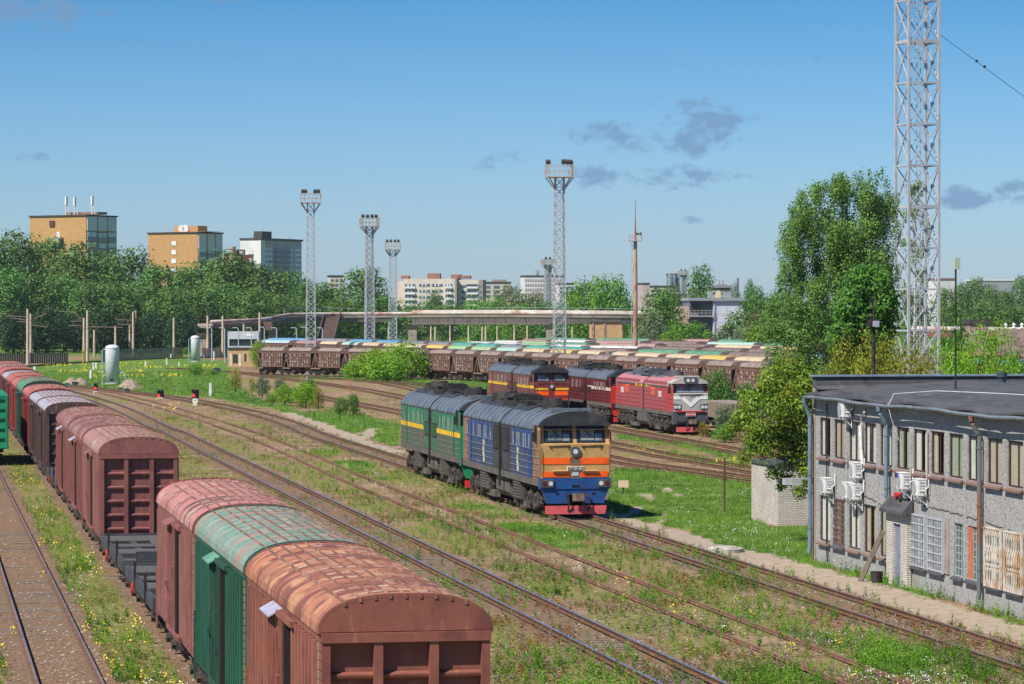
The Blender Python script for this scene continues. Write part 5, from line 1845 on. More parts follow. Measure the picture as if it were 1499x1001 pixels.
# lower heating pipe on the right with its small substation
p0, p1 = A(1330, 481, 520), A(1560, 483.5, 500)
t = thing('pipe_bridge', 'white heating pipe with rust red underside on posts, right of the tower', 'pipe bridge')
b = MB(); b.tube([p0, p1], .42, 8); b.build('pipe', m_vpipe, t, True)
b = MB(); b.box(p0.x, p1.x, p0.y - .3, p0.y + .3, p0.z - 1.3, p0.z - .55); b.build('beam', mat('pipe_beam_red', (.3, .12, .09), (.22, .1, .08), ns=1), t)
for f in (.1, .42, .7, .9):
    q = p0.lerp(p1, f); b = MB(); b.box(q.x - .25, q.x + .25, q.y - .25, q.y + .25, 0, q.z - 1.31); b.build('post', m_vconc, t)
q = A(1486, 497, 480)
t = thing('substation', 'small grey substation block with insulators at the right edge', 'substation', (q.x, q.y, 0))
b = MB(); b.box(-2.4, 2.4, -2, 2, 0, 6.2); b.box(-1.6, -.9, -2.06, -1.99, 2.4, 4.4); b.box(.6, 1.7, -2.06, -1.99, 3.6, 4.6); b.build('block', m_vconc, t)
b = MB()
for x in (-1.4, -.2, 1.0): b.lathe([(.15, 6.2), (.3, 6.4), (.15, 6.6), (.3, 6.8), (.1, 7.1)], (x, 0, 0), 8)
b.build('insulator', m_ivory, t)

# ------------------------------------------------------------------ tanks, posts, signals, huts
m_tank = mat('tank_grey', (.62, .65, .66), (.55, .57, .58), ns=.8, rough=.5, c3=(.33, .33, .32), thr3=(.62, .75))


def vtank(x, yb, yt, wpx, label, fittings=True):
    p = G(x, yb); D = p.y
    r = wpx * D / F / 2; z = A(x, yt, D).z
    t = thing('storage_tank', label, 'tank', (p.x, p.y, 0), 0, 'upright grey tanks')
    b = MB(); b.lathe([(r, -.05), (r, z * .92), (r * .97, z * .945), (r * .75, z * .98), (r * .3, z), (.02, z * 1.003)], n=28); b.build('shell', m_tank, t, True)
    b = MB(); b.lathe([(r + .04, z * .905), (r + .04, z * .925)], n=28); b.lathe([(r + .05, 0), (r + .05, .1)], n=28)
    b.build('rim', m_tank, t)
    if fittings:
        b = MB()
        b.tube([(-r - .35, -.2, 0), (-r - .35, -.2, z * .86), (-r - .2, -.15, z * .89), (-r + .1, -.1, z * .89)], .07, 6)
        b.tube([(r - .1, -.2, z * .27), (r + .55, -.2, z * .3), (r + .75, -.2, z * .24), (r + .75, -.2, 0)], .07, 6)
        b.build('pipework', mat('pipe_blue', (.28, .45, .55), rough=.5), t)
        b = MB(); b.box(-.2, .25, -r - .02, -r + .15, z * .075, z * .13); b.build('stencil', M_BLACK, t)
    return t


vtank(164.5, 562, 504.5, 20.5, 'tall grey steel tank with side pipe on the lawn')
vtank(286, 529.5, 491, 13, 'smaller white-grey tank near the fence')
vtank(585.5, 503, 481, 9, 'short pale tank below the viaduct', False)

for i, (x, yb, yt, w, lb) in enumerate(((308, 580, 560, .14, 'tall white post on the lawn edge'), (132.5, 554, 541, .13, 'white marker post left of the big tank, nearest one'), (136.5, 541, 530.5, .12, 'left one of two white markers behind the big tank'), (140.5, 540, 530.5, .12, 'right one of two white markers behind the big tank'),
                                      (50.5, 545, 536, .14, 'short pale post beside the red boxcar roofs'), (313, 528, 514, .12, 'white post on the gravel near the yellow hut'), (213, 535, 528.5, .12, 'white stub beside the flowers'), (244, 534, 524, .1, 'white post beyond the yellow flowers'), (250, 525, 518, .1, 'far white stub near the fence'), (262, 536, 530, .1, 'white stub right of the flower patch'))):
    p = G(x, yb); z = A(x, yt, p.y).z
    t = thing('marker_post', lb, 'post', (p.x, p.y, 0), 0, 'white marker posts')
    b = MB(); b.box(-w, w, -w, w, -.1, z * .97); b.prism([(-w, z * .97), (w, z * .97), (0, z)], -w, w, 'y'); b.build('post', M_WHITE, t)

m_redlamp = emit('signal_red_lamp', (.9, .04, .02), .4)


def dwarf(x, yb, yt, label, two=True, post=True):
    p = G(x, yb); D = p.y; z = A(x, yt, D).z
    t = thing('dwarf_signal', label, 'railway signal', (p.x, p.y, 0), -.05, 'low shunting signals')
    b = MB(); zz_ = z - .95
    if post: b.box(-.22, .22, -.2, .2, -.1, zz_ - .3)
    else: b.box(-.3, .3, -.2, .2, -.1, .12)
    b.build('base', mat('signal_base', (.62, .56, .42), (.55, .5, .42), ns=2), t)
    b = MB()
    hw_ = .33 if two else .2
    b.box(-hw_, hw_, -.12, .2, zz_ + .02, z)
    b.build('head', m_dark, t)
    b = MB(); b.box(-.24, .24, -.16, .1, zz_ - .3, zz_ + .015); pl = b.build('number_plate', M_WHITE, t)
    b = MB(); b.box(-.12, .12, -.168, -.162, zz_ - .18, zz_ - .1); b.build('figures', M_BLACK, pl)
    b = MB()
    xl = -.16 if two else 0
    b.cyl((xl, -.16, zz_ + .33), (xl, -.121, zz_ + .33), .15, n=14); b.build('red_lamp', m_redlamp, t)
    b = MB()
    for qx, qz in ((-.16, .72), (.16, .72), (.16, .33)):
        if not two and qx > 0: continue
        b.cyl((qx if two else 0, -.26, zz_ + qz), (qx if two else 0, -.121, zz_ + qz), .13, n=12, caps=False)
    b.build('hood', M_BLACK, t)
    return t


dwarf(140, 575, 560, 'low signal with red lamp beside the end of the boxcar train', False)
dwarf(235, 583, 570, 'twin low signal with red lamp, middle of the three', True, False)
dwarf(286, 594, 569, 'low signal on cream concrete post, right of the three')

for i, (x, yb, yt, col, lb) in enumerate(((122, 533, 515, (.6, .3, .05), 'orange capped marker post before the dark trees'), (513, 575, 556, (.45, .13, .05), 'thin rusty iron stake between the tracks'), (1060.5, 748, 670, (.13, .06, .045), 'rusty bare iron pole on the right-hand lawn'), (450, 558, 548, (.3, .3, .32), 'short grey stub post before the brown hoppers'))):
    p = G(x, yb); z = A(x, yt, p.y).z
    t = thing('iron_stake', lb, 'post', (p.x, p.y, 0))
    rr = .05 if x > 500 else .13
    b = MB(); b.cyl((0, 0, -.2), (0, 0, z), rr, n=8)
    if x < 500: b.box(-.2, .2, -.2, .2, z, z + .25)
    elif x < 600: b.box(-.2, .2, -.04, .04, z - .15, z)
    b.build('stake', mat('stake_%d' % i, col, tuple(c * .6 for c in col), ns=5, rough=.8), t)
# small cream board on a stick
p = G(912.5, 722); t = thing('board_sign', 'small blank cream board on a stick beside the blue locomotive', 'sign', (p.x, p.y, 0))
z = A(912, 703, p.y).z
b = MB(); b.cyl((0, 0, -.1), (0, 0, z - .3), .03, n=6); b.build('stick', M_BLACK, t)
b = MB(); b.box(-.26, .26, -.06, -.03, z - .36, z); b.build('board', mat('board_cream', (.68, .5, .36), (.6, .45, .32), ns=4), t)
# concrete manhole by the path
p = G(1060, 807); t = thing('manhole', 'round concrete manhole cover on the grass by the track', 'manhole', (p.x, p.y, 0))
b = MB(); b.lathe([(.75, -.1), (.75, .12), (.72, .14), (.55, .15)], n=24); b.build('ring', mat('manhole_conc', (.45, .41, .36), (.36, .32, .28), ns=3, rough=.9), t)
b = MB(); b.lathe([(.54, .145), (.52, .19), (.1, .21)], n=24); b.build('lid', MATS['manhole_conc'], t)
# stray boxes and switch machines by the far turnout
for i, (x, y, w, lb, c) in enumerate(((110, 564, .35, 'dark switch box with gravel beside it, left of the tank', (.05, .06, .07)), (186, 574, .3, 'dark switch box on pale gravel, right of the tank', (.06, .06, .065)), (176, 572, .3, 'green switch cover near the turnout', (.03, .16, .1)), (98, 565, .3, 'green switch cover at the end of the boxcar train', (.03, .2, .12)), (317, 545, .5, 'dark trackside box before the yellow hut', (.07, .08, .1)))):
    p = G(x, y); t = thing('switch_box', lb, 'switch box', (p.x, p.y, 0), .3)
    b = MB(); b.box(-w, w, -w * .7, w * .7, -.05, w * 1.1); b.build('case', mat('swbox_%d' % i, c, rough=.7), t)
    b = MB(); b.prism([(-w - .04, w * 1.101), (w + .04, w * 1.101), (w * .6, w * 1.3), (-w * .6, w * 1.3)], -w * .75, w * .75, 'y'); b.build('lid', MATS['swbox_%d' % i], t)
for i, (x, y, w) in enumerate(((104, 562, 1.1), (118, 563, 1.2), (190, 569, 1.6))):
    p = G(x, y); t = thing('gravel_heap', ['small gravel heap left of the dark switch box', 'small gravel heap right of the dark switch box', 'pointed gravel heap right of the tall grey tank'][i], 'gravel heap', (p.x, p.y, 0))
    rr = random.Random(i); b = MB(); n = 14
    rings = [[(w * f * (1 + rr.uniform(-.12, .12)) * math.cos(2 * PI * k / n), w * f * (1 + rr.uniform(-.12, .12)) * math.sin(2 * PI * k / n), z + rr.uniform(-.03, .03)) for k in range(n)] for f, z in ((1, -.05), (.75, .25 * w), (.45, .5 * w), (.15, .7 * w))]
    vs = sum(rings, []); fs = [(j * n + k, j * n + (k + 1) % n, (j + 1) * n + (k + 1) % n, (j + 1) * n + k) for j in range(3) for k in range(n)] + [tuple(range(3 * n, 4 * n))]
    b.add(vs, fs); b.build('heap', mat('heap', (.32, .24, .17), (.22, .165, .12), ns=4, rough=.95, bump=.8), t)

# yellow hut + white control cabin
bk_y = brickmat('yellow_brick', (.58, .37, .16), (.52, .32, .13), (.42, .3, .18), ms=.01)
bk_o = brickmat('ochre_brick', (.5, .275, .1), (.44, .235, .085), (.4, .25, .12), ms=.008, var=.14)
bk_w = brickmat('white_brick', (.62, .56, .5), (.54, .48, .42), (.22, .19, .17), ms=.011)
p0, p1 = G(334, 537), G(372, 538)
t = thing('brick_hut', 'flat-roofed yellow brick hut beside the brown hoppers', 'hut', (p0.x, p0.y, 0))
Wd = p1.x - p0.x; hz = A(334, 511, p0.y).z
b = MB(); b.box(0, Wd, 0, 5, -.1, hz); b.build('wall', bk_y, t)
b = MB(); b.box(-.15, Wd + .15, -.15, 5.1, hz + .002, hz + .22); b.build('roof', m_dark, t)
b = MB()
for x in (.75, 1.15): b.box(x, x + .34, -.04, .02, .6, 2.0)
b.box(2.55, 2.85, -.04, .02, .9, 2.1); b.build('window', m_win, t)
b = MB(); b.box(.35, .55, -.05, .02, .1, 2.1); b.box(1.75, 2.0, -.05, .02, .1, 2.0); b.build('door', M_WHITE, t)
q = A(356, 500, 600)
t = thing('control_cabin', 'pale grey control cabin with glazed front behind the yellow hut', 'cabin', (q.x, q.y, 0))
b = MB(); b.box(-2.9, 2.9, 0, 5, 0, 2.2); b.box(-2.9, 2.9, 0, 5, 3.5, 4.9); b.box(-2.9, -2.6, 0, 5, 2.2, 3.5); b.box(2.6, 2.9, 0, 5, 2.2, 3.5); b.build('wall', mat('cabin_grey', (.5, .54, .56), (.45, .47, .48), ns=1), t)
b = MB(); b.box(-2.6, 2.6, .3, .4, 2.2, 3.5); b.build('window', m_win, t)
b = MB(); b.box(.6, 2.0, -.04, .0, 4.0, 4.5); b.build('sign_board', M_WHITE, t)

# wooden fence under the trees
m_fence = mat('fence_grey', (.3, .26, .22), (.22, .19, .16), sc=(4, 1, .4), ns=1, rough=.95)
for (xa, ya, xb, yb, lb) in ((148, 527, 268, 522, 'grey board fence in front of the dark trees'), (-10, 533, 100, 531, 'dark low fence at the far left under the trees'), (296, 524, 345, 522, 'short grey fence section left of the yellow hut')):
    p, q = G(xa, ya), G(xb, yb)
    t = thing('board_fence', lb, 'fence')
    L = (q - p).length; n = int(L / .5); b = MB(); d = (q - p).normalized()
    for k in range(n):
        a = p + d * (k * L / n); hh = 1.85 + R.uniform(-.12, .08)
        b.hexa([a, a + d * .42, a + d * .42 + Vector((0, .05, 0)), a + Vector((0, .05, 0)), a + Vector((0, 0, hh)), a + d * .42 + Vector((0, 0, hh)), a + d * .42 + Vector((0, .05, hh)), a + Vector((0, .05, hh))])
    b.build('boards', m_fence if xa > 100 else mat('fence_dark', (.09, .1, .11), (.06, .07, .08), ns=1), t)
# ------------------------------------------------------------------ office building on the right
def pebbledash(name, c1, c2, c3):
    m, nt, b = nodes_of(name)
    v = objvec(nt, rand=False)
    vo = N(nt, 'ShaderNodeTexVoronoi'); vo.inputs['Scale'].default_value = 30.; lk(nt, v, vo.inputs['Vector'])
    sp = N(nt, 'ShaderNodeSeparateColor'); lk(nt, vo.outputs['Color'], sp.inputs[0])
    a = mixc(nt, maprange(nt, sp.outputs[0], .2, .8), c1, c2)
    n1 = noise_node(nt, objvec(nt, (1, 1, .6), False), .7, 8, .65)
    a = mixc(nt, maprange(nt, n1, .5, .75, 0, .6), a, c3)
    lk(nt, a, b.inputs['Base Color'])
    b.inputs['Roughness'].default_value = .95; b.inputs['Specular IOR Level'].default_value = .15
    bn = N(nt, 'ShaderNodeBump'); bn.inputs['Strength'].default_value = .5; bn.inputs['Distance'].default_value = .01
    lk(nt, vo.outputs['Distance'], bn.inputs['Height']); lk(nt, bn.outputs[0], b.inputs['Normal'])
    return m


m_peb = pebbledash('pebbledash', (.22, .215, .21), (.43, .42, .405), (.235, .23, .22))
m_felt = mat('roof_felt', (.08, .08, .085), (.05, .05, .053), sc=(.35, 1.4, 1), ns=1.2, rough=.85, var=.18, c3=(.12, .117, .115), thr3=(.55, .7), ns3=.5)
m_zinc = mat('zinc', (.3, .37, .43), (.24, .3, .35), ns=2, rough=.4, metal=.3)
m_pipeblue = mat('downpipe_blue', (.15, .215, .27), (.11, .16, .2), ns=2, rough=.5)
m_piperust = mat('downpipe_rusty', (.13, .15, .15), (.2, .1, .06), ns=.8, rough=.6)
m_frame = mat('window_frame_brown', (.085, .035, .032), (.06, .028, .026), ns=2, rough=.5)
m_sill = mat('sill_brown', (.2, .125, .1), (.15, .1, .085), ns=1, rough=.6)
m_silldk = mat('sill_dark', (.07, .07, .08), (.1, .1, .105), ns=1, rough=.6)
m_curt = mat('curtain_white', (.78, .76, .7), (.62, .6, .54), ns=2, sc=(6, 1, .3), rough=.9)
m_curtg = mat('curtain_green', (.4, .45, .33), (.45, .46, .32), ns=2, sc=(6, 1, .3), rough=.9)
m_curtb = mat('curtain_beige', (.55, .47, .36), (.45, .38, .3), ns=2, sc=(6, 1, .3), rough=.9)
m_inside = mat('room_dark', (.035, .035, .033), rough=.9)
m_grille = mat('grille_grey', (.42, .44, .48), (.36, .37, .4), ns=3, rough=.5)
m_grillec = mat('grille_cream', (.62, .56, .48), (.5, .3, .15), ns=1.2, rough=.6)
m_acw = mat('ac_white', (.72, .72, .7), (.6, .6, .57), ns=2, rough=.5)
m_gblock = mat('glass_block', (.05, .12, .095), (.1, .18, .15), ns=6, rough=.15, spec=.7)
m_brickor = brickmat('orange_brick', (.6, .16, .05), (.52, .13, .04), (.3, .15, .1), ms=.012)
m_stucco = mat('cement_patch', (.33, .28, .24), (.24, .2, .17), ns=1.4, rough=.95, bump=.5, bs=9)

C0 = Vector((11.25, 118.8, 0))
BZ = TH - PI / 2
bt = thing('office_building', 'long two-storey grey pebbledash office with dark felt roof by the track', 'office building', C0, BZ)
ZL0, ZL1, ZU0, ZU1, ZE = .82, 2.50, 3.94, 5.36, 6.08
LEN, DEP = 42., 11.
WX = [.50 + 1.887 * i for i in range(22)]
WW = 1.42
T = .3
low_open = []          # (x0, x1, kind)
kinds = {0: 'plain', 1: 'lattice', 2: 'plain', 3: 'plain', 4: 'plain', 6: 'grid', 7: 'grid', 8: 'block', 9: 'block2', 10: 'ornate', 11: 'ornate'}
for i, x in enumerate(WX):
    if i == 5: continue
    k = kinds.get(i, 'ornate' if i > 11 else 'plain')
    low_open.append((x + (.55 if k == 'block' else 0), x + WW, k))
wall = MB()
wall.box(0, LEN, 0, T, -.3, ZL0)
wall.box(0, LEN, 0, T, ZL1, ZU0)
wall.box(0, LEN, 0, T, ZU1, ZE + .1)


def pillars(opens, z0, z1):
    x = 0
    for a, c_ in opens:
        if a > x: wall.box(x, a, 0, T, z0, z1)
        x = c_
    wall.box(x, LEN, 0, T, z0, z1)


door_x0, door_x1 = 10.1, 10.95
lo = sorted([(a, c_) for a, c_, k in low_open])
pillars(lo, ZL0, ZL1)
pillars([(x, x + WW) for x in WX], ZU0, ZU1)
# vertical pilasters that stand slightly proud between the windows
for i, x in enumerate(WX[:-1]):
    if i not in (7,): wall.box(x + WW + .1, x + 1.887 - .1, -.02, .0, ZL0 - .1 if i != 4 and i != 5 else ZL1, ZU1 + .05)
wall.build('wall', m_peb, bt)
w2 = MB()
w2.box(-.02, LEN, DEP - .3, DEP, -.3, ZE + .1); w2.box(LEN - .3, LEN, T, DEP - .3, -.3, ZE + .1)
w2.build('rear_wall', m_peb, bt)
w3 = MB(); w3.box(-.32, -.002, -.04, DEP, -.3, ZE + .35); w3.build('end_wall', brickmat('tan_brick', (.42, .33, .26), (.38, .3, .23), (.24, .18, .14), ms=.012), bt)
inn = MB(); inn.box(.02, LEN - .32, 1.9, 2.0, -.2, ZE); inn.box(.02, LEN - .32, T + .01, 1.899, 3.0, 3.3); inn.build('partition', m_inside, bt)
sw = MB(); sw.box(WX[7] + WW - .02, WX[7] + WW + .58, -.045, .01, .8, 2.6); sw.box(9.0, 12., -.03, .001, -.1, .5); sw.build('cement_patch', m_stucco, bt)


def window(x0, x1, z0, z1, kind, sill):
    f = MB()
    y0, y1 = .045, .075
    fw = .06
    if kind in ('plain', 'lattice', 'grid', 'ornate'):
        f.box(x0, x0 + fw, y0, y1, z0, z1); f.box(x1 - fw, x1, y0, y1, z0, z1)
        f.box(x0 + fw, x1 - fw, y0, y1, z0, z0 + fw); f.box(x0 + fw, x1 - fw, y0, y1, z1 - fw, z1)
        xm = x0 + (x1 - x0) * R.choice((.5, .55, .6))
        f.box(xm - .03, xm + .03, y0 + .002, y1 - .002, z0 + fw, z1 - fw)
        fo = f.build('window', m_frame, bt)
        g = MB(); g.box(x0 + .02, x1 - .02, y1 + .003, y1 + .007, z0 + .02, z1 - .02); g.build('pane', pane_mat(), fo)
        cu = MB(); x = x0 + .05
        wv = R.random()
        xe = x1 - .05
        spans = [(x0 + .05, x0 + R.uniform(.35, .65)), (xm + R.uniform(.0, .2), xe)] if wv < .5 else [(x0 + .05, xe)]
        for a, c_ in spans:
            n = max(3, int((c_ - a) / .05)); P_ = []
            for k in range(n + 1): P_.append((a + (c_ - a) * k / n, .105 + .012 * math.sin(k * 1.9)))
            prof = P_ + [(q[0], q[1] + .012) for q in reversed(P_)]
            cu.prism(prof, z0 - .02, z1 + .02, 'z')
        cu.build('curtain', R.choice((m_curt, m_curt, m_curtg, m_curtb)), fo)
    else:
        xa = x0
        if kind == 'block2':
            b = MB(); b.box(x0, x0 + .42, .03, .2, z0, z1); b.build('brick_infill', m_brickor, bt); xa = x0 + .425
        b = MB(); b.box(xa, x1, .07, .15, z0, z1); fo = b.build('window', m_gblock, bt)
        b = MB(); n = max(2, int((x1 - xa) / .22))
        for k in range(n + 1): q = xa + (x1 - xa) * k / n; b.box(q - .012, q + .012, .055, .0695, z0, z1)
        for k in range(8): q = z0 + (z1 - z0) * k / 7; b.box(xa, x1, .057, .0692, q - .012, q + .012)
        b.build('joints', m_grille, fo)
    s = MB(); s.hexa([(x0 - .06, -.13, z0 - .14), (x1 + .06, -.13, z0 - .14), (x1 + .06, .045, z0 - .06), (x0 - .06, .045, z0 - .06), (x0 - .06, -.13, z0 - .08), (x1 + .06, -.13, z0 - .08), (x1 + .06, .045, z0 + .0), (x0 - .06, .045, z0 + .0)])
    s.build('sill', sill, fo)
    if kind == 'grid':
        b = MB()
        n = 9
        for k in range(n + 1): q = x0 - .06 + (x1 - x0 + .12) * k / n; b.cyl((q, -.07, z0 - .05), (q, -.07, z1 + .05), .018, n=5)
        for k in range(7): q = z0 + (z1 - z0) * k / 6; b.box(x0 - .08, x1 + .08, -.1, -.05, q - .02, q + .02)
        for q in (x0 - .08, x1 + .08): b.box(q - .025, q + .025, -.11, -.04, z0 - .06, z1 + .06)
        b.build('grille', m_grille, fo)
    if kind == 'lattice':
        b = MB(); n = 10
        for k in range(-n, n + 1):
            for sg in (1, -1):
                xa_, xb_ = x0 + k * .16, x0 + k * .16 + (z1 - z0) * .45
                if sg < 0: xa_, xb_ = xb_, xa_
                pts = []
                for f_ in (0, 1):
                    pass
                # clip the diagonal to the opening
                ts = []
                dx = xb_ - xa_
                t0, t1 = 0., 1.
                for lim, s_ in ((x0, 1), (x1, -1)):
                    q = (lim - xa_) / dx
                    if dx * s_ > 0: t0 = max(t0, q)
                    else: t1 = min(t1, q)
                if t1 - t0 > .03:
                    b.beam((xa_ + dx * t0, -.03, z0 + (z1 - z0) * t0), (xa_ + dx * t1, -.03, z0 + (z1 - z0) * t1), .018)
        b.build('grille', mat('grille_brown', (.16, .1, .085), rough=.6), fo)
    if kind == 'ornate':
        b = MB()
        for q in (x0 - .06, x1 + .06): b.box(q - .03, q + .03, -.1, -.04, z0 - .08, z1 + .08)
        for q in (z0 - .08, z1 + .08): b.box(x0 - .03, x1 + .03, -.098, -.042, q - .03, q + .03)
        n = 9
        for k in range(n):
            for ph in (0, 1):
                pts = []
                for j in range(17):
                    f_ = j / 16
                    amp = .11 * math.sin(PI * f_) + .015
                    xx = x0 + (k + .5) * (x1 - x0) / n + amp * math.sin(f_ * 9.5 + ph * PI)
                    pts.append((min(max(xx, x0 - .03), x1 + .03), -.07 - .012 * ph, z0 - .06 + (z1 - z0 + .12) * f_))
                b.tube(pts, .012, 4)
        b.build('grille', m_grillec, fo)


for i, x in enumerate(WX): window(x, x + WW, ZU0, ZU1, 'plain', m_sill)
for a, c_, k in low_open: window(a, c_, ZL0, ZL1, k, m_sill if k in ('plain',) else m_silldk)
# entrance vestibule
b = MB()
vx0, vx1, vy = 9.45, 11.8, -.2
b.box(vx0, door_x0 + .1, vy, -.055, -.3, 2.45); b.box(door_x1 + .1, vx1, vy, -.055, -.3, 2.45); b.box(door_x0 + .1, door_x1 + .1, vy, -.055, 2.1, 2.45)
vo = b.build('vestibule', bk_w, bt)
b = MB(); b.box(door_x0 + .102, door_x1 + .098, vy + .08, vy + .12, -.05, 2.099); dd_ = b.build('door', mat('door_blue_grey', (.2, .24, .3), (.16, .19, .24), ns=1, rough=.5), bt)
b = MB(); b.box(door_x1 - .05, door_x1 + .0, vy + .03, vy + .079, .95, 1.1); b.build('handle', M_BLACK, dd_)
b = MB(); b.hexa([(vx0 - .1, vy - .22, 2.451), (vx1 + .15, vy - .22, 2.451), (vx1 + .15, -.052, 2.5), (vx0 - .1, -.052, 2.5), (vx0 - .1, vy - .22, 2.56), (vx1 + .15, vy - .22, 2.56), (vx1 + .15, -.052, 2.98), (vx0 - .1, -.052, 2.98)]); b.build('canopy', m_felt, bt)
# roof: felt sheet sloping up to the middle, ragged eave, far-end parapet
b = MB()
ne = 60
vs = []
for k in range(ne + 1):
    x = -.05 + k * (LEN + .4) / ne
    wob = R.uniform(-.03, .03); wz = .05 * math.sin(k * .8) + R.uniform(-.03, .03)
    vs += [(x, -.36 + wob, ZE + .12 + wz), (x, .3, ZE + .26 + wz * .3), (x, DEP * .5, ZE + .62), (x, DEP + .3, ZE + .45)]
fs = []
for k in range(ne):
    for j in range(3): fs.append((k * 4 + j, (k + 1) * 4 + j, (k + 1) * 4 + j + 1, k * 4 + j + 1))
nv = len(vs)
vs += [(x, y, z - .07) for x, y, z in vs[:nv]]
for k in range(ne):
    for j in range(3): fs.append((nv + k * 4 + j + 1, nv + (k + 1) * 4 + j + 1, nv + (k + 1) * 4 + j, nv + k * 4 + j))
    fs.append((k * 4, nv + k * 4, nv + (k + 1) * 4, (k + 1) * 4)); fs.append((k * 4 + 3, (k + 1) * 4 + 3, nv + (k + 1) * 4 + 3, nv + k * 4 + 3))
b.add(vs, fs)
ro = b.build('roof', m_felt, bt)
b = MB()
for k in range(1, 42):
    x = k * 1.0 + R.uniform(-.05, .05)
    b.hexa([(x, -.31, ZE + .06), (x + .035, -.31, ZE + .06), (x + .035, .0, ZE + .1), (x, .0, ZE + .1), (x, -.31, ZE - .02), (x + .035, -.31, ZE - .02), (x + .035, .0, ZE + .02), (x, .0, ZE + .02)])
b.box(0, LEN, -.29, -.24, ZE - .05, ZE - .021)
b.build('rafters', mat('rafter_brown', (.14, .09, .07), rough=.8), ro)
b = MB(); b.box(-.34, .12, -.05, DEP + .1, ZE + .36, ZE + .76); b.hexa([(.121, -.05, ZE + .32), (.45, -.05, ZE + .3), (.45, DEP, ZE + .4), (.121, DEP, ZE + .36), (.121, -.05, ZE + .7), (.16, -.05, ZE + .42), (.16, DEP, ZE + .6), (.121, DEP, ZE + .7)])
pa = b.build('parapet', m_felt, bt)
b = MB(); b.box(-.42, .2, -.14, DEP + .2, ZE + .762, ZE + .82); b.build('coping', m_zinc, pa)
# sagging gutter
b = MB(); pts = []
for k in range(43):
    x = -.1 + k
    pts.append((x, -.42, ZE - .0 + .03 * math.sin(x * .55) + .012 * math.sin(x * 1.7)))
b.tube(pts, .06, 7); b.build('gutter', mat('gutter_grey', (.2, .235, .26), (.15, .17, .18), ns=1.5, rough=.5, metal=.2), bt)
for x, m_ in ((-.1, m_pipeblue), (9.3, m_pipeblue), (19.1, m_piperust), (27., m_pipeblue)):
    b = MB()
    y = -.16 if x > 0 else -.2
    b.tube([(x, -.42, ZE - .05), (x, -.42, ZE - .22), (x, -.38, ZE - .3), (x, y - .05, ZE - .62), (x, y, ZE - .75)], [.1, .085, .08, .08, .08], 8)
    zb = .3 if x != 9.3 else 2.9
    b.tube([(x, y, ZE - .74), (x, y, zb + .2), (x, y - .04, zb)], .08, 8)
    for z in (1.2, 3.2, 5.0):
        if z > zb: b.cyl((x, y, z), (x, y, z + .05), .1, n=8)
    b.build('downpipe', m_, bt)
# loose cables and pipes on the facade
for pts, r, m_ in (([(1.72, -.08, 5.9), (1.72, -.08, 4.0), (1.75, -.08, 2.0), (1.72, -.08, .6), (1.95, -.1, .1)], .03, M_BLACK),
                   ([(6.5, -.09, 5.75), (6.2, -.1, 5.6), (6.1, -.12, 5.2), (6.2, -.12, 4.4), (6.35, -.12, 3.9)], .045, M_WHITE),
                   ([(13.55, -.08, 5.3), (13.55, -.08, 3.4)], .035, mat('conduit', (.45, .4, .35), rough=.6)),
                   ([(10.5, -.44, ZE + .05), (10.3, -.2, ZE + .4), (10.6, 1.2, ZE + .5), (14., 2.2, ZE + .5), (18, 2.4, ZE + .52)], .012, M_WHITE),
                   ([(10.45, -.46, ZE + .1), (10.45, -.35, ZE - .4), (10.4, -.05, 4.9)], .012, M_WHITE)):
    b = MB(); b.tube(pts, r, 6, 0); b.build('cable', m_, bt)
cr = MB()
for seg in ([(4.2, 2.9), (6.3, 2.78), (8.2, 2.62)], [(11.6, 3.0), (13.2, 2.86), (16, 2.8), (19, 2.72), (22, 2.6)]):
    for a, c_ in zip(seg[:-1], seg[1:]):
        for k in range(10):
            f0, f1 = k / 10, (k + 1) / 10
            cr.beam((a[0] + (c_[0] - a[0]) * f0, -.004, a[1] + (c_[1] - a[1]) * f0 + R.uniform(-.03, .03)), (a[0] + (c_[0] - a[0]) * f1, -.004, a[1] + (c_[1] - a[1]) * f1 + R.uniform(-.03, .03)), .02, .03)
cr.build('crack', mat('crack_dark', (.06, .055, .05), rough=.95), bt)


def on_wall(x, y, z):
    c, s = math.cos(BZ), math.sin(BZ)
    return Vector((C0.x + c * x - s * y, C0.y + s * x + c * y, z))


def ac_unit(x, z, label, w=.66, hgt=.52, twin=False):
    t = thing('air_conditioner', label, 'air conditioner', on_wall(x, 0, z), BZ, 'air conditioners on the office wall')
    y0, y1 = -.4, -.12
    b = MB(); b.box(-w / 2, w / 2, y0, y1, 0, hgt)
    b.box(-w / 2 - .012, w / 2 + .012, y0 - .012, y1 + .012, hgt + .001, hgt + .03)
    b.build('case', m_acw, t)
    b = MB()
    b.cyl((-.12, y0 - .02, hgt / 2), (-.12, y0 - .003, hgt / 2), .22, n=20); fo = b.build('fan_grille', mat('ac_grille', (.35, .36, .37), rough=.5), t)
    b = MB()
    for k in range(4): b.box(w / 2 + .002, w / 2 + .01, y0 + .05, y1 - .05, .1 + k * .1, .15 + k * .1)
    b.build('side_vents', mat('ac_grille', (.35, .36, .37)), t)
    b = MB()
    for q in (-w * .35, w * .35):
        b.box(q - .02, q + .02, y0, -.05, -.05, -.01); b.beam((q, y0 + .05, -.05), (q, -.06, -.35), .03); b.box(q - .02, q + .02, -.08, -.055, -.4, .02)
    b.tube([(w / 2 - .05, -.3, .2), (w / 2 + .12, -.25, .15), (w / 2 + .15, -.1, .3), (w / 2 + .12, -.07, .7)], .025, 6)
    b.build('bracket', m_acw, t)


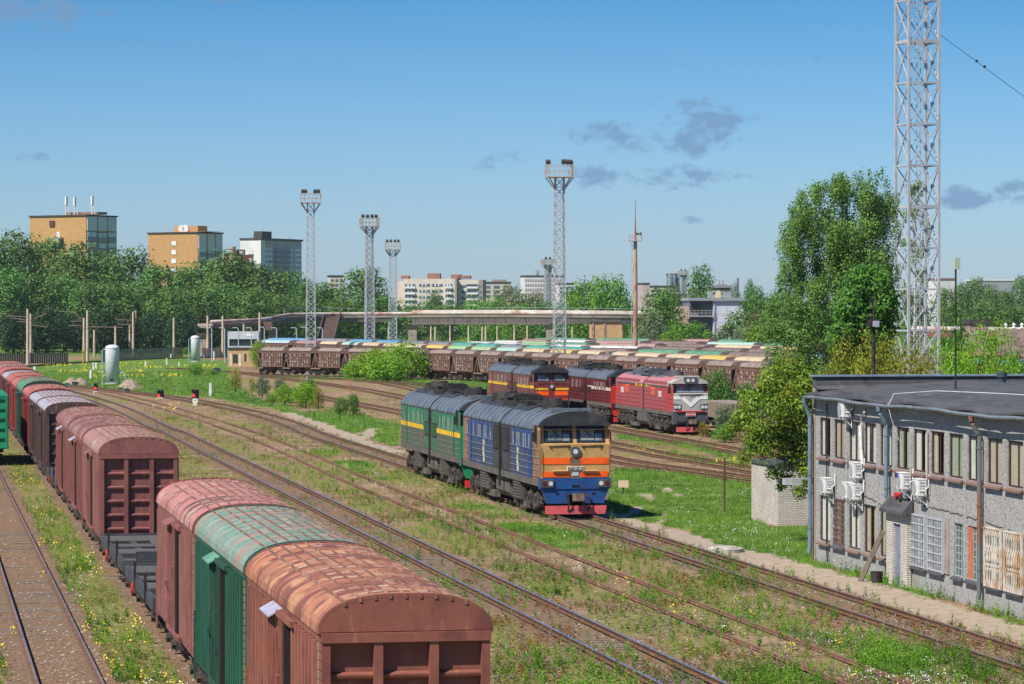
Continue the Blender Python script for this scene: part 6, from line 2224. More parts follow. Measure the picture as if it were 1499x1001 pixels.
ac_unit(4.6, 5.52, 'air conditioner tucked under the eave of the office')
ac_unit(6.0, 3.42, 'air conditioner just below the upper windows with a white hose above')
ac_unit(2.3, 2.68, 'air conditioner nearest the far corner of the office')
ac_unit(5.1, 2.66, 'left of two touching air conditioners above the lower windows', .6)
ac_unit(5.95, 2.66, 'right of two touching air conditioners above the lower windows', .6)
ac_unit(11.6, 3.34, 'air conditioner with blue sticker above the entrance canopy')
ac_unit(13.3, 3.22, 'air conditioner above the white window grille')
b = MB(); b.box(11.3, 11.5, -.424, -.413, 3.7, 3.85); st = b.build('sticker', m_blue2, None); st.location = C0; st.rotation_euler = (0, 0, BZ)
ac = [o for o in bpy.data.objects if o.get('label', '').startswith('air conditioner with blue')][0]
st.parent = ac; st.location = (-11.6, 0, -3.34); st.rotation_euler = (0, 0, 0)
t = thing('alarm_beacon', 'red alarm beacon on the wall above the office entrance', 'alarm', on_wall(10.4, 0, 3.05), BZ)
b = MB(); b.cyl((0, -.2, 0), (0, -.01, 0), .1, n=12); b.build('lens', M_RED, t)
b = MB(); b.lathe([(.05, -.1), (.1, .0), (.03, .2)], (.55, -.15, -.1), 8); b.build('horn', M_BLACK, t)
t = thing('wooden_beam', 'rough wooden beam leaning on the wall beside the entrance', 'beam', on_wall(9.1, -.35, 0), BZ)
b = MB(); b.beam((-.25, -.6, 0), (.12, .1, 1.75), .2, .16); b.build('timber', mat('beam_old', (.22, .17, .13), (.15, .11, .09), sc=(5, 5, 1), ns=2, rough=.95), t)
t = thing('bucket', 'dark bucket standing by the entrance under the leaning beam', 'bucket', on_wall(9.5, -.55, 0), BZ)
b = MB(); b.lathe([(.16, 0), (.22, .38), (.24, .4)], n=14); b.build('pail', M_BLACK, t)
t = thing('bracket_lamp', 'small grey box lamp projecting from the far corner of the office', 'lamp', on_wall(-.3, -.3, 2.95), BZ)
b = MB(); b.box(-.2, .2, -.85, -.25, -.12, .12); b.beam((0, -.3, .1), (0, .25, .1), .05); b.build('case', m_galv, t)
# roof fittings
def roof_pt(px, d, z): v = A(px, 450, d); v.z = z; return v
for lb, px, d, hgt, kind in (('dark mast with a small box and T arm behind the parapet', 1279, 121.5, 9.7, 'cam'), ('thin whip pole with pale box on top, on the office roof', 1399, 112.5, 9.35, 'whip')):
    v = roof_pt(px, d, 0 if kind == 'cam' else 6.5)
    t = thing('roof_mast', lb, 'mast', v, BZ)
    b = MB(); zt = (A(px, 392 if kind == 'whip' else 478, d).z) - v.z
    b.cyl((0, 0, 0), (0, 0, zt), .035 if kind == 'whip' else .07, n=8); b.build('shaft', M_BLACK, t)
    if kind == 'whip':
        q = MB(); q.box(-.0, .2, -.1, .1, zt - .05, zt + .35); q.build('box', mat('whip_box', (.42, .48, .36), rough=.6), t)
        q = MB(); q.cyl((-.1, 0, zt - 2.1), (.1, 0, zt - 2.1), .06, n=8); q.build('clamp', m_galv, t)
    else:
        q = MB(); q.box(-.2, .2, -.2, .2, zt, zt + .28); q.cyl((0, 0, zt), (0, 0, zt + 1.25), .03, n=6); q.beam((-.25, 0, zt + .75), (.02, 0, zt + 1.2), .03); q.beam((.02, 0, zt + 1.2), (.35, 0, zt + .75), .03); q.lathe([(.06, 0), (.1, .1), (.02, .2)], (-.25, 0, zt + .3), 8)
        q.build('box', M_BLACK, t)
        q = MB(); q.box(.2, .4, -.1, .1, zt + .0, zt + .22); q.build('meter', m_galv, t)
v = roof_pt(1467, 116.5, 6.45)
t = thing('roof_vent', 'short dark vent pipe with blue cap on the office roof', 'vent', v)
b = MB(); b.cyl((0, 0, -.1), (0, 0, .42), .14, n=14); b.cyl((0, 0, .421), (0, 0, .6), .19, n=14); b.build('pipe', mat('vent_dark', (.05, .06, .08), rough=.5), t)
v = roof_pt(1481, 116, 6.45)
t = thing('roof_vent', 'small rusty stub pipe on the office roof', 'vent', v)
b = MB(); b.cyl((0, 0, -.1), (0, 0, .22), .06, n=8); b.build('pipe', M_ORANGERUST, t)

# small white brick shed beyond the office
p = G(1139, 770)
t = thing('brick_shed', 'small roofless white brick shed under the leafy branch', 'shed', (p.x, p.y, 0), TH)
b = MB(); z = 2.55
b.box(0, 6, 0, .3, -.3, z); b.box(0, .3, .3, 4.5, -.3, z); b.box(5.7, 6, .3, 4.5, -.3, z); b.box(.3, 5.7, 4.2, 4.5, -.3, z)
b.build('wall', bk_w, t)
b = MB(); b.box(-.08, 6.08, -.08, 4.58, z + .002, z + .14); b.build('roof', m_felt, t)

# ------------------------------------------------------------------ city buildings far behind
m_fwin = mat('far_window', (.1, .13, .16), (.2, .22, .24), ns=.6, rough=.15, spec=.6)
m_fwinw = mat('far_window_white', (.7, .73, .76), (.5, .55, .6), ns=.8, rough=.4)
m_pan_grey = mat('panel_grey', (.78, .67, .70), (.7, .6, .63), ns=.2, rough=.8)
m_pan_pale = mat('panel_pale', (.64, .54, .46), (.56, .47, .4), ns=.15, rough=.8)
m_pan_white = mat('panel_white', (.68, .66, .64), (.6, .58, .56), ns=.15, rough=.8)
m_band = mat('band_dark', (.34, .28, .29), (.4, .34, .34), ns=.5, rough=.6)


def block(label, xl, xc, xr, ytop, d, ang, name='apartment_block', cat='apartment block', m_left=None, m_right=None, base=0.):
    """corner at pixel xc; left face from xl to xc, right face from xc to xr; ang turns the left face away"""
    c = A(xc, ytop, d)
    t = thing(name, label, cat, (c.x, c.y, 0), ang, 'city buildings on the skyline')
    # left face runs along local -x, right face along local +y
    v0 = Vector((-1, 0)); v0.rotate(Matrix.Rotation(ang, 2)); v1 = Vector((0, 1)); v1.rotate(Matrix.Rotation(ang, 2))
    def length(v, xt):
        lo_, hi_ = 0., 200.
        f = lambda q: to_px(np.array([c.x + v.x * q]), np.array([c.y + v.y * q]), 0.)[0][0]
        inc = f(50.) > f(0)
        for _ in range(40):
            mid = (lo_ + hi_) / 2
            if (f(mid) < xt) == inc: lo_ = mid
            else: hi_ = mid
        return lo_
    return t, length(v0, xl), length(v1, xr), c.z


def ypx(t, y): return A(749, y, t.location.y).z


# two yellow-brick towers
for (lb, xl, xc, xr, yt, d, wins) in (('left yellow brick tower block with antennas on its roof', 44, 126, 171, 316, 850, 'a'), ('right yellow brick tower block with a painted side wall', 217, 289.5, 326, 341, 900, 'b')):
    t, LA, LB, zt = block(lb, xl, xc, xr, yt, d, -.55)
    px = d / F
    b = MB(); b.box(-LA, 0, 0, LB, 0, zt); b.build('wall', bk_o, t)
    b = MB(); b.box(-LA - .3, .3, -.3, LB + .3, zt + .01, zt + .35); rf = b.build('roof', m_dark, t)
    # right face: three bays with grey top panels, windows and dark bands
    b = MB(); g = MB(); dk = MB()
    fy = [(.02, .33), (.38, .66), (.70, .97)]
    for i, (f0, f1) in enumerate(fy):
        y0, y1 = LB * f0, LB * f1
        b.box(.0, .25, y0, y1, zt - 64 * px * (.36 if wins == 'b' else .33), zt - .1)
        for k in range(5):
            zw = zt - (23 + k * 15.2 + (1.2 if i == 1 else 0)) * px * (1 if wins == 'a' else .9)
            g.box(.0, .2, y0 + .2, y1 - .2, zw - 7 * px, zw)
            dk.box(.0, .26, y0, y1, zw - 14 * px, zw - 7.2 * px)
    b.build('cladding', m_pan_grey, t); g.build('window', m_fwinw, t); dk.build('balcony_band', m_band, t)
    if wins == 'a':
        b = MB(); b.box(-LA * .64, -LA * .55, -.25, .1, zt - 15 * px, zt - 6 * px); b.build('vent_opening', mat('vent_red', (.1, .03, .03), rough=.8), t)
        b = MB()
        for y in (347, 362):
            b.box(-LA * .52, -LA * .46, -.2, .1, ypx(t, y), ypx(t, y - 8))
        b.build('window', m_fwinw, t)
        b = MB(); b.box(-LA * .6, -LA * .4, -1.6, -.01, ypx(t, 353), ypx(t, 347)); b.build('balcony', mat('balcony_grey', (.35, .3, .26), rough=.8), t)
        b = MB(); b.box(-LA * .53, .9, 4, LB * .6, zt + .51, zt + 6.5 * px); b.build('penthouse', mat('penthouse_rust', (.22, .12, .08), (.3, .17, .1), ns=.4), t)
        for fx, h1, h0 in ((.48, 30, 6), (.33, 29, 8), (.02, 30, 6)):
            b = MB(); x = -LA * fx
            b.cyl((x, 3, zt + .5), (x, 3, zt + h1 * px), .2, n=6); b.box(x - .26, x + .26, 2.7, 3.3, zt + (h1 - 13) * px, zt + h1 * px)
            b.cyl((x + 1.1, 3, zt + .5), (x + .6, 3, zt + (h1 - 16) * px), .12, n=5)
            b.build('antenna', m_pan_white, rf)
    else:
        b = MB()
        for y in (359, 372, 385, 398): b.box(-LA * .52, -LA * .43, -.15, .1, ypx(t, y), ypx(t, y - 6.5))
        b.build('window', m_fwinw, t)
        b = MB(); b.box(-LA * .56, -1.5, 2, LB * .55, zt + .51, zt + 11 * px); b.box(-LA * .7, 2, 1, LB * .7, zt + .51, zt + 2.2 * px); b.build('penthouse', bk_o, t)
        b = MB(); b.cyl((-LA * .4, 1.9, zt + 7 * px), (-LA * .4, 1.6, zt + 7 * px), 1.1, n=14); b.cyl((-LA * .32, 1.9, zt + 7 * px), (-LA * .32, 1.6, zt + 7 * px), 1.1, n=14); b.build('dish', m_pan_white, rf)

# grey slab block
t, LA, LB, zt = block('grey panel slab block with white end wall, right of the yellow towers', 352, 382, 443, 351, 1150, -.42, m_left=m_pan_white)
px = 1150 / F
b = MB(); b.box(-LA, 0, -.1, 3., 0, zt); b.build('end_wall', m_pan_white, t)
b = MB(); b.box(-LA, -.4, 3.001, LB, 0, zt - .05); b.build('wall', mat('slab_grey', (.46, .43, .46), (.38, .36, .39), ns=.2, rough=.8), t)
b = MB(); b.box(-LA - .2, .2, -.3, LB + .2, zt + .01, zt + .7); b.box(-LA * .6, -LA * .2, LB * .12, LB * .35, zt + .7, zt + 3.2); rf = b.build('roof', m_dark, t)
b = MB()
for fy_ in (.05, .27, .93): b.cyl((-LA * .5, LB * fy_, zt), (-LA * .5, LB * fy_, zt + (18 if fy_ == .27 else 8) * px), .16, n=5)
b.build('antenna', m_galv, rf)
b = MB(); dk = MB(); bal = MB()
for k in range(12):
    zw = zt - (11 + k * 7.6) * px
    for f0, f1 in ((.03, .19), (.22, .28), (.72, .77), (.84, .99)): b.box(-.45, -.3, LB * f0, LB * f1, zw - 3.6 * px, zw)
    dk.box(-.45, -.28, LB * .34, LB * .68, zw - 4.2 * px, zw)
    bal.box(-.44, .7, LB * .34, LB * .68, zw - 7.4 * px, zw - 4.2 * px)
b.build('window', m_fwinw, t); dk.build('loggia', m_fwin, t); bal.build('balcony', mat('balcony_mauve', (.26, .24, .28), (.2, .19, .22), ns=.4), t)
# red-brown house with round chimney in front of the slab
c = A(361, 392, 1000); px = 1000 / F
t = thing('brick_house', 'small dark red house with round brick chimney before the grey slab', 'house', (c.x, c.y, 0), .2, 'city buildings on the skyline')
zt = A(361, 368, 1000).z
b = MB(); b.box(-3.2 - 3, 2.2, 0, 8, 0, zt - 1.0); b.box(-3, -.4, 0, 6, zt - .99, zt + .6); b.build('wall', mat('house_red', (.2, .05, .05), (.16, .045, .05), ns=.5), t)
b = MB(); b.cyl((-4.6, -1, 0), (-4.6, -1, A(0, 362, 1000).z), .95, .95, 14); b.cyl((-4.6, -1, A(0, 364.5, 1000).z), (-4.6, -1, A(0, 361, 1000).z), 1.15, n=14); b.build('chimney', mat('chimney_pale', (.45, .33, .25), (.38, .27, .2), ns=.5), t)
b = MB(); b.box(-2.3, -1.0, -.1, .1, zt - 1, zt + .1); b.box(.6, 1.8, -.1, .1, zt - 3.4, zt - 2.2); b.build('window', m_fwinw, t)

# five-storey pale blocks
D5 = 1150.; px = D5 / F
t = thing('apartment_block', 'long pale five-storey block with red roof boxes, centre of the skyline', 'apartment block', A(667, 450, D5) * 1, -.12, 'city buildings on the skyline'); t.location.z = 0
zt = A(620, 408, D5).z
W1 = (667 - 591) * px
b = MB(); b.box(-W1 * 1.02, 0, 0, 12, 0, zt); b.box(-W1 * 1.18, -W1 * 1.021, 2, 11, 0, zt - .9); b.box(.01, (704 - 667) * px, 3.5, 12, 0, zt - .4); b.build('wall', m_pan_pale, t)
b = MB(); b.box(-.35, .4, -.1, 12.2, 0, zt + .02); b.box((699 - 667) * px, (705.5 - 667) * px, 3.4, 12.1, 0, zt - .35); b.build('end_wall', mat('panel_brown', (.3, .24, .22), rough=.8), t)
b = MB()
for x0, x1, y in ((-W1 * .58, -W1 * .34, 2.0), (-W1 * 1.1, -W1 * .95, 1.2), (-W1 * .12, W1 * .06, 1.6), (W1 * .02, W1 * .25, 1.2)): b.box(x0, x1, 4, 8, zt + .04, zt + y)
b.build('roof', mat('roofbox_red', (.3, .13, .09), (.24, .12, .09), ns=.5), t)
g = MB(); gw = MB(); bal = MB()
for k in range(6):
    zw = A(620, 415.5 + k * 8.6, D5).z
    for x0, x1 in ((-W1 * .99, -W1 * .78), (-W1 * .71, -W1 * .5), (-W1 * .46, -W1 * .25), (-W1 * .2, -W1 * .0 - 1.2)):
        g.box(x0, x1, -.12, .05, zw - 3.6 * px, zw)
        for q in (.3, .62): g.box(x0 + (x1 - x0) * q - .2, x0 + (x1 - x0) * q + .2, -.18, .04, zw - 3.6 * px, zw, 1)
    for x0, x1 in ((-W1 * .99, -W1 * .78), (-W1 * .2, -1.2)): bal.box(x0, x1, -.9, -.0, zw - 6.6 * px, zw - 3.8 * px)
    for x0, x1 in ((1.5, 7.2), (8.0, 7.9 + W1 * .06)):
        g.box(x0, x1, 3.38, 3.55, zw - 3.6 * px - .4, zw - .4)
    bal.box(W1 * .19, W1 * .41, 2.9, 3.45, zw - 6.6 * px, zw - 3.8 * px); g.box(W1 * .19, W1 * .41, 3.38, 3.55, zw - 3.6 * px, zw)
g.build('window', [m_fwin, m_fwinw], t); bal.build('balcony', m_pan_white, t)


def simple_block(label, x0, x1, ytop, d, m, rows=0, cols=0, m2=None, depth=14., roofm=None, y0=None, rot=.12, name='apartment_block', cat='apartment block', extras=()):
    a, c_ = A(x0, ytop, d), A(x1, ytop, d)
    px = d / F
    t = thing(name, label, cat, (a.x, a.y, 0), rot, 'city buildings on the skyline')
    W_ = (c_.x - a.x)
    b = MB(); b.box(0, W_, 0, depth, 0, a.z); b.build('wall', m, t)
    b = MB(); b.box(-.2, W_ + .2, -.2, depth + .2, a.z + .01, a.z + .6); b.build('roof', roofm or m_dark, t)
    if rows:
        g = MB()
        for r in range(rows):
            zw = a.z - (3.5 + r * 6.8) * px
            for q in range(cols):
                xx = W_ * (q + .2) / cols
                g.box(xx, xx + W_ * .62 / cols, -.12, .05, zw - 3.6 * px, zw)
        g.build('window', m2 or m_fwin, t)
    return t, W_, a.z, px


t, W_, z, px = simple_block('pale low block right of the five-storey block, with brown roof box', 706, 748, 414.5, 1250, m_pan_pale, 3, 3)
b = MB(); b.box(W_ * .42, W_ * .88, 2, 8, z + .61, z + 5.5 * px); b.build('penthouse', mat('panel_brown2', (.36, .27, .22), rough=.8), t)
t, W_, z, px = simple_block('white office block with window bands and roof dish, behind the tallest mast', 768, 826, 405, 1300, m_pan_white, 5, 16, m_band)
b = MB(); b.cyl((W_ * .36, 4, z), (W_ * .36, 4, z + 11 * px), .3, n=6); b.box(W_ * .3, W_ * .42, 3, 5, z + 5 * px, z + 9 * px); b.build('dish_stand', m_galv, t)
b = MB(); b.box(W_ * .6, W_ * .8, 2, 8, z + .61, z + 4 * px); b.build('penthouse', mat('roofbox_red', (.38, .13, .08)), t)
simple_block('small white block right of the tallest mast', 818, 841, 416, 1280, m_pan_white, 2, 3)
simple_block('pale building seen through trees left of the big round tree', 483, 503, 405, 1200, m_pan_pale, 3, 3)
simple_block('distant pink and white gable left of the blue-grey tower block', 941, 951, 416, 1300, mat('panel_pink', (.5, .38, .36), rough=.8), 0, 0)
simple_block('distant long pale hall left of the round tree on the right', 951, 1006, 420, 1320, m_pan_pale, 2, 6)
t, W_, z, px = simple_block('blue-grey tower block with antenna frame on the horizon', 983, 995, 402, 1500, mat('tower_blue', (.16, .22, .3), (.13, .18, .25), ns=.2), 6, 4, mat('tower_blue_win', (.1, .14, .2)))
b = MB(); lattice(b, 2.4, 2.4, z - 12, z + 1, 5, .3, .15); b.build('antenna_frame', m_galv, t)
# hipped roof house with chimneys
t, W_, z, px = simple_block('cream house with grey hipped roof and two chimneys', 1054, 1070, 424, 1000, mat('cream_wall', (.62, .48, .32), rough=.8), 2, 2, name='house', cat='house')
b = MB(); zt = A(0, 416, 1000).z
b.hexa([(-.6, -.6, z + .61), (W_ + .6, -.6, z + .61), (W_ + .6, 14.6, z + .61), (-.6, 14.6, z + .61), (.6, 4, zt), (W_ - .6, 4, zt), (W_ - .6, 10, zt), (.6, 10, zt)]); b.build('hipped_roof', mat('slate_roof', (.14, .14, .15), ns=1), t)
b = MB()
for x in (.9, 2.0): b.cyl((x, 6, zt - .5), (x, 6, A(0, 410, 1000).z), .25, n=6)
b.build('chimney', mat('chimney_pale', (.45, .33, .25)), t)
c = A(1080, 430, 1400); t = thing('factory_chimney', 'dark factory chimney on the horizon right of the cream house', 'chimney', (c.x, c.y, 0), 0, 'city buildings on the skyline')
b = MB(); b.cyl((0, 0, 0), (0, 0, A(0, 406.5, 1400).z), .55, .42, 12); b.build('stack', mat('stack_dark', (.16, .14, .17), rough=.8), t)
# white clad building with balcony
D = 600.; px = D / F
a = A(1044, 450, D)
t = thing('clad_building', 'white clad building with dark glazed balcony front, right of centre', 'industrial building', (a.x, a.y, 0), .1, 'city buildings on the skyline')
zt = A(0, 440, D).z
Wr = (1091 - 1044) * px
b = MB(); b.box(0, Wr, 0, 10, 0, zt - .05); b.build('wall', mat('clad_white', (.58, .61, .66), (.53, .56, .61), ns=.3, rough=.6), t)
b = MB()
for k in range(1, 6): b.box(0, Wr, -.03, .001, zt * k / 6.5, zt * k / 6.5 + .05)
b.box(Wr * .42, Wr * .42 + .08, -.032, .001, 0, zt - .3); b.build('panel_joints', m_grille, t)
b = MB(); b.box(-(1044 - 1011) * px, -.01, 1.2, 10, 0, zt - .06); b.build('side_wing', mat('wing_blue', (.13, .15, .2), (.1, .12, .16), ns=.4), t)
b = MB(); b.box(-(1044 - 1012) * px, -.6, 1.0, 1.19, A(0, 455, D).z, A(0, 445, D).z); b.build('window', m_win, t)
b = MB(); zb = A(0, 462, D).z; b.box(-(1044 - 1004) * px, -.2, -.6, 1.19, zb - .2, zb); 
for q in (.5, 1.0): b.beam((-(1044 - 1004) * px, -.55, zb + q), (-.2, -.55, zb + q), .07)
for k in range(8): x = -(1044 - 1004) * px * (k / 7); b.beam((x, -.55, zb), (x, -.55, zb + 1.0), .06)
b.build('balcony', m_galvrust, t)
b = MB(); b.box(-(1044 - 1009) * px, Wr + .5, -.5, 10.4, zt, zt + .55); b.box(Wr * -.1, Wr * .02, 1, 3, zt + .56, zt + 1.8); b.box(Wr * .4, Wr * .6, 1, 3, zt + .56, zt + 1.7); b.build('roof', mat('clad_roof', (.3, .33, .35), (.25, .27, .29), ns=.5), t)
b = MB(); b.box(-(1044 - 995) * px, -(1044 - 1010.5) * px, 1.5, 8, 0, A(0, 448, D).z); b.build('brick_annex', mat('annex_pink', (.5, .36, .28), (.45, .33, .26), ns=.4), t)
b = MB(); b.box(.12, .35, -.2, -.031, 0, zt - .4); b.build('downpipe', m_galv, t)
# yellow panelled shed under the viaduct
a = A(866, 450, 610)
t = thing('brick_store', 'low yellow brick store below the viaduct', 'store', (a.x, a.y, 0), 0.05, 'city buildings on the skyline')
b = MB(); b.box(0, 5.8, 0, 6, 0, A(0, 472.5, 610).z); b.build('wall', bk_y, t)
b = MB(); b.box(-.2, 6, -.2, 6.2, A(0, 472.5, 610).z + .01, A(0, 471, 610).z); b.build('roof', m_dark, t)
b = MB()
for x in (.1, 2.3): b.box(x, x + .35, -.15, -.001, 0, A(0, 472, 610).z)
b.build('pilaster', m_vconc, t)
# halls beyond the right-hand woods
t, W_, z, px = simple_block('white block with dark vents above the right-hand woods', 1372, 1399, 409.5, 1150, m_pan_white, 0, 0, roofm=mat('vents_red', (.2, .1, .09)))
simple_block('wide grey hall with white roof edge above the right-hand woods', 1430, 1488, 411, 1100, mat('hall_grey', (.32, .32, .35), (.27, .27, .3), ns=.1), 0, 0, roofm=m_pan_white, name='factory_hall', cat='factory hall')
simple_block('pale stone wall block behind the shrubs right of the tower', 1420, 1448, 474, 420, m_vconc, 0, 0, depth=4, name='transformer_house', cat='utility building')
# ------------------------------------------------------------------ vegetation
L_WOOD = leafmat('leaf_wood', (.055, .13, .028), (.19, .34, .07), .25)
L_SHADE = leafmat('leaf_painted_shade', (.016, .045, .014), (.05, .10, .03), .2)  # dark leaves paint the shaded foot of the wood into the colour
L_MID = leafmat('leaf_mid', (.042, .125, .018), (.16, .335, .05), .3)
L_BRIGHT = leafmat('leaf_bright', (.065, .19, .014), (.23, .46, .04), .32)
L_LIME = leafmat('leaf_lime', (.10, .24, .012), (.33, .54, .035), .35)
L_BIRCH = leafmat('leaf_birch', (.068, .15, .026), (.26, .42, .085), .3)
L_MAPLE = leafmat('leaf_maple', (.04, .13, .018), (.15, .34, .045), .3)
L_AUTUMN = leafmat('leaf_yellowish', (.13, .17, .012), (.40, .37, .035), .32)
L_OFFICE = leafmat('leaf_office_tree', (.065, .15, .012), (.29, .39, .035), .33)
L_GREY = leafmat('leaf_greyish', (.09, .14, .065), (.24, .31, .15), .3)
L_OLIVE = leafmat('leaf_olive', (.09, .11, .035), (.22, .24, .08), .3)
m_bark = mat('bark', (.1, .075, .055), (.06, .045, .035), sc=(3, 3, .6), ns=3, rough=.95, bump=.6)
m_birchbark = mat('birch_bark', (.5, .48, .45), (.08, .07, .065), (.52, .6), sc=(1, 1, 3), ns=2, rough=.85)


def leaf_quads(P, Nn, size, rs, fold=.0, aspect=.62):
    n = len(P)
    r = rs.normal(size=(n, 3))
    t = np.cross(Nn, r); t /= np.linalg.norm(t, axis=1, keepdims=True) + 1e-9
    s = np.cross(Nn, t)
    a = (size * rs.uniform(.65, 1.35, n))[:, None]
    V = np.empty((n, 4, 3))
    V[:, 0] = P - t * a * .5
    V[:, 1] = P + s * a * aspect * .5 + Nn * a * .06
    V[:, 2] = P + t * a * .5
    V[:, 3] = P - s * a * aspect * .5 + Nn * a * .06
    return V.reshape(-1, 3), np.arange(n * 4).reshape(n, 4)


def clump_points(clumps, n, rs, shell=(.55, 1.08), gap=.0):
    c = np.array(clumps)
    w = (c[:, 3] * c[:, 4] + c[:, 3] * c[:, 5] + c[:, 4] * c[:, 5])
    idx = rs.choice(len(c), n, p=w / w.sum())
    d = rs.normal(size=(n, 3)); d /= np.linalg.norm(d, axis=1, keepdims=True)
    r = rs.uniform(shell[0] ** 2, shell[1] ** 2, n) ** .5
    # sub-lumps on each clump so that its outline is uneven
    lump = 1 + .22 * np.sin(d[:, 0] * 7 + idx) * np.sin(d[:, 1] * 6 + idx * 2.1) + .15 * np.sin(d[:, 2] * 9 + idx)
    P = c[idx, :3] + d * c[idx, 3:6] * (r * lump)[:, None]
    tint = rs.uniform(-.16, .16, len(c))[idx] + .5 + rs.uniform(-.32, .32, n)
    return P, d, np.clip(tint, 0, 1)


def make_crown(name, clumps, n, size, m, parent, seed, droop=0., up=.5, shell=(.55, 1.08)):
    rs = np.random.RandomState(seed)
    P, d, t = clump_points(clumps, n, rs, shell)
    if droop:
        P[:, 2] -= droop * np.abs(rs.normal(size=n))
    nn = d + rs.normal(size=(n, 3)) * .48 + np.array([0, 0, up])
    nn /= np.linalg.norm(nn, axis=1, keepdims=True)
    V, Q = leaf_quads(P, nn, size, rs)
    return np_mesh(name, V, Q, m, parent, np.repeat(t, 4))


def make_trunk(clumps, base, top, r, m, parent, limbs=10, seed=0):
    rr = random.Random(seed)
    b = MB()
    bx, by = base
    pts = [(bx, by, -.2), (bx + rr.uniform(-.1, .1), by, top * .35), (bx + rr.uniform(-.2, .2), by + rr.uniform(-.2, .2), top * .7), (bx, by, top)]
    b.tube(pts, [r * 1.25, r, r * .65, r * .2], 9)
    for c in rr.sample(list(clumps), min(limbs, len(clumps))):
        z0 = max(.25 * top, min(c[2] * .75, top * .85))
        st = Vector((bx, by, z0)); en = Vector(c[:3])
        md = st.lerp(en, .5) + Vector((0, 0, -.05 * (en - st).length))
        b.tube([st, md, en], [r * .42, r * .26, r * .08], 6)
    return b.build('trunk', m, parent, True)


def blob_clumps(hw, z0, z1, n, seed, rad=(.26, .42), taper=.25):
    rr = random.Random(seed)
    out = [(0, 0, (z0 + z1) / 2, hw * .6, hw * .6, (z1 - z0) * .42)]
    for k in range(n):
        f = (k + .5) / n
        a = k * 2.4 + rr.uniform(-.4, .4)
        # widest a little below the middle
        prof = math.sin(PI * min(1, max(0, f * .93 + .04)) ** .9) ** .5
        prof = max(prof, .35)
        r = hw * prof * rr.uniform(.45, .8)
        q = hw * rr.uniform(*rad)
        out.append((r * math.cos(a), r * math.sin(a), z0 + q * .6 + (z1 - z0 - q * 1.2) * f, q, q, q * rr.uniform(.75, 1.0)))
    return out


PROTO = {}


def proto(kind, v):
    """prototype trees at origin: (root, height, half width)"""
    key = (kind, v)
    if key in PROTO: return PROTO[key]
    spec = dict(
        wood=(20., 7.0, 1.0, 34, 6200, .62, L_WOOD, (.24, .4)), mid=(14., 6.0, 1.0, 28, 5000, .52, L_MID, (.24, .4)), bright=(12., 6.0, .6, 26, 5000, .48, L_BRIGHT, (.26, .42)),
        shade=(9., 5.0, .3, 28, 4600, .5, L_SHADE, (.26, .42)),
        bush=(3.2, 2.0, .05, 16, 2400, .22, L_BRIGHT, (.3, .48)), lime=(5., 3.4, .05, 22, 4200, .27, L_LIME, (.28, .44)), grey=(9., 4.0, .6, 22, 3600, .4, L_GREY, (.26, .4)),
        olive=(10., 5.0, .6, 24, 3600, .42, L_OLIVE, (.26, .4)), yellow=(8., 3.2, .4, 26, 5600, .19, L_AUTUMN, (.24, .38)), limetree=(8., 3.0, .4, 26, 5600, .18, L_LIME, (.22, .36)), sap=(3.4, 1.5, .3, 14, 1500, .17, L_AUTUMN, (.2, .36)), midbush=(3.6, 2.0, .1, 16, 2600, .2, L_MID, (.28, .44)))[kind]
    Ht, hw, z0, nc, nl, ls, m, rad = spec
    t = thing(kind, 'x', 'tree')
    cl = blob_clumps(hw, z0, Ht, nc, hash(kind) % 97 * 0 + v * 13 + len(kind), rad)
    make_crown('crown', cl, nl, ls, m, t, v * 7 + len(kind) * 3)
    make_trunk(cl, (0, 0), Ht * .8, Ht * .018 + .03, m_bark, t, 9, v)
    PROTO[key] = [t, Ht, hw, False]
    return PROTO[key]


TREE_COUNT = [0]
WIDER = dict(mid=1.3, bright=1.35, wood=1.1, olive=1.2, lime=1.2)


def tree(kind, x, ytop, wpx, label, d=None, yb=None, name='tree', cat='tree', group=None):
    if d is None: d = G(x, yb).y
    X = A(x, 450, d).x
    Ht = A(x, ytop, d).z
    hw = wpx * d / F / 2 * WIDER.get(kind, 1.0)
    v = TREE_COUNT[0] % 4; TREE_COUNT[0] += 1
    pr = proto(kind, v)
    if pr[3]: o = copy_tree(pr[0])
    else: o = pr[0]; pr[3] = True
    o.name = name
    o.location = (X, d, 0)
    o.rotation_euler = (0, 0, R.uniform(0, 6.28))
    s = hw / pr[2]
    o.scale = (s, s, Ht / pr[1])
    o['label'] = label; o['category'] = cat
    if group: o['group'] = group
    elif 'group' in o: del o['group']
    return o


# the dark wood on the left
W = [(-12, 343, 95), (28, 339, 105), (70, 346, 100), (112, 353, 90), (150, 366, 85), (192, 362, 90), (232, 384, 85), (268, 390, 80), (300, 378, 95), (338, 368, 110), (382, 384, 95), (420, 396, 80), (448, 410, 60)]
for i, (x, y, w) in enumerate(W):
    tree('wood', x, y, w, 'tall dark tree in the back of the left-hand wood, %s from the left' % ordinal(i), d=720 + (i % 3) * 15, group='trees of the left-hand wood')
W = [(10, 392, 80), (52, 398, 85), (95, 402, 80), (135, 408, 75), (175, 412, 80), (212, 418, 75), (250, 420, 75), (290, 418, 80), (330, 415, 80), (368, 420, 75), (408, 430, 70), (440, 438, 60)]
for i, (x, y, w) in enumerate(W):
    tree('wood', x, y, w, 'dark tree in the front of the left-hand wood, %s from the left' % ordinal(i), d=675 + (i % 3) * 10, group='trees of the left-hand wood')
W = [(20, 455, 60), (68, 450, 62), (108, 458, 55), (150, 452, 60), (186, 460, 55), (226, 455, 60), (262, 462, 55), (300, 458, 55), (340, 462, 50), (378, 466, 50)]
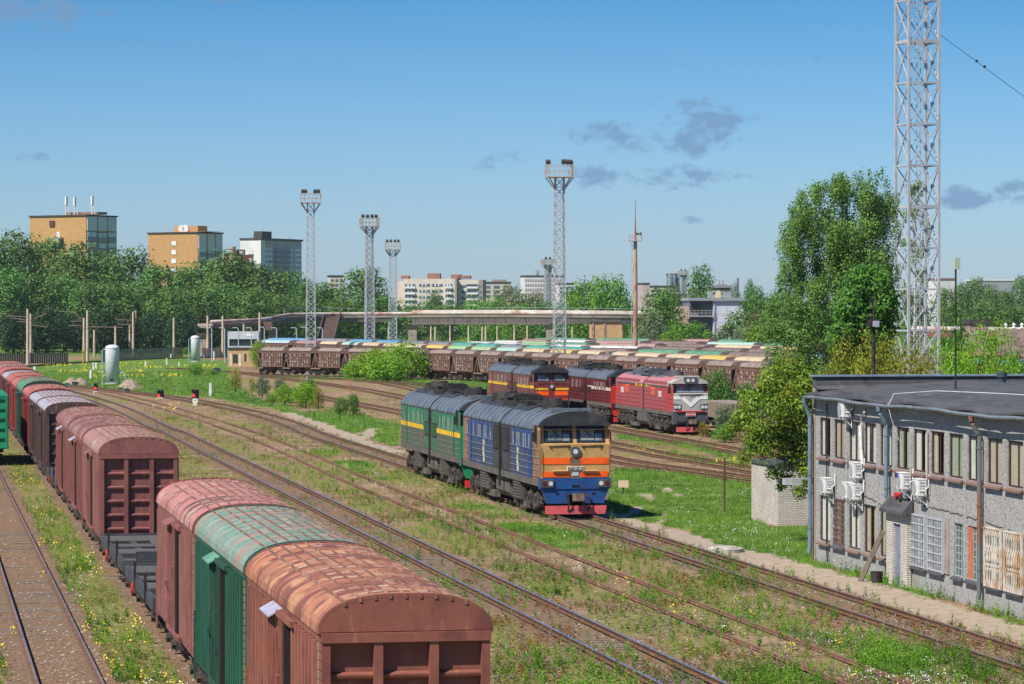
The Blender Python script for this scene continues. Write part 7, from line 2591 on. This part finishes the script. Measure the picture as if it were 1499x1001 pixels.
for i, (x, y, w) in enumerate(W):
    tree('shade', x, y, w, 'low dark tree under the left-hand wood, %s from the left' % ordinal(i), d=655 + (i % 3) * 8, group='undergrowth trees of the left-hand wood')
for kind, x, y, w, d, lb in (
        ('mid', 478, 412, 62, 780, 'olive green tree left of the big round tree'), ('wood', 532, 390, 88, 760, 'big round dark tree behind two floodlight masts'), ('mid', 560, 432, 70, 740, 'paler tree in front of the big round dark tree'), ('mid', 505, 435, 60, 730, 'green tree under the left side of the big round tree'),
        ('mid', 610, 447, 60, 800, 'low tree below the left end of the five-storey block'), ('mid', 636, 424, 26, 820, 'narrow tree before the five-storey block'), ('mid', 660, 443, 55, 810, 'rounded tree below the five-storey block'), ('bright', 700, 436, 50, 800, 'bright green tree below the right end of the five-storey block'), ('bright', 724, 434, 44, 790, 'second bright green tree right of the five-storey block'),
        ('olive', 748, 416, 62, 900, 'olive brown tree before the pale low block'), ('olive', 782, 425, 55, 920, 'olive tree left of the tallest mast'), ('mid', 800, 441, 60, 800, 'green tree behind the foot of the small distant mast'), ('bright', 760, 445, 50, 780, 'light green low tree before the olive trees'),
        ('bright', 860, 404, 62, 720, 'left half of the big bright round tree pair'), ('bright', 895, 403, 62, 705, 'right half of the big bright round tree pair'), ('mid', 835, 420, 40, 740, 'green tree touching the left of the bright round pair'),
        ('mid', 968, 420, 64, 590, 'tall drooping green tree right of the tube mast'), ('mid', 985, 417, 40, 640, 'bright tree behind the drooping tree'), ('grey', 958, 455, 50, 570, 'greyish willow at the right end of the viaduct'),
        ('mid', 1026, 387, 46, 660, 'tall airy tree behind the white clad building'), ('mid', 1104, 418, 34, 700, 'small dark tree right of the cream house'), ('olive', 1075, 412, 18, 900, 'narrow pointed tree beside the cream house'), ('mid', 1098, 408, 20, 880, 'narrow tree on the skyline right of the factory chimney'),
        ('mid', 1108, 432, 70, 560, 'dense green tree right of the white clad building'), ('olive', 1112, 450, 50, 540, 'brownish green tree right of the white clad building'), ('bright', 1120, 470, 60, 525, 'bright low tree before the dense green one'),
        ('bright', 1008, 470, 75, 560, 'wide bright green bush before the white clad building'), ('grey', 1062, 474, 40, 560, 'pale green bush at the foot of the white clad building'), ('grey', 1086, 478, 34, 555, 'small pale bush right of the clad building foot'), ('bright', 985, 482, 40, 550, 'low bright bush left of the clad building'),
        ('mid', 1150, 420, 60, 520, 'green tree seen through the gaps of the birch')):
    tree(kind, x, y, w, lb, d=d)
W = [(1385, 420, 44), (1408, 413, 42), (1428, 404, 40), (1450, 416, 40), (1472, 424, 42), (1496, 402, 46), (1520, 410, 50), (1340, 425, 50), (1395, 440, 50), (1440, 440, 54), (1480, 445, 54), (1515, 445, 50)]
for i, (x, y, w) in enumerate(W):
    tree('wood', x, y, w, 'dark tree of the right-hand wood behind the tower, %s of those seen' % ordinal(i), d=700 - (i // 8) * 60 + i % 3 * 10, group='trees of the right-hand wood')
# far treeline: a wooded horizon that reads as one mass
rs = np.random.RandomState(77)
cl = []
for k in range(230):
    x = rs.uniform(-150, 1700); d = rs.uniform(1000, 1500)
    X = A(x, 450, d).x; h_ = rs.uniform(8, 15)
    if 560 < x < 850 and d > 1080: continue
    cl.append((X, d, h_ * .45, rs.uniform(6, 11), 6, h_ * .55))
t_ = make_crown('distant_woodland', cl, 26000, 1.5, L_MID, None, 5)
tagit(t_, kind='stuff')

# shrubs in the yard
for kind, x, yb, yt, w, lb in (
        ('lime', 545, 556, 510, 66, 'left half of the big bright bush before the brown hoppers'), ('lime', 590, 556, 501, 74, 'right half of the big bright bush before the brown hoppers'), ('lime', 566, 558, 520, 70, 'front of the big bright bush before the brown hoppers'), ('lime', 625, 553, 532, 24, 'small sprig right of the big bright bush'), ('lime', 517, 556, 528, 30, 'low left edge of the big bright bush'),
        ('bush', 286, 549, 532, 28, 'round green bush among yellow flowers on the lawn'), ('bush', 312, 549, 541, 18, 'low green bush right of the round lawn bush'), ('bush', 206, 521, 512, 9, 'small round bush at the grey fence'), ('bush', 273, 519, 508, 13, 'small round bush left of the far grey tank'),
        ('lime', 380, 540, 498, 26, 'leafy shrub between the yellow hut and the hoppers'), ('lime', 388, 528, 503, 24, 'lime shrub before the stair ramp'),
        ('sap', 345, 574, 537, 26, 'reddish sapling on the lawn before the hoppers'), ('sap', 369, 578, 553, 14, 'yellowish sapling at the left of the shrub row'), ('grey', 384, 582, 551, 26, 'greyish shrub in the row between the tracks'), ('grey', 410, 580, 553, 24, 'second greyish shrub in the row between the tracks'),
        ('lime', 418, 594, 562, 34, 'lime shrub in the middle of the row between the tracks'), ('lime', 448, 597, 557, 40, 'bright shrub near the right of the row between the tracks'), ('sap', 466, 602, 566, 22, 'yellow sapling ending the shrub row'), ('midbush', 455, 590, 553, 22, 'dark green sapling behind the bright shrub'), ('bush', 398, 590, 574, 20, 'low bright shrub at the front of the row'),
        ('midbush', 498, 608, 580, 26, 'left one of two dark bushes left of the locomotives'), ('midbush', 517, 608, 575, 26, 'right one of two dark bushes left of the locomotives'),
        ('midbush', 1052, 622, 538, 50, 'green bush right of the silver-nosed locomotive'), ('midbush', 1030, 610, 548, 34, 'bush directly behind the silver nose'), ('bush', 1100, 560, 530, 46, 'bright bush before the right end of the brown hoppers'), ('midbush', 1090, 600, 560, 40, 'low bush under the right end of the hoppers'), ('grey', 1062, 640, 592, 44, 'pale wispy shrub by the grey plank wagon'), ('sap', 1092, 650, 575, 46, 'orange-leaved sapling beside the plank wagon'), ('sap', 1030, 640, 618, 26, 'small sapling under the silver nose'), ('bush', 1062, 648, 622, 40, 'green shrub on the track edge right of the silver nose'), ('sap', 1076, 572, 540, 20, 'reddish sapling among the bushes right of the silver nose')):
    tree(kind, x, yt, w, lb, yb=yb, name='bush' if kind in ('lime', 'bush', 'midbush', 'grey') else 'sapling', cat='bush' if kind in ('lime', 'bush', 'midbush', 'grey') else 'sapling')
# shrubs over the office roof
for kind, x, d, yt, w, lb in (
        ('yellow', 1215, 165, 530, 70, 'low yellowish bush at the left of the office parapet'), ('yellow', 1248, 160, 490, 120, 'yellow-green bush behind the office parapet, under the maple'), ('yellow', 1290, 158, 482, 120, 'yellow-green bush left of the tower foot'), ('yellow', 1325, 155, 500, 110, 'reddish yellow bush in front of the tower foot'), ('yellow', 1352, 160, 512, 80, 'low yellow bush under the tower legs'),
        ('limetree', 1392, 165, 495, 95, 'bright lime bush right of the tower foot'), ('midbush', 1402, 175, 452, 60, 'darker green tree right of the tower foot'), ('limetree', 1430, 160, 474, 90, 'lime tree behind the whip pole'), ('limetree', 1462, 168, 465, 70, 'tall thin lime tree near the right edge'), ('limetree', 1412, 150, 512, 90, 'low lime bush behind the parapet'), ('bright', 1492, 172, 515, 80, 'green bush at the right edge behind the office'), ('limetree', 1445, 150, 515, 90, 'lowest lime bush behind the parapet right half'),
        ('sap', 1152, 190, 505, 60, 'slender yellowish tree left of the office end'), ('yellow', 1165, 180, 545, 80, 'yellow-green bush left of the office end')):
    tree(kind, x, yt, w, lb, d=d, name='bush', cat='bush')

# maple, birches and the tree at the office corner: built one by one
def special(name, label, px, d, clumps_px, n, size, m, bark, droop=0., trunk_top=None, r=.16, seed=1, squash=1., up=.4, shell=(.4, 1.1)):
    X = A(px, 450, d).x
    t = thing(name, label, 'tree', (X, d, 0))
    rr = random.Random(seed)
    cl = []
    for x, y, rp in clumps_px:
        p = A(x, y, d); q = rp * d / F
        cl.append((p.x - X, rr.uniform(-1, 1) * q * 1.1 * squash, p.z, q, q * 1.15, q * .95))
    make_crown('crown', cl, n, size, m, t, seed, droop, up, shell)
    make_trunk(cl, (0, 0), trunk_top or max(c[2] for c in cl) * .9, r, bark, t, 16, seed)
    return t


rr = random.Random(3)
LB = [(250, 1243, 1288), (262, 1205, 1300), (285, 1172, 1308), (310, 1154, 1310), (340, 1150, 1308), (400, 1150, 1306), (430, 1130, 1300), (470, 1122, 1280), (520, 1122, 1265), (560, 1138, 1250), (620, 1150, 1230)]
cp = []
for k in range(300):
    y = rr.uniform(258, 600) if k % 4 else rr.uniform(258, 430)
    i = max(q for q in range(len(LB)) if LB[q][0] <= y); i = min(i, len(LB) - 2)
    f = (y - LB[i][0]) / (LB[i + 1][0] - LB[i][0])
    a_ = LB[i][1] + (LB[i + 1][1] - LB[i][1]) * f; b2 = LB[i][2] + (LB[i + 1][2] - LB[i][2]) * f
    q = rr.uniform(6, 14)
    cp.append((rr.uniform(a_ + q * .5, b2 - q * .5), y, q))
for k in range(110):
    y = rr.uniform(262, 590)
    i = max(q for q in range(len(LB)) if LB[q][0] <= y); i = min(i, len(LB) - 2)
    f = (y - LB[i][0]) / (LB[i + 1][0] - LB[i][0])
    e_ = LB[i][1] + (LB[i + 1][1] - LB[i][1]) * f if k % 2 else LB[i][2] + (LB[i + 1][2] - LB[i][2]) * f
    cp.append((e_ + rr.uniform(-9, 11) * (-1 if k % 2 else 1) * .9, y, rr.uniform(3.5, 6.5)))
for k in range(60):
    y = rr.uniform(300, 470); cp.append((rr.uniform(1170, 1295), y, rr.uniform(7, 12)))
special('birch', 'tall weeping birch left of the lattice tower', 1240, 205, cp + [(x_, y_, 5.5) for x_, y_ in ((1291, 247), (1284, 252), (1262, 249), (1238, 258), (1231, 254), (1212, 266), (1196, 272), (1180, 284), (1170, 292), (1158, 306), (1150, 322), (1146, 336), (1302, 276), (1310, 300), (1145, 404), (1136, 424), (1126, 446), (1299, 262), (1250, 252), (1272, 250))], 120000, .135, L_BIRCH, m_birchbark, droop=.6, r=.24, seed=4, up=.1, shell=(.2, 1.25), squash=2.0)
cp = [(1340 + rr.uniform(-1, 1) * (7 + 11 * min(1, (y - 262) / 60)), y, rr.uniform(4, 8)) for y in [268 + 260 * rr.random() ** 1.5 for _ in range(46)]]
special('birch', 'second thinner birch seen through the lattice tower', 1338, 350, cp, 4200, .24, L_BIRCH, m_birchbark, droop=.35, r=.14, seed=6, up=.1, shell=(.3, 1.2))
cp = [(1268 + rr.uniform(-1, 1) * 42 * math.sin(PI * min(.95, max(.12, (y - 388) / 175))), y, rr.uniform(15, 22)) for y in [rr.uniform(400, 550) for _ in range(44)]] + [(1245, 480, 22), (1225, 500, 18), (1290, 410, 16), (1275, 400, 14), (1300, 440, 16), (1240, 540, 18), (1220, 545, 14)]
special('maple', 'dense fresh green maple below the birch', 1268, 178, cp, 26000, .2, L_MAPLE, m_bark, r=.2, seed=8, shell=(.6, 1.1))
cp = [(1130, 556, 22), (1160, 540, 22), (1178, 560, 22), (1105, 590, 22), (1135, 595, 26), (1165, 600, 26), (1085, 612, 16), (1110, 625, 22), (1145, 635, 24), (1180, 640, 24), (1120, 655, 18), (1098, 650, 15), (1160, 668, 22), (1182, 690, 20), (1150, 700, 14), (1170, 718, 13), (1132, 690, 12), (1090, 668, 12), (1108, 640, 14), (1072, 625, 9), (1142, 712, 8), (1188, 600, 22), (1190, 660, 20), (1120, 572, 18)]
special('leafy_tree', 'leafy yellow-green tree reaching past the far corner of the office', 1196, 127.5, cp, 15000, .125, L_OFFICE, m_bark, r=.13, trunk_top=5.5, seed=9, shell=(.2, 1.15))

# ------------------------------------------------------------------ ground cover (nobody could count it)
def scatter(n, y0, y1, pw=1.0, half=.2):
    rs = np.random.RandomState(int(n + y0 * 7))
    # density falls with distance: sample so that screen density is roughly even
    u = rs.rand(n)
    Y = (y0 ** (1 - pw) + u * (y1 ** (1 - pw) - y0 ** (1 - pw))) ** (1 / (1 - pw)) if abs(pw - 1) > 1e-3 else y0 * (y1 / y0) ** u
    X = rs.uniform(-half, half, n) * Y
    return X, Y, rs


RAIL_S = (3.7, 7.96, 18.96, 23.7, 29.05)


def grass_mesh(name, X, Y, rs, hgt, m, blades=6, spread=.12, width=.02, lean=.5, tint=None):
    n = len(X)
    B = blades
    a = rs.uniform(0, 2 * PI, (n, B)); r = rs.rand(n, B) * spread[:, None]
    bx = X[:, None] + r * np.cos(a); by = Y[:, None] + r * np.sin(a)
    h = hgt[:, None] * rs.uniform(.5, 1.2, (n, B))
    la = a + rs.normal(size=(n, B)) * .6
    tx = bx + h * lean * np.cos(la) * rs.rand(n, B); ty = by + h * lean * np.sin(la) * rs.rand(n, B)
    w = width[:, None] * np.ones((n, B))
    wa = rs.uniform(0, PI, (n, B))
    V = np.empty((n, B, 3, 3))
    z0 = (fbm(X / 9, Y / 9, 21) - .5) * .10 - .02
    for k, s in ((0, -1), (1, 1)):
        V[:, :, k, 0] = bx + s * w * np.cos(wa); V[:, :, k, 1] = by + s * w * np.sin(wa); V[:, :, k, 2] = z0[:, None]
    V[:, :, 2, 0] = tx; V[:, :, 2, 1] = ty; V[:, :, 2, 2] = z0[:, None] + h
    t = np.repeat(np.clip((tint if tint is not None else np.full(n, .5))[:, None] + rs.uniform(-.2, .2, (n, B)), 0, 1).reshape(-1), 3)
    o = np_mesh(name, V.reshape(-1, 3), np.arange(n * B * 3).reshape(-1, 3), m, None, t)
    return tagit(o, kind='stuff')


def weed_mesh(name, X, Y, rs, hgt, m, leaves=12, lsize=None, tint=None, wide=.35):
    n = len(X); L = leaves
    z0 = (fbm(X / 9, Y / 9, 21) - .5) * .10
    f = (np.arange(L)[None, :] + rs.rand(n, L)) / L
    ang = np.arange(L)[None, :] * 2.4 + rs.uniform(0, 6.28, (n, 1)) + rs.normal(size=(n, L)) * .3
    sway = rs.normal(size=(n, 2)) * .12
    h = hgt[:, None]
    cx = X[:, None] + sway[:, :1] * f * h; cy = Y[:, None] + sway[:, 1:] * f * h; cz = z0[:, None] + f * h * .9
    ls = (lsize[:, None]) * (1.15 - .65 * f) * rs.uniform(.7, 1.3, (n, L))
    dx, dy = np.cos(ang), np.sin(ang)
    up = rs.uniform(.4, 1.3, (n, L))
    V = np.empty((n, L, 4, 3))
    V[:, :, 0, 0] = cx; V[:, :, 0, 1] = cy; V[:, :, 0, 2] = cz
    mx, my, mz = cx + dx * ls * .55, cy + dy * ls * .55, cz + ls * up * .6
    V[:, :, 1, 0] = mx - dy * ls * wide; V[:, :, 1, 1] = my + dx * ls * wide; V[:, :, 1, 2] = mz
    V[:, :, 2, 0] = cx + dx * ls; V[:, :, 2, 1] = cy + dy * ls; V[:, :, 2, 2] = cz + ls * up * .75
    V[:, :, 3, 0] = mx + dy * ls * wide; V[:, :, 3, 1] = my - dx * ls * wide; V[:, :, 3, 2] = mz
    t = np.repeat(np.clip((tint if tint is not None else np.full(n, .5))[:, None] + rs.uniform(-.25, .25, (n, L)), 0, 1).reshape(-1), 4)
    o = np_mesh(name, V.reshape(-1, 3), np.arange(n * L * 4).reshape(-1, 4), m, None, t)
    return tagit(o, kind='stuff')


def clear_of_rails(X, Y, keep=.0):
    s = X + TAN * Y
    k = np.ones(len(X), bool)
    for q in RAIL_S:
        for sd in (-.79, .79): k &= np.abs(s - q - sd) > .16
    return k | (Y > 260)


G_LAWN = leafmat('blade_lawn', (.06, .14, .015), (.2, .33, .045), .25, .7)
G_DRY = leafmat('blade_dry', (.22, .17, .06), (.48, .36, .18), .2, .8)
G_OLIVE = leafmat('blade_olive', (.09, .13, .02), (.28, .29, .06), .2, .8)
W_GREEN = leafmat('weed_green', (.06, .17, .014), (.21, .42, .04), .3, .6)
W_RED = leafmat('weed_red', (.22, .06, .03), (.3, .17, .05), .25, .7)
W_GREY = leafmat('weed_grey', (.17, .14, .12), (.3, .26, .21), .2, .8)

# lawn grass
X, Y, rs = scatter(175000, 68, 470, 1.6)
g, p, b_, o_ = zones(X, Y)
k = (g > .35) & (rs.rand(len(X)) < g) & clear_of_rails(X, Y)
X, Y = X[k], Y[k]
sc_ = np.clip(Y / 120, .8, 3.2)
n1 = fbm(X / 4, Y / 6, 31)
grass_mesh('lawn_grass', X, Y, rs, (.10 + .16 * sm(n1, .4, .7)) * sc_ ** .6, G_LAWN, 7, .14 * sc_, .011 * sc_, .6, sm(n1, .3, .7))
# olive ground herbs between tracks
X, Y, rs = scatter(125000, 64, 330, 1.7)
g, p, b_, o_ = zones(X, Y)
w_ = np.clip(o_ * .8 + .15 - p * 2 - b_ * .55, 0, 1) * (.12 + 1.1 * sm(fbm(X / 4, Y / 7, 47, 3), .47, .6))
k = (rs.rand(len(X)) < w_) & clear_of_rails(X, Y) & (g < .6)
X, Y = X[k], Y[k]; sc_ = np.clip(Y / 110, .8, 2.6)
n1 = fbm(X / 3, Y / 4, 41)
grass_mesh('short_herbs', X, Y, rs, (.05 + .10 * n1) * sc_ ** .6, G_OLIVE, 6, .13 * sc_, .012 * sc_, .7, n1)
# dry straw
X, Y, rs = scatter(58000, 64, 300, 1.7)
g, p, b_, o_ = zones(X, Y)
k = (rs.rand(len(X)) < .35 - p) & clear_of_rails(X, Y) & (g < .5) & (b_ < .75)
X, Y = X[k], Y[k]; sc_ = np.clip(Y / 110, .8, 2.6)
grass_mesh('dry_straw', X, Y, rs, (.06 + .12 * fbm(X / 2, Y / 3, 51)) * sc_ ** .6, G_DRY, 5, .16 * sc_, .006 * sc_, .9, fbm(X / 3, Y / 3, 53))
# leafy weeds: clumped
X, Y, rs = scatter(128000, 64, 300, 1.9)
s = X + TAN * Y
g, p, b_, o_ = zones(X, Y)
cl_ = fbm(X / 2.6, Y / 4.5, 61, 3)
w_ = sm(cl_, .50, .64)
strip = np.zeros(len(X))
for a, c_, q in ((20.3, 22.9, .75), (24.6, 28.0, 1.0), (22.9, 24.6, .7), (28.0, 30.4, .35), (4.9, 6.5, .6), (9.4, 12.5, .55), (13., 18, .25), (18., 20.2, .2), (32.2, 33.3, .6), (-3, 2.2, .35), (30.4, 31, .3)):
    strip = np.where((s > a) & (s < c_), q, strip)
k = (rs.rand(len(X)) < w_ * strip * .6 + .13 * strip) & clear_of_rails(X, Y) & (Y < 290) & (p < .5)
X, Y = X[k], Y[k]
h_ = rs.uniform(.14, .55, len(X)) ** 1.1 * (1 + .3 * (fbm(X / 2, Y / 2, 71) - .5))
weed_mesh('leafy_weeds', X, Y, rs, h_, W_GREEN, 15, .055 + .12 * h_, sm(fbm(X / 2, Y / 2, 73), .3, .7), .24)
# tall loose weeds with reddish or grey stems
for nm, cnt, m_, seed, q in (('reddish_weeds', 16000, W_RED, 81, .5), ('grey_weeds', 14000, W_GREY, 91, .5)):
    X, Y, rs = scatter(cnt, 70, 300, 1.9)
    s = X + TAN * Y
    g, p, b_, o_ = zones(X, Y)
    k = (rs.rand(len(X)) < sm(fbm(X / 3, Y / 5, seed), .5, .66)) & clear_of_rails(X, Y) & (s > 12.5) & (s < 30.5) & (p < .4) & (g < .6)
    X, Y = X[k], Y[k]
    weed_mesh(nm, X, Y, rs, rs.uniform(.1, .32, len(X)), m_, 9, np.full(len(X), .10), None, .22)


# flowers
def flowers(name, X, Y, rs, m, hmin, hmax, heads, size):
    n = len(X); B = heads
    a = rs.uniform(0, 2 * PI, (n, B)); r = rs.rand(n, B) * .16
    h = rs.uniform(hmin, hmax, (n, B))
    P = np.stack([X[:, None] + r * np.cos(a), Y[:, None] + r * np.sin(a), h], -1).reshape(-1, 3)
    nn = rs.normal(size=P.shape) * .5 + np.array([0, -.4, 1.]); nn /= np.linalg.norm(nn, axis=1, keepdims=True)
    V, Q = leaf_quads(P, nn, size, rs, aspect=.95)
    o = np_mesh(name, V, Q, m, None, np.full(len(V), .5))
    tagit(o, kind='stuff')


m_yf = mat('petal_yellow', (.85, .62, .01), (.8, .55, .02), ns=3, rough=.6)
m_wf = mat('petal_white', (.75, .75, .7), rough=.6)
X, Y, rs = scatter(30000, 66, 260, 1.8)
s = X + TAN * Y
cl_ = fbm(X / 3.0, Y / 6.0, 101, 3)
q = np.where((s > 4.7) & (s < 6.6), .22, 0) + np.where((s > 22.4) & (s < 26) & (Y < 130), .03, 0) + np.where((s > -4) & (s < 4.6), .012, 0)
k = (rs.rand(len(X)) < q * sm(cl_, .42, .62)) & clear_of_rails(X, Y)
flowers('yellow_flowers', X[k], Y[k], rs, m_yf, .08, .34, 6, .055)
X, Y, rs = scatter(70000, 260, 560, 1.2)
px_, py_ = to_px(X, Y)
cl_ = fbm(X / 7., Y / 16., 111, 3)
inl = inpoly(px_, py_, [(60, 530), (120, 524), (330, 526), (300, 552), (190, 556), (80, 552)])
inl2 = inpoly(px_, py_, [(900, 655), (960, 655), (1090, 672), (1090, 680), (980, 668), (900, 660)])
k = (rs.rand(len(X)) < .30 * sm(cl_, .53, .63)) & inl
k |= (rs.rand(len(X)) < .06 * sm(fbm(X / 3, Y / 6, 112, 3), .4, .6)) & inpoly(px_, py_, [(238, 590), (300, 585), (262, 606), (215, 598), (205, 588)])
flowers('yellow_flower_meadow', X[k], Y[k], rs, m_yf, .1, .45, 6, .12)
X, Y, rs = scatter(60000, 150, 260, 1.2)
px_, py_ = to_px(X, Y)
inl2 = inpoly(px_, py_, [(900, 653), (940, 655), (1020, 662), (1090, 676), (1090, 684), (980, 672), (900, 662)])
k = (rs.rand(len(X)) < .22 * sm(fbm(X / 3, Y / 8, 121, 3), .5, .62)) & inl2
flowers('yellow_flower_strip', X[k], Y[k], rs, m_yf, .1, .35, 5, .07)
X, Y, rs = scatter(30000, 75, 230, 1.6)
s = X + TAN * Y
g, p, b_, o_ = zones(X, Y)
k = (rs.rand(len(X)) < .25 * sm(fbm(X / 2.5, Y / 5, 131, 3), .56, .66)) & ((s > 23) & (s < 26) | (s > 4.8) & (s < 6.5) | (g > .6)) & clear_of_rails(X, Y)
flowers('white_flowers', X[k], Y[k], rs, m_wf, .06, .3, 7, .035)

# loose ballast stones between and beside the near rails
X, Y, rs = scatter(70000, 66, 190, 2.2)
g, p, b_, o_ = zones(X, Y)
k = (rs.rand(len(X)) < .2 + .2 * b_) & clear_of_rails(X, Y) & (g < .5) & (p < .4)
X, Y = X[k], Y[k]; n = len(X)
r = rs.uniform(.02, .055, n)
oc = np.array([(1, 0, 0), (0, 1, 0), (-1, 0, 0), (0, -1, 0), (0, 0, .8), (0, 0, -.8)], float)
z0 = (fbm(X / 9, Y / 9, 21) - .5) * .10
V = np.stack([X, Y, z0 + r * .3], -1)[:, None, :] + oc[None] * r[:, None, None] * rs.uniform(.6, 1.3, (n, 6, 1))
tri = np.array([(0, 1, 4), (1, 2, 4), (2, 3, 4), (3, 0, 4)])
Q = (np.arange(n)[:, None, None] * 6 + tri[None]).reshape(-1, 3)
m_st = leafmat('ballast_stone', (.13, .095, .07), (.42, .34, .28), .0, .9)
o = np_mesh('ballast_stones', V.reshape(-1, 3), Q, m_st, None, np.repeat(np.clip(rs.normal(.45, .25, n), 0, 1), 6)); tagit(o, kind='stuff')
# ------------------------------------------------------------------ sky, sun, camera
SUN_EL, = (math.radians(50),)
sd = Vector((-.73, -.68, 0)).normalized()          # towards the sun, on the ground plane
sdir = Vector((sd.x * math.cos(SUN_EL), sd.y * math.cos(SUN_EL), math.sin(SUN_EL)))
su = bpy.data.lights.new('sun', 'SUN'); su.energy = 4.8; su.angle = math.radians(.53); su.color = (1., .94, .84)
so = bpy.data.objects.new('sun', su); COL.objects.link(so)
so.rotation_euler = (-sdir).to_track_quat('-Z', 'Y').to_euler()
so.location = (0, 0, 80)

wd = bpy.data.worlds.new('World'); scene.world = wd; wd.use_nodes = True
nt = wd.node_tree
bg = nt.nodes['Background']; bg.inputs['Strength'].default_value = .088
sk = N(nt, 'ShaderNodeTexSky', sky_type='NISHITA')
sk.sun_disc = False; sk.sun_elevation = SUN_EL; sk.sun_rotation = math.atan2(sd.x, sd.y)
sk.altitude = 0; sk.air_density = 1.0; sk.dust_density = .4; sk.ozone_density = 2.0
tc = N(nt, 'ShaderNodeTexCoord')
sp = N(nt, 'ShaderNodeSeparateXYZ'); lk(nt, tc.outputs['Generated'], sp.inputs[0])
ysafe = math_n(nt, 'MAXIMUM', sp.outputs[1], .02)
u = math_n(nt, 'DIVIDE', sp.outputs[0], ysafe)
w = math_n(nt, 'DIVIDE', sp.outputs[2], ysafe)
cb = N(nt, 'ShaderNodeCombineXYZ'); lk(nt, u, cb.inputs[0]); lk(nt, w, cb.inputs[1])
mp = N(nt, 'ShaderNodeMapping'); mp.inputs['Scale'].default_value = (60, 95, 1); lk(nt, cb.outputs[0], mp.inputs['Vector'])
nz = noise_node(nt, mp.outputs[0], 1.0, 7, .62, .3)
mp2 = N(nt, 'ShaderNodeMapping'); mp2.inputs['Scale'].default_value = (170, 260, 1); lk(nt, cb.outputs[0], mp2.inputs['Vector'])
nz2 = noise_node(nt, mp2.outputs[0], 1.0, 5, .6)
tot = None
# small grey-violet clouds: photo position and half size -> direction
for (x, y, rx, ry, k) in ((30, 14, 150, 20, 1.0), (60, 41, 70, 5, .8), (30, 229, 32, 6, .9), (1027, 186, 62, 32, 1.15), (880, 198, 55, 18, 1.0), (932, 212, 22, 9, .7), (738, 238, 38, 13, .8), (960, 262, 88, 16, 1.1), (872, 256, 48, 16, 1.0), (1060, 257, 38, 7, .7), (1410, 290, 40, 14, .95), (1490, 286, 32, 18, 1.0), (1012, 322, 26, 6, .6), (775, 277, 12, 4, .6), (870, 147, 24, 7, .4), (1200, 82, 24, 9, .3), (978, 142, 10, 6, .5), (330, -1, 60, 4, .6)):
    r = rayd(x, y)
    du = math_n(nt, 'MULTIPLY', math_n(nt, 'SUBTRACT', u, r.x / r.y), F / rx / 1.5)
    dw = math_n(nt, 'MULTIPLY', math_n(nt, 'SUBTRACT', w, r.z / r.y), F / ry / 1.6)
    q = math_n(nt, 'ADD', math_n(nt, 'MULTIPLY', du, du), math_n(nt, 'MULTIPLY', dw, dw))
    e = math_n(nt, 'MULTIPLY', math_n(nt, 'SUBTRACT', 1.0, q, True), k)
    tot = e if tot is None else math_n(nt, 'MAXIMUM', tot, e)
den = math_n(nt, 'ADD', tot, math_n(nt, 'ADD', math_n(nt, 'MULTIPLY', math_n(nt, 'SUBTRACT', nz, .5), 3.4), math_n(nt, 'MULTIPLY', math_n(nt, 'SUBTRACT', nz2, .5), 2.0)))
has = maprange(nt, tot, 0.0, .12)
den = math_n(nt, 'MULTIPLY', maprange(nt, den, .38, 1.25), has)
hs = N(nt, 'ShaderNodeHueSaturation'); lk(nt, sk.outputs[0], hs.inputs['Color'])
hs.inputs['Saturation'].default_value = 1.12; hs.inputs['Value'].default_value = 1.0
cr_ = N(nt, 'ShaderNodeValToRGB'); lk(nt, maprange(nt, w, 0, .11, 0, 1, False), cr_.inputs[0])
cr_.color_ramp.elements[0].color = (.62, .82, 1.28, 1); cr_.color_ramp.elements[1].color = (.175, .49, .81, 1)
skc = mixc(nt, 1.0, hs.outputs[0], cr_.outputs[0], 'MULTIPLY')
cl = mixc(nt, math_n(nt, 'MULTIPLY', den, .8), skc, (1.6, 2.75, 4.55))
lk(nt, cl, bg.inputs['Color'])

# thin summer air: one even volume round the yard and the city behind it
hz = MB(); hz.box(-1400, 1400, -60, 2400, -1.5, 72)
m_air = bpy.data.materials.new('air'); m_air.use_nodes = True
an = m_air.node_tree; an.nodes.clear()
ao = N(an, 'ShaderNodeOutputMaterial'); av = N(an, 'ShaderNodeVolumePrincipled')
av.inputs['Color'].default_value = (.8, .88, 1, 1); av.inputs['Density'].default_value = .00006; av.inputs['Anisotropy'].default_value = .2
lk(an, av.outputs[0], ao.inputs['Volume'])
ho_ = hz.build('haze', m_air); tagit(ho_, kind='stuff')

cd = bpy.data.cameras.new('camera'); co = bpy.data.objects.new('camera', cd); COL.objects.link(co)
cd.sensor_width = 36; cd.sensor_fit = 'HORIZONTAL'; cd.lens = F / 1499 * 36
cd.clip_start = .5; cd.clip_end = 20000
co.location = (0, 0, H); co.rotation_euler = (PI / 2 - PT, 0, 0)
scene.camera = co
vs_ = scene.view_settings
vs_.view_transform = 'Standard'; vs_.look = 'None'; vs_.exposure = 0.45; vs_.gamma = 1.0; vs_.use_curve_mapping = False
scene.cycles.max_bounces = 8
scene.cycles.diffuse_bounces = 3
scene.cycles.transparent_max_bounces = 8
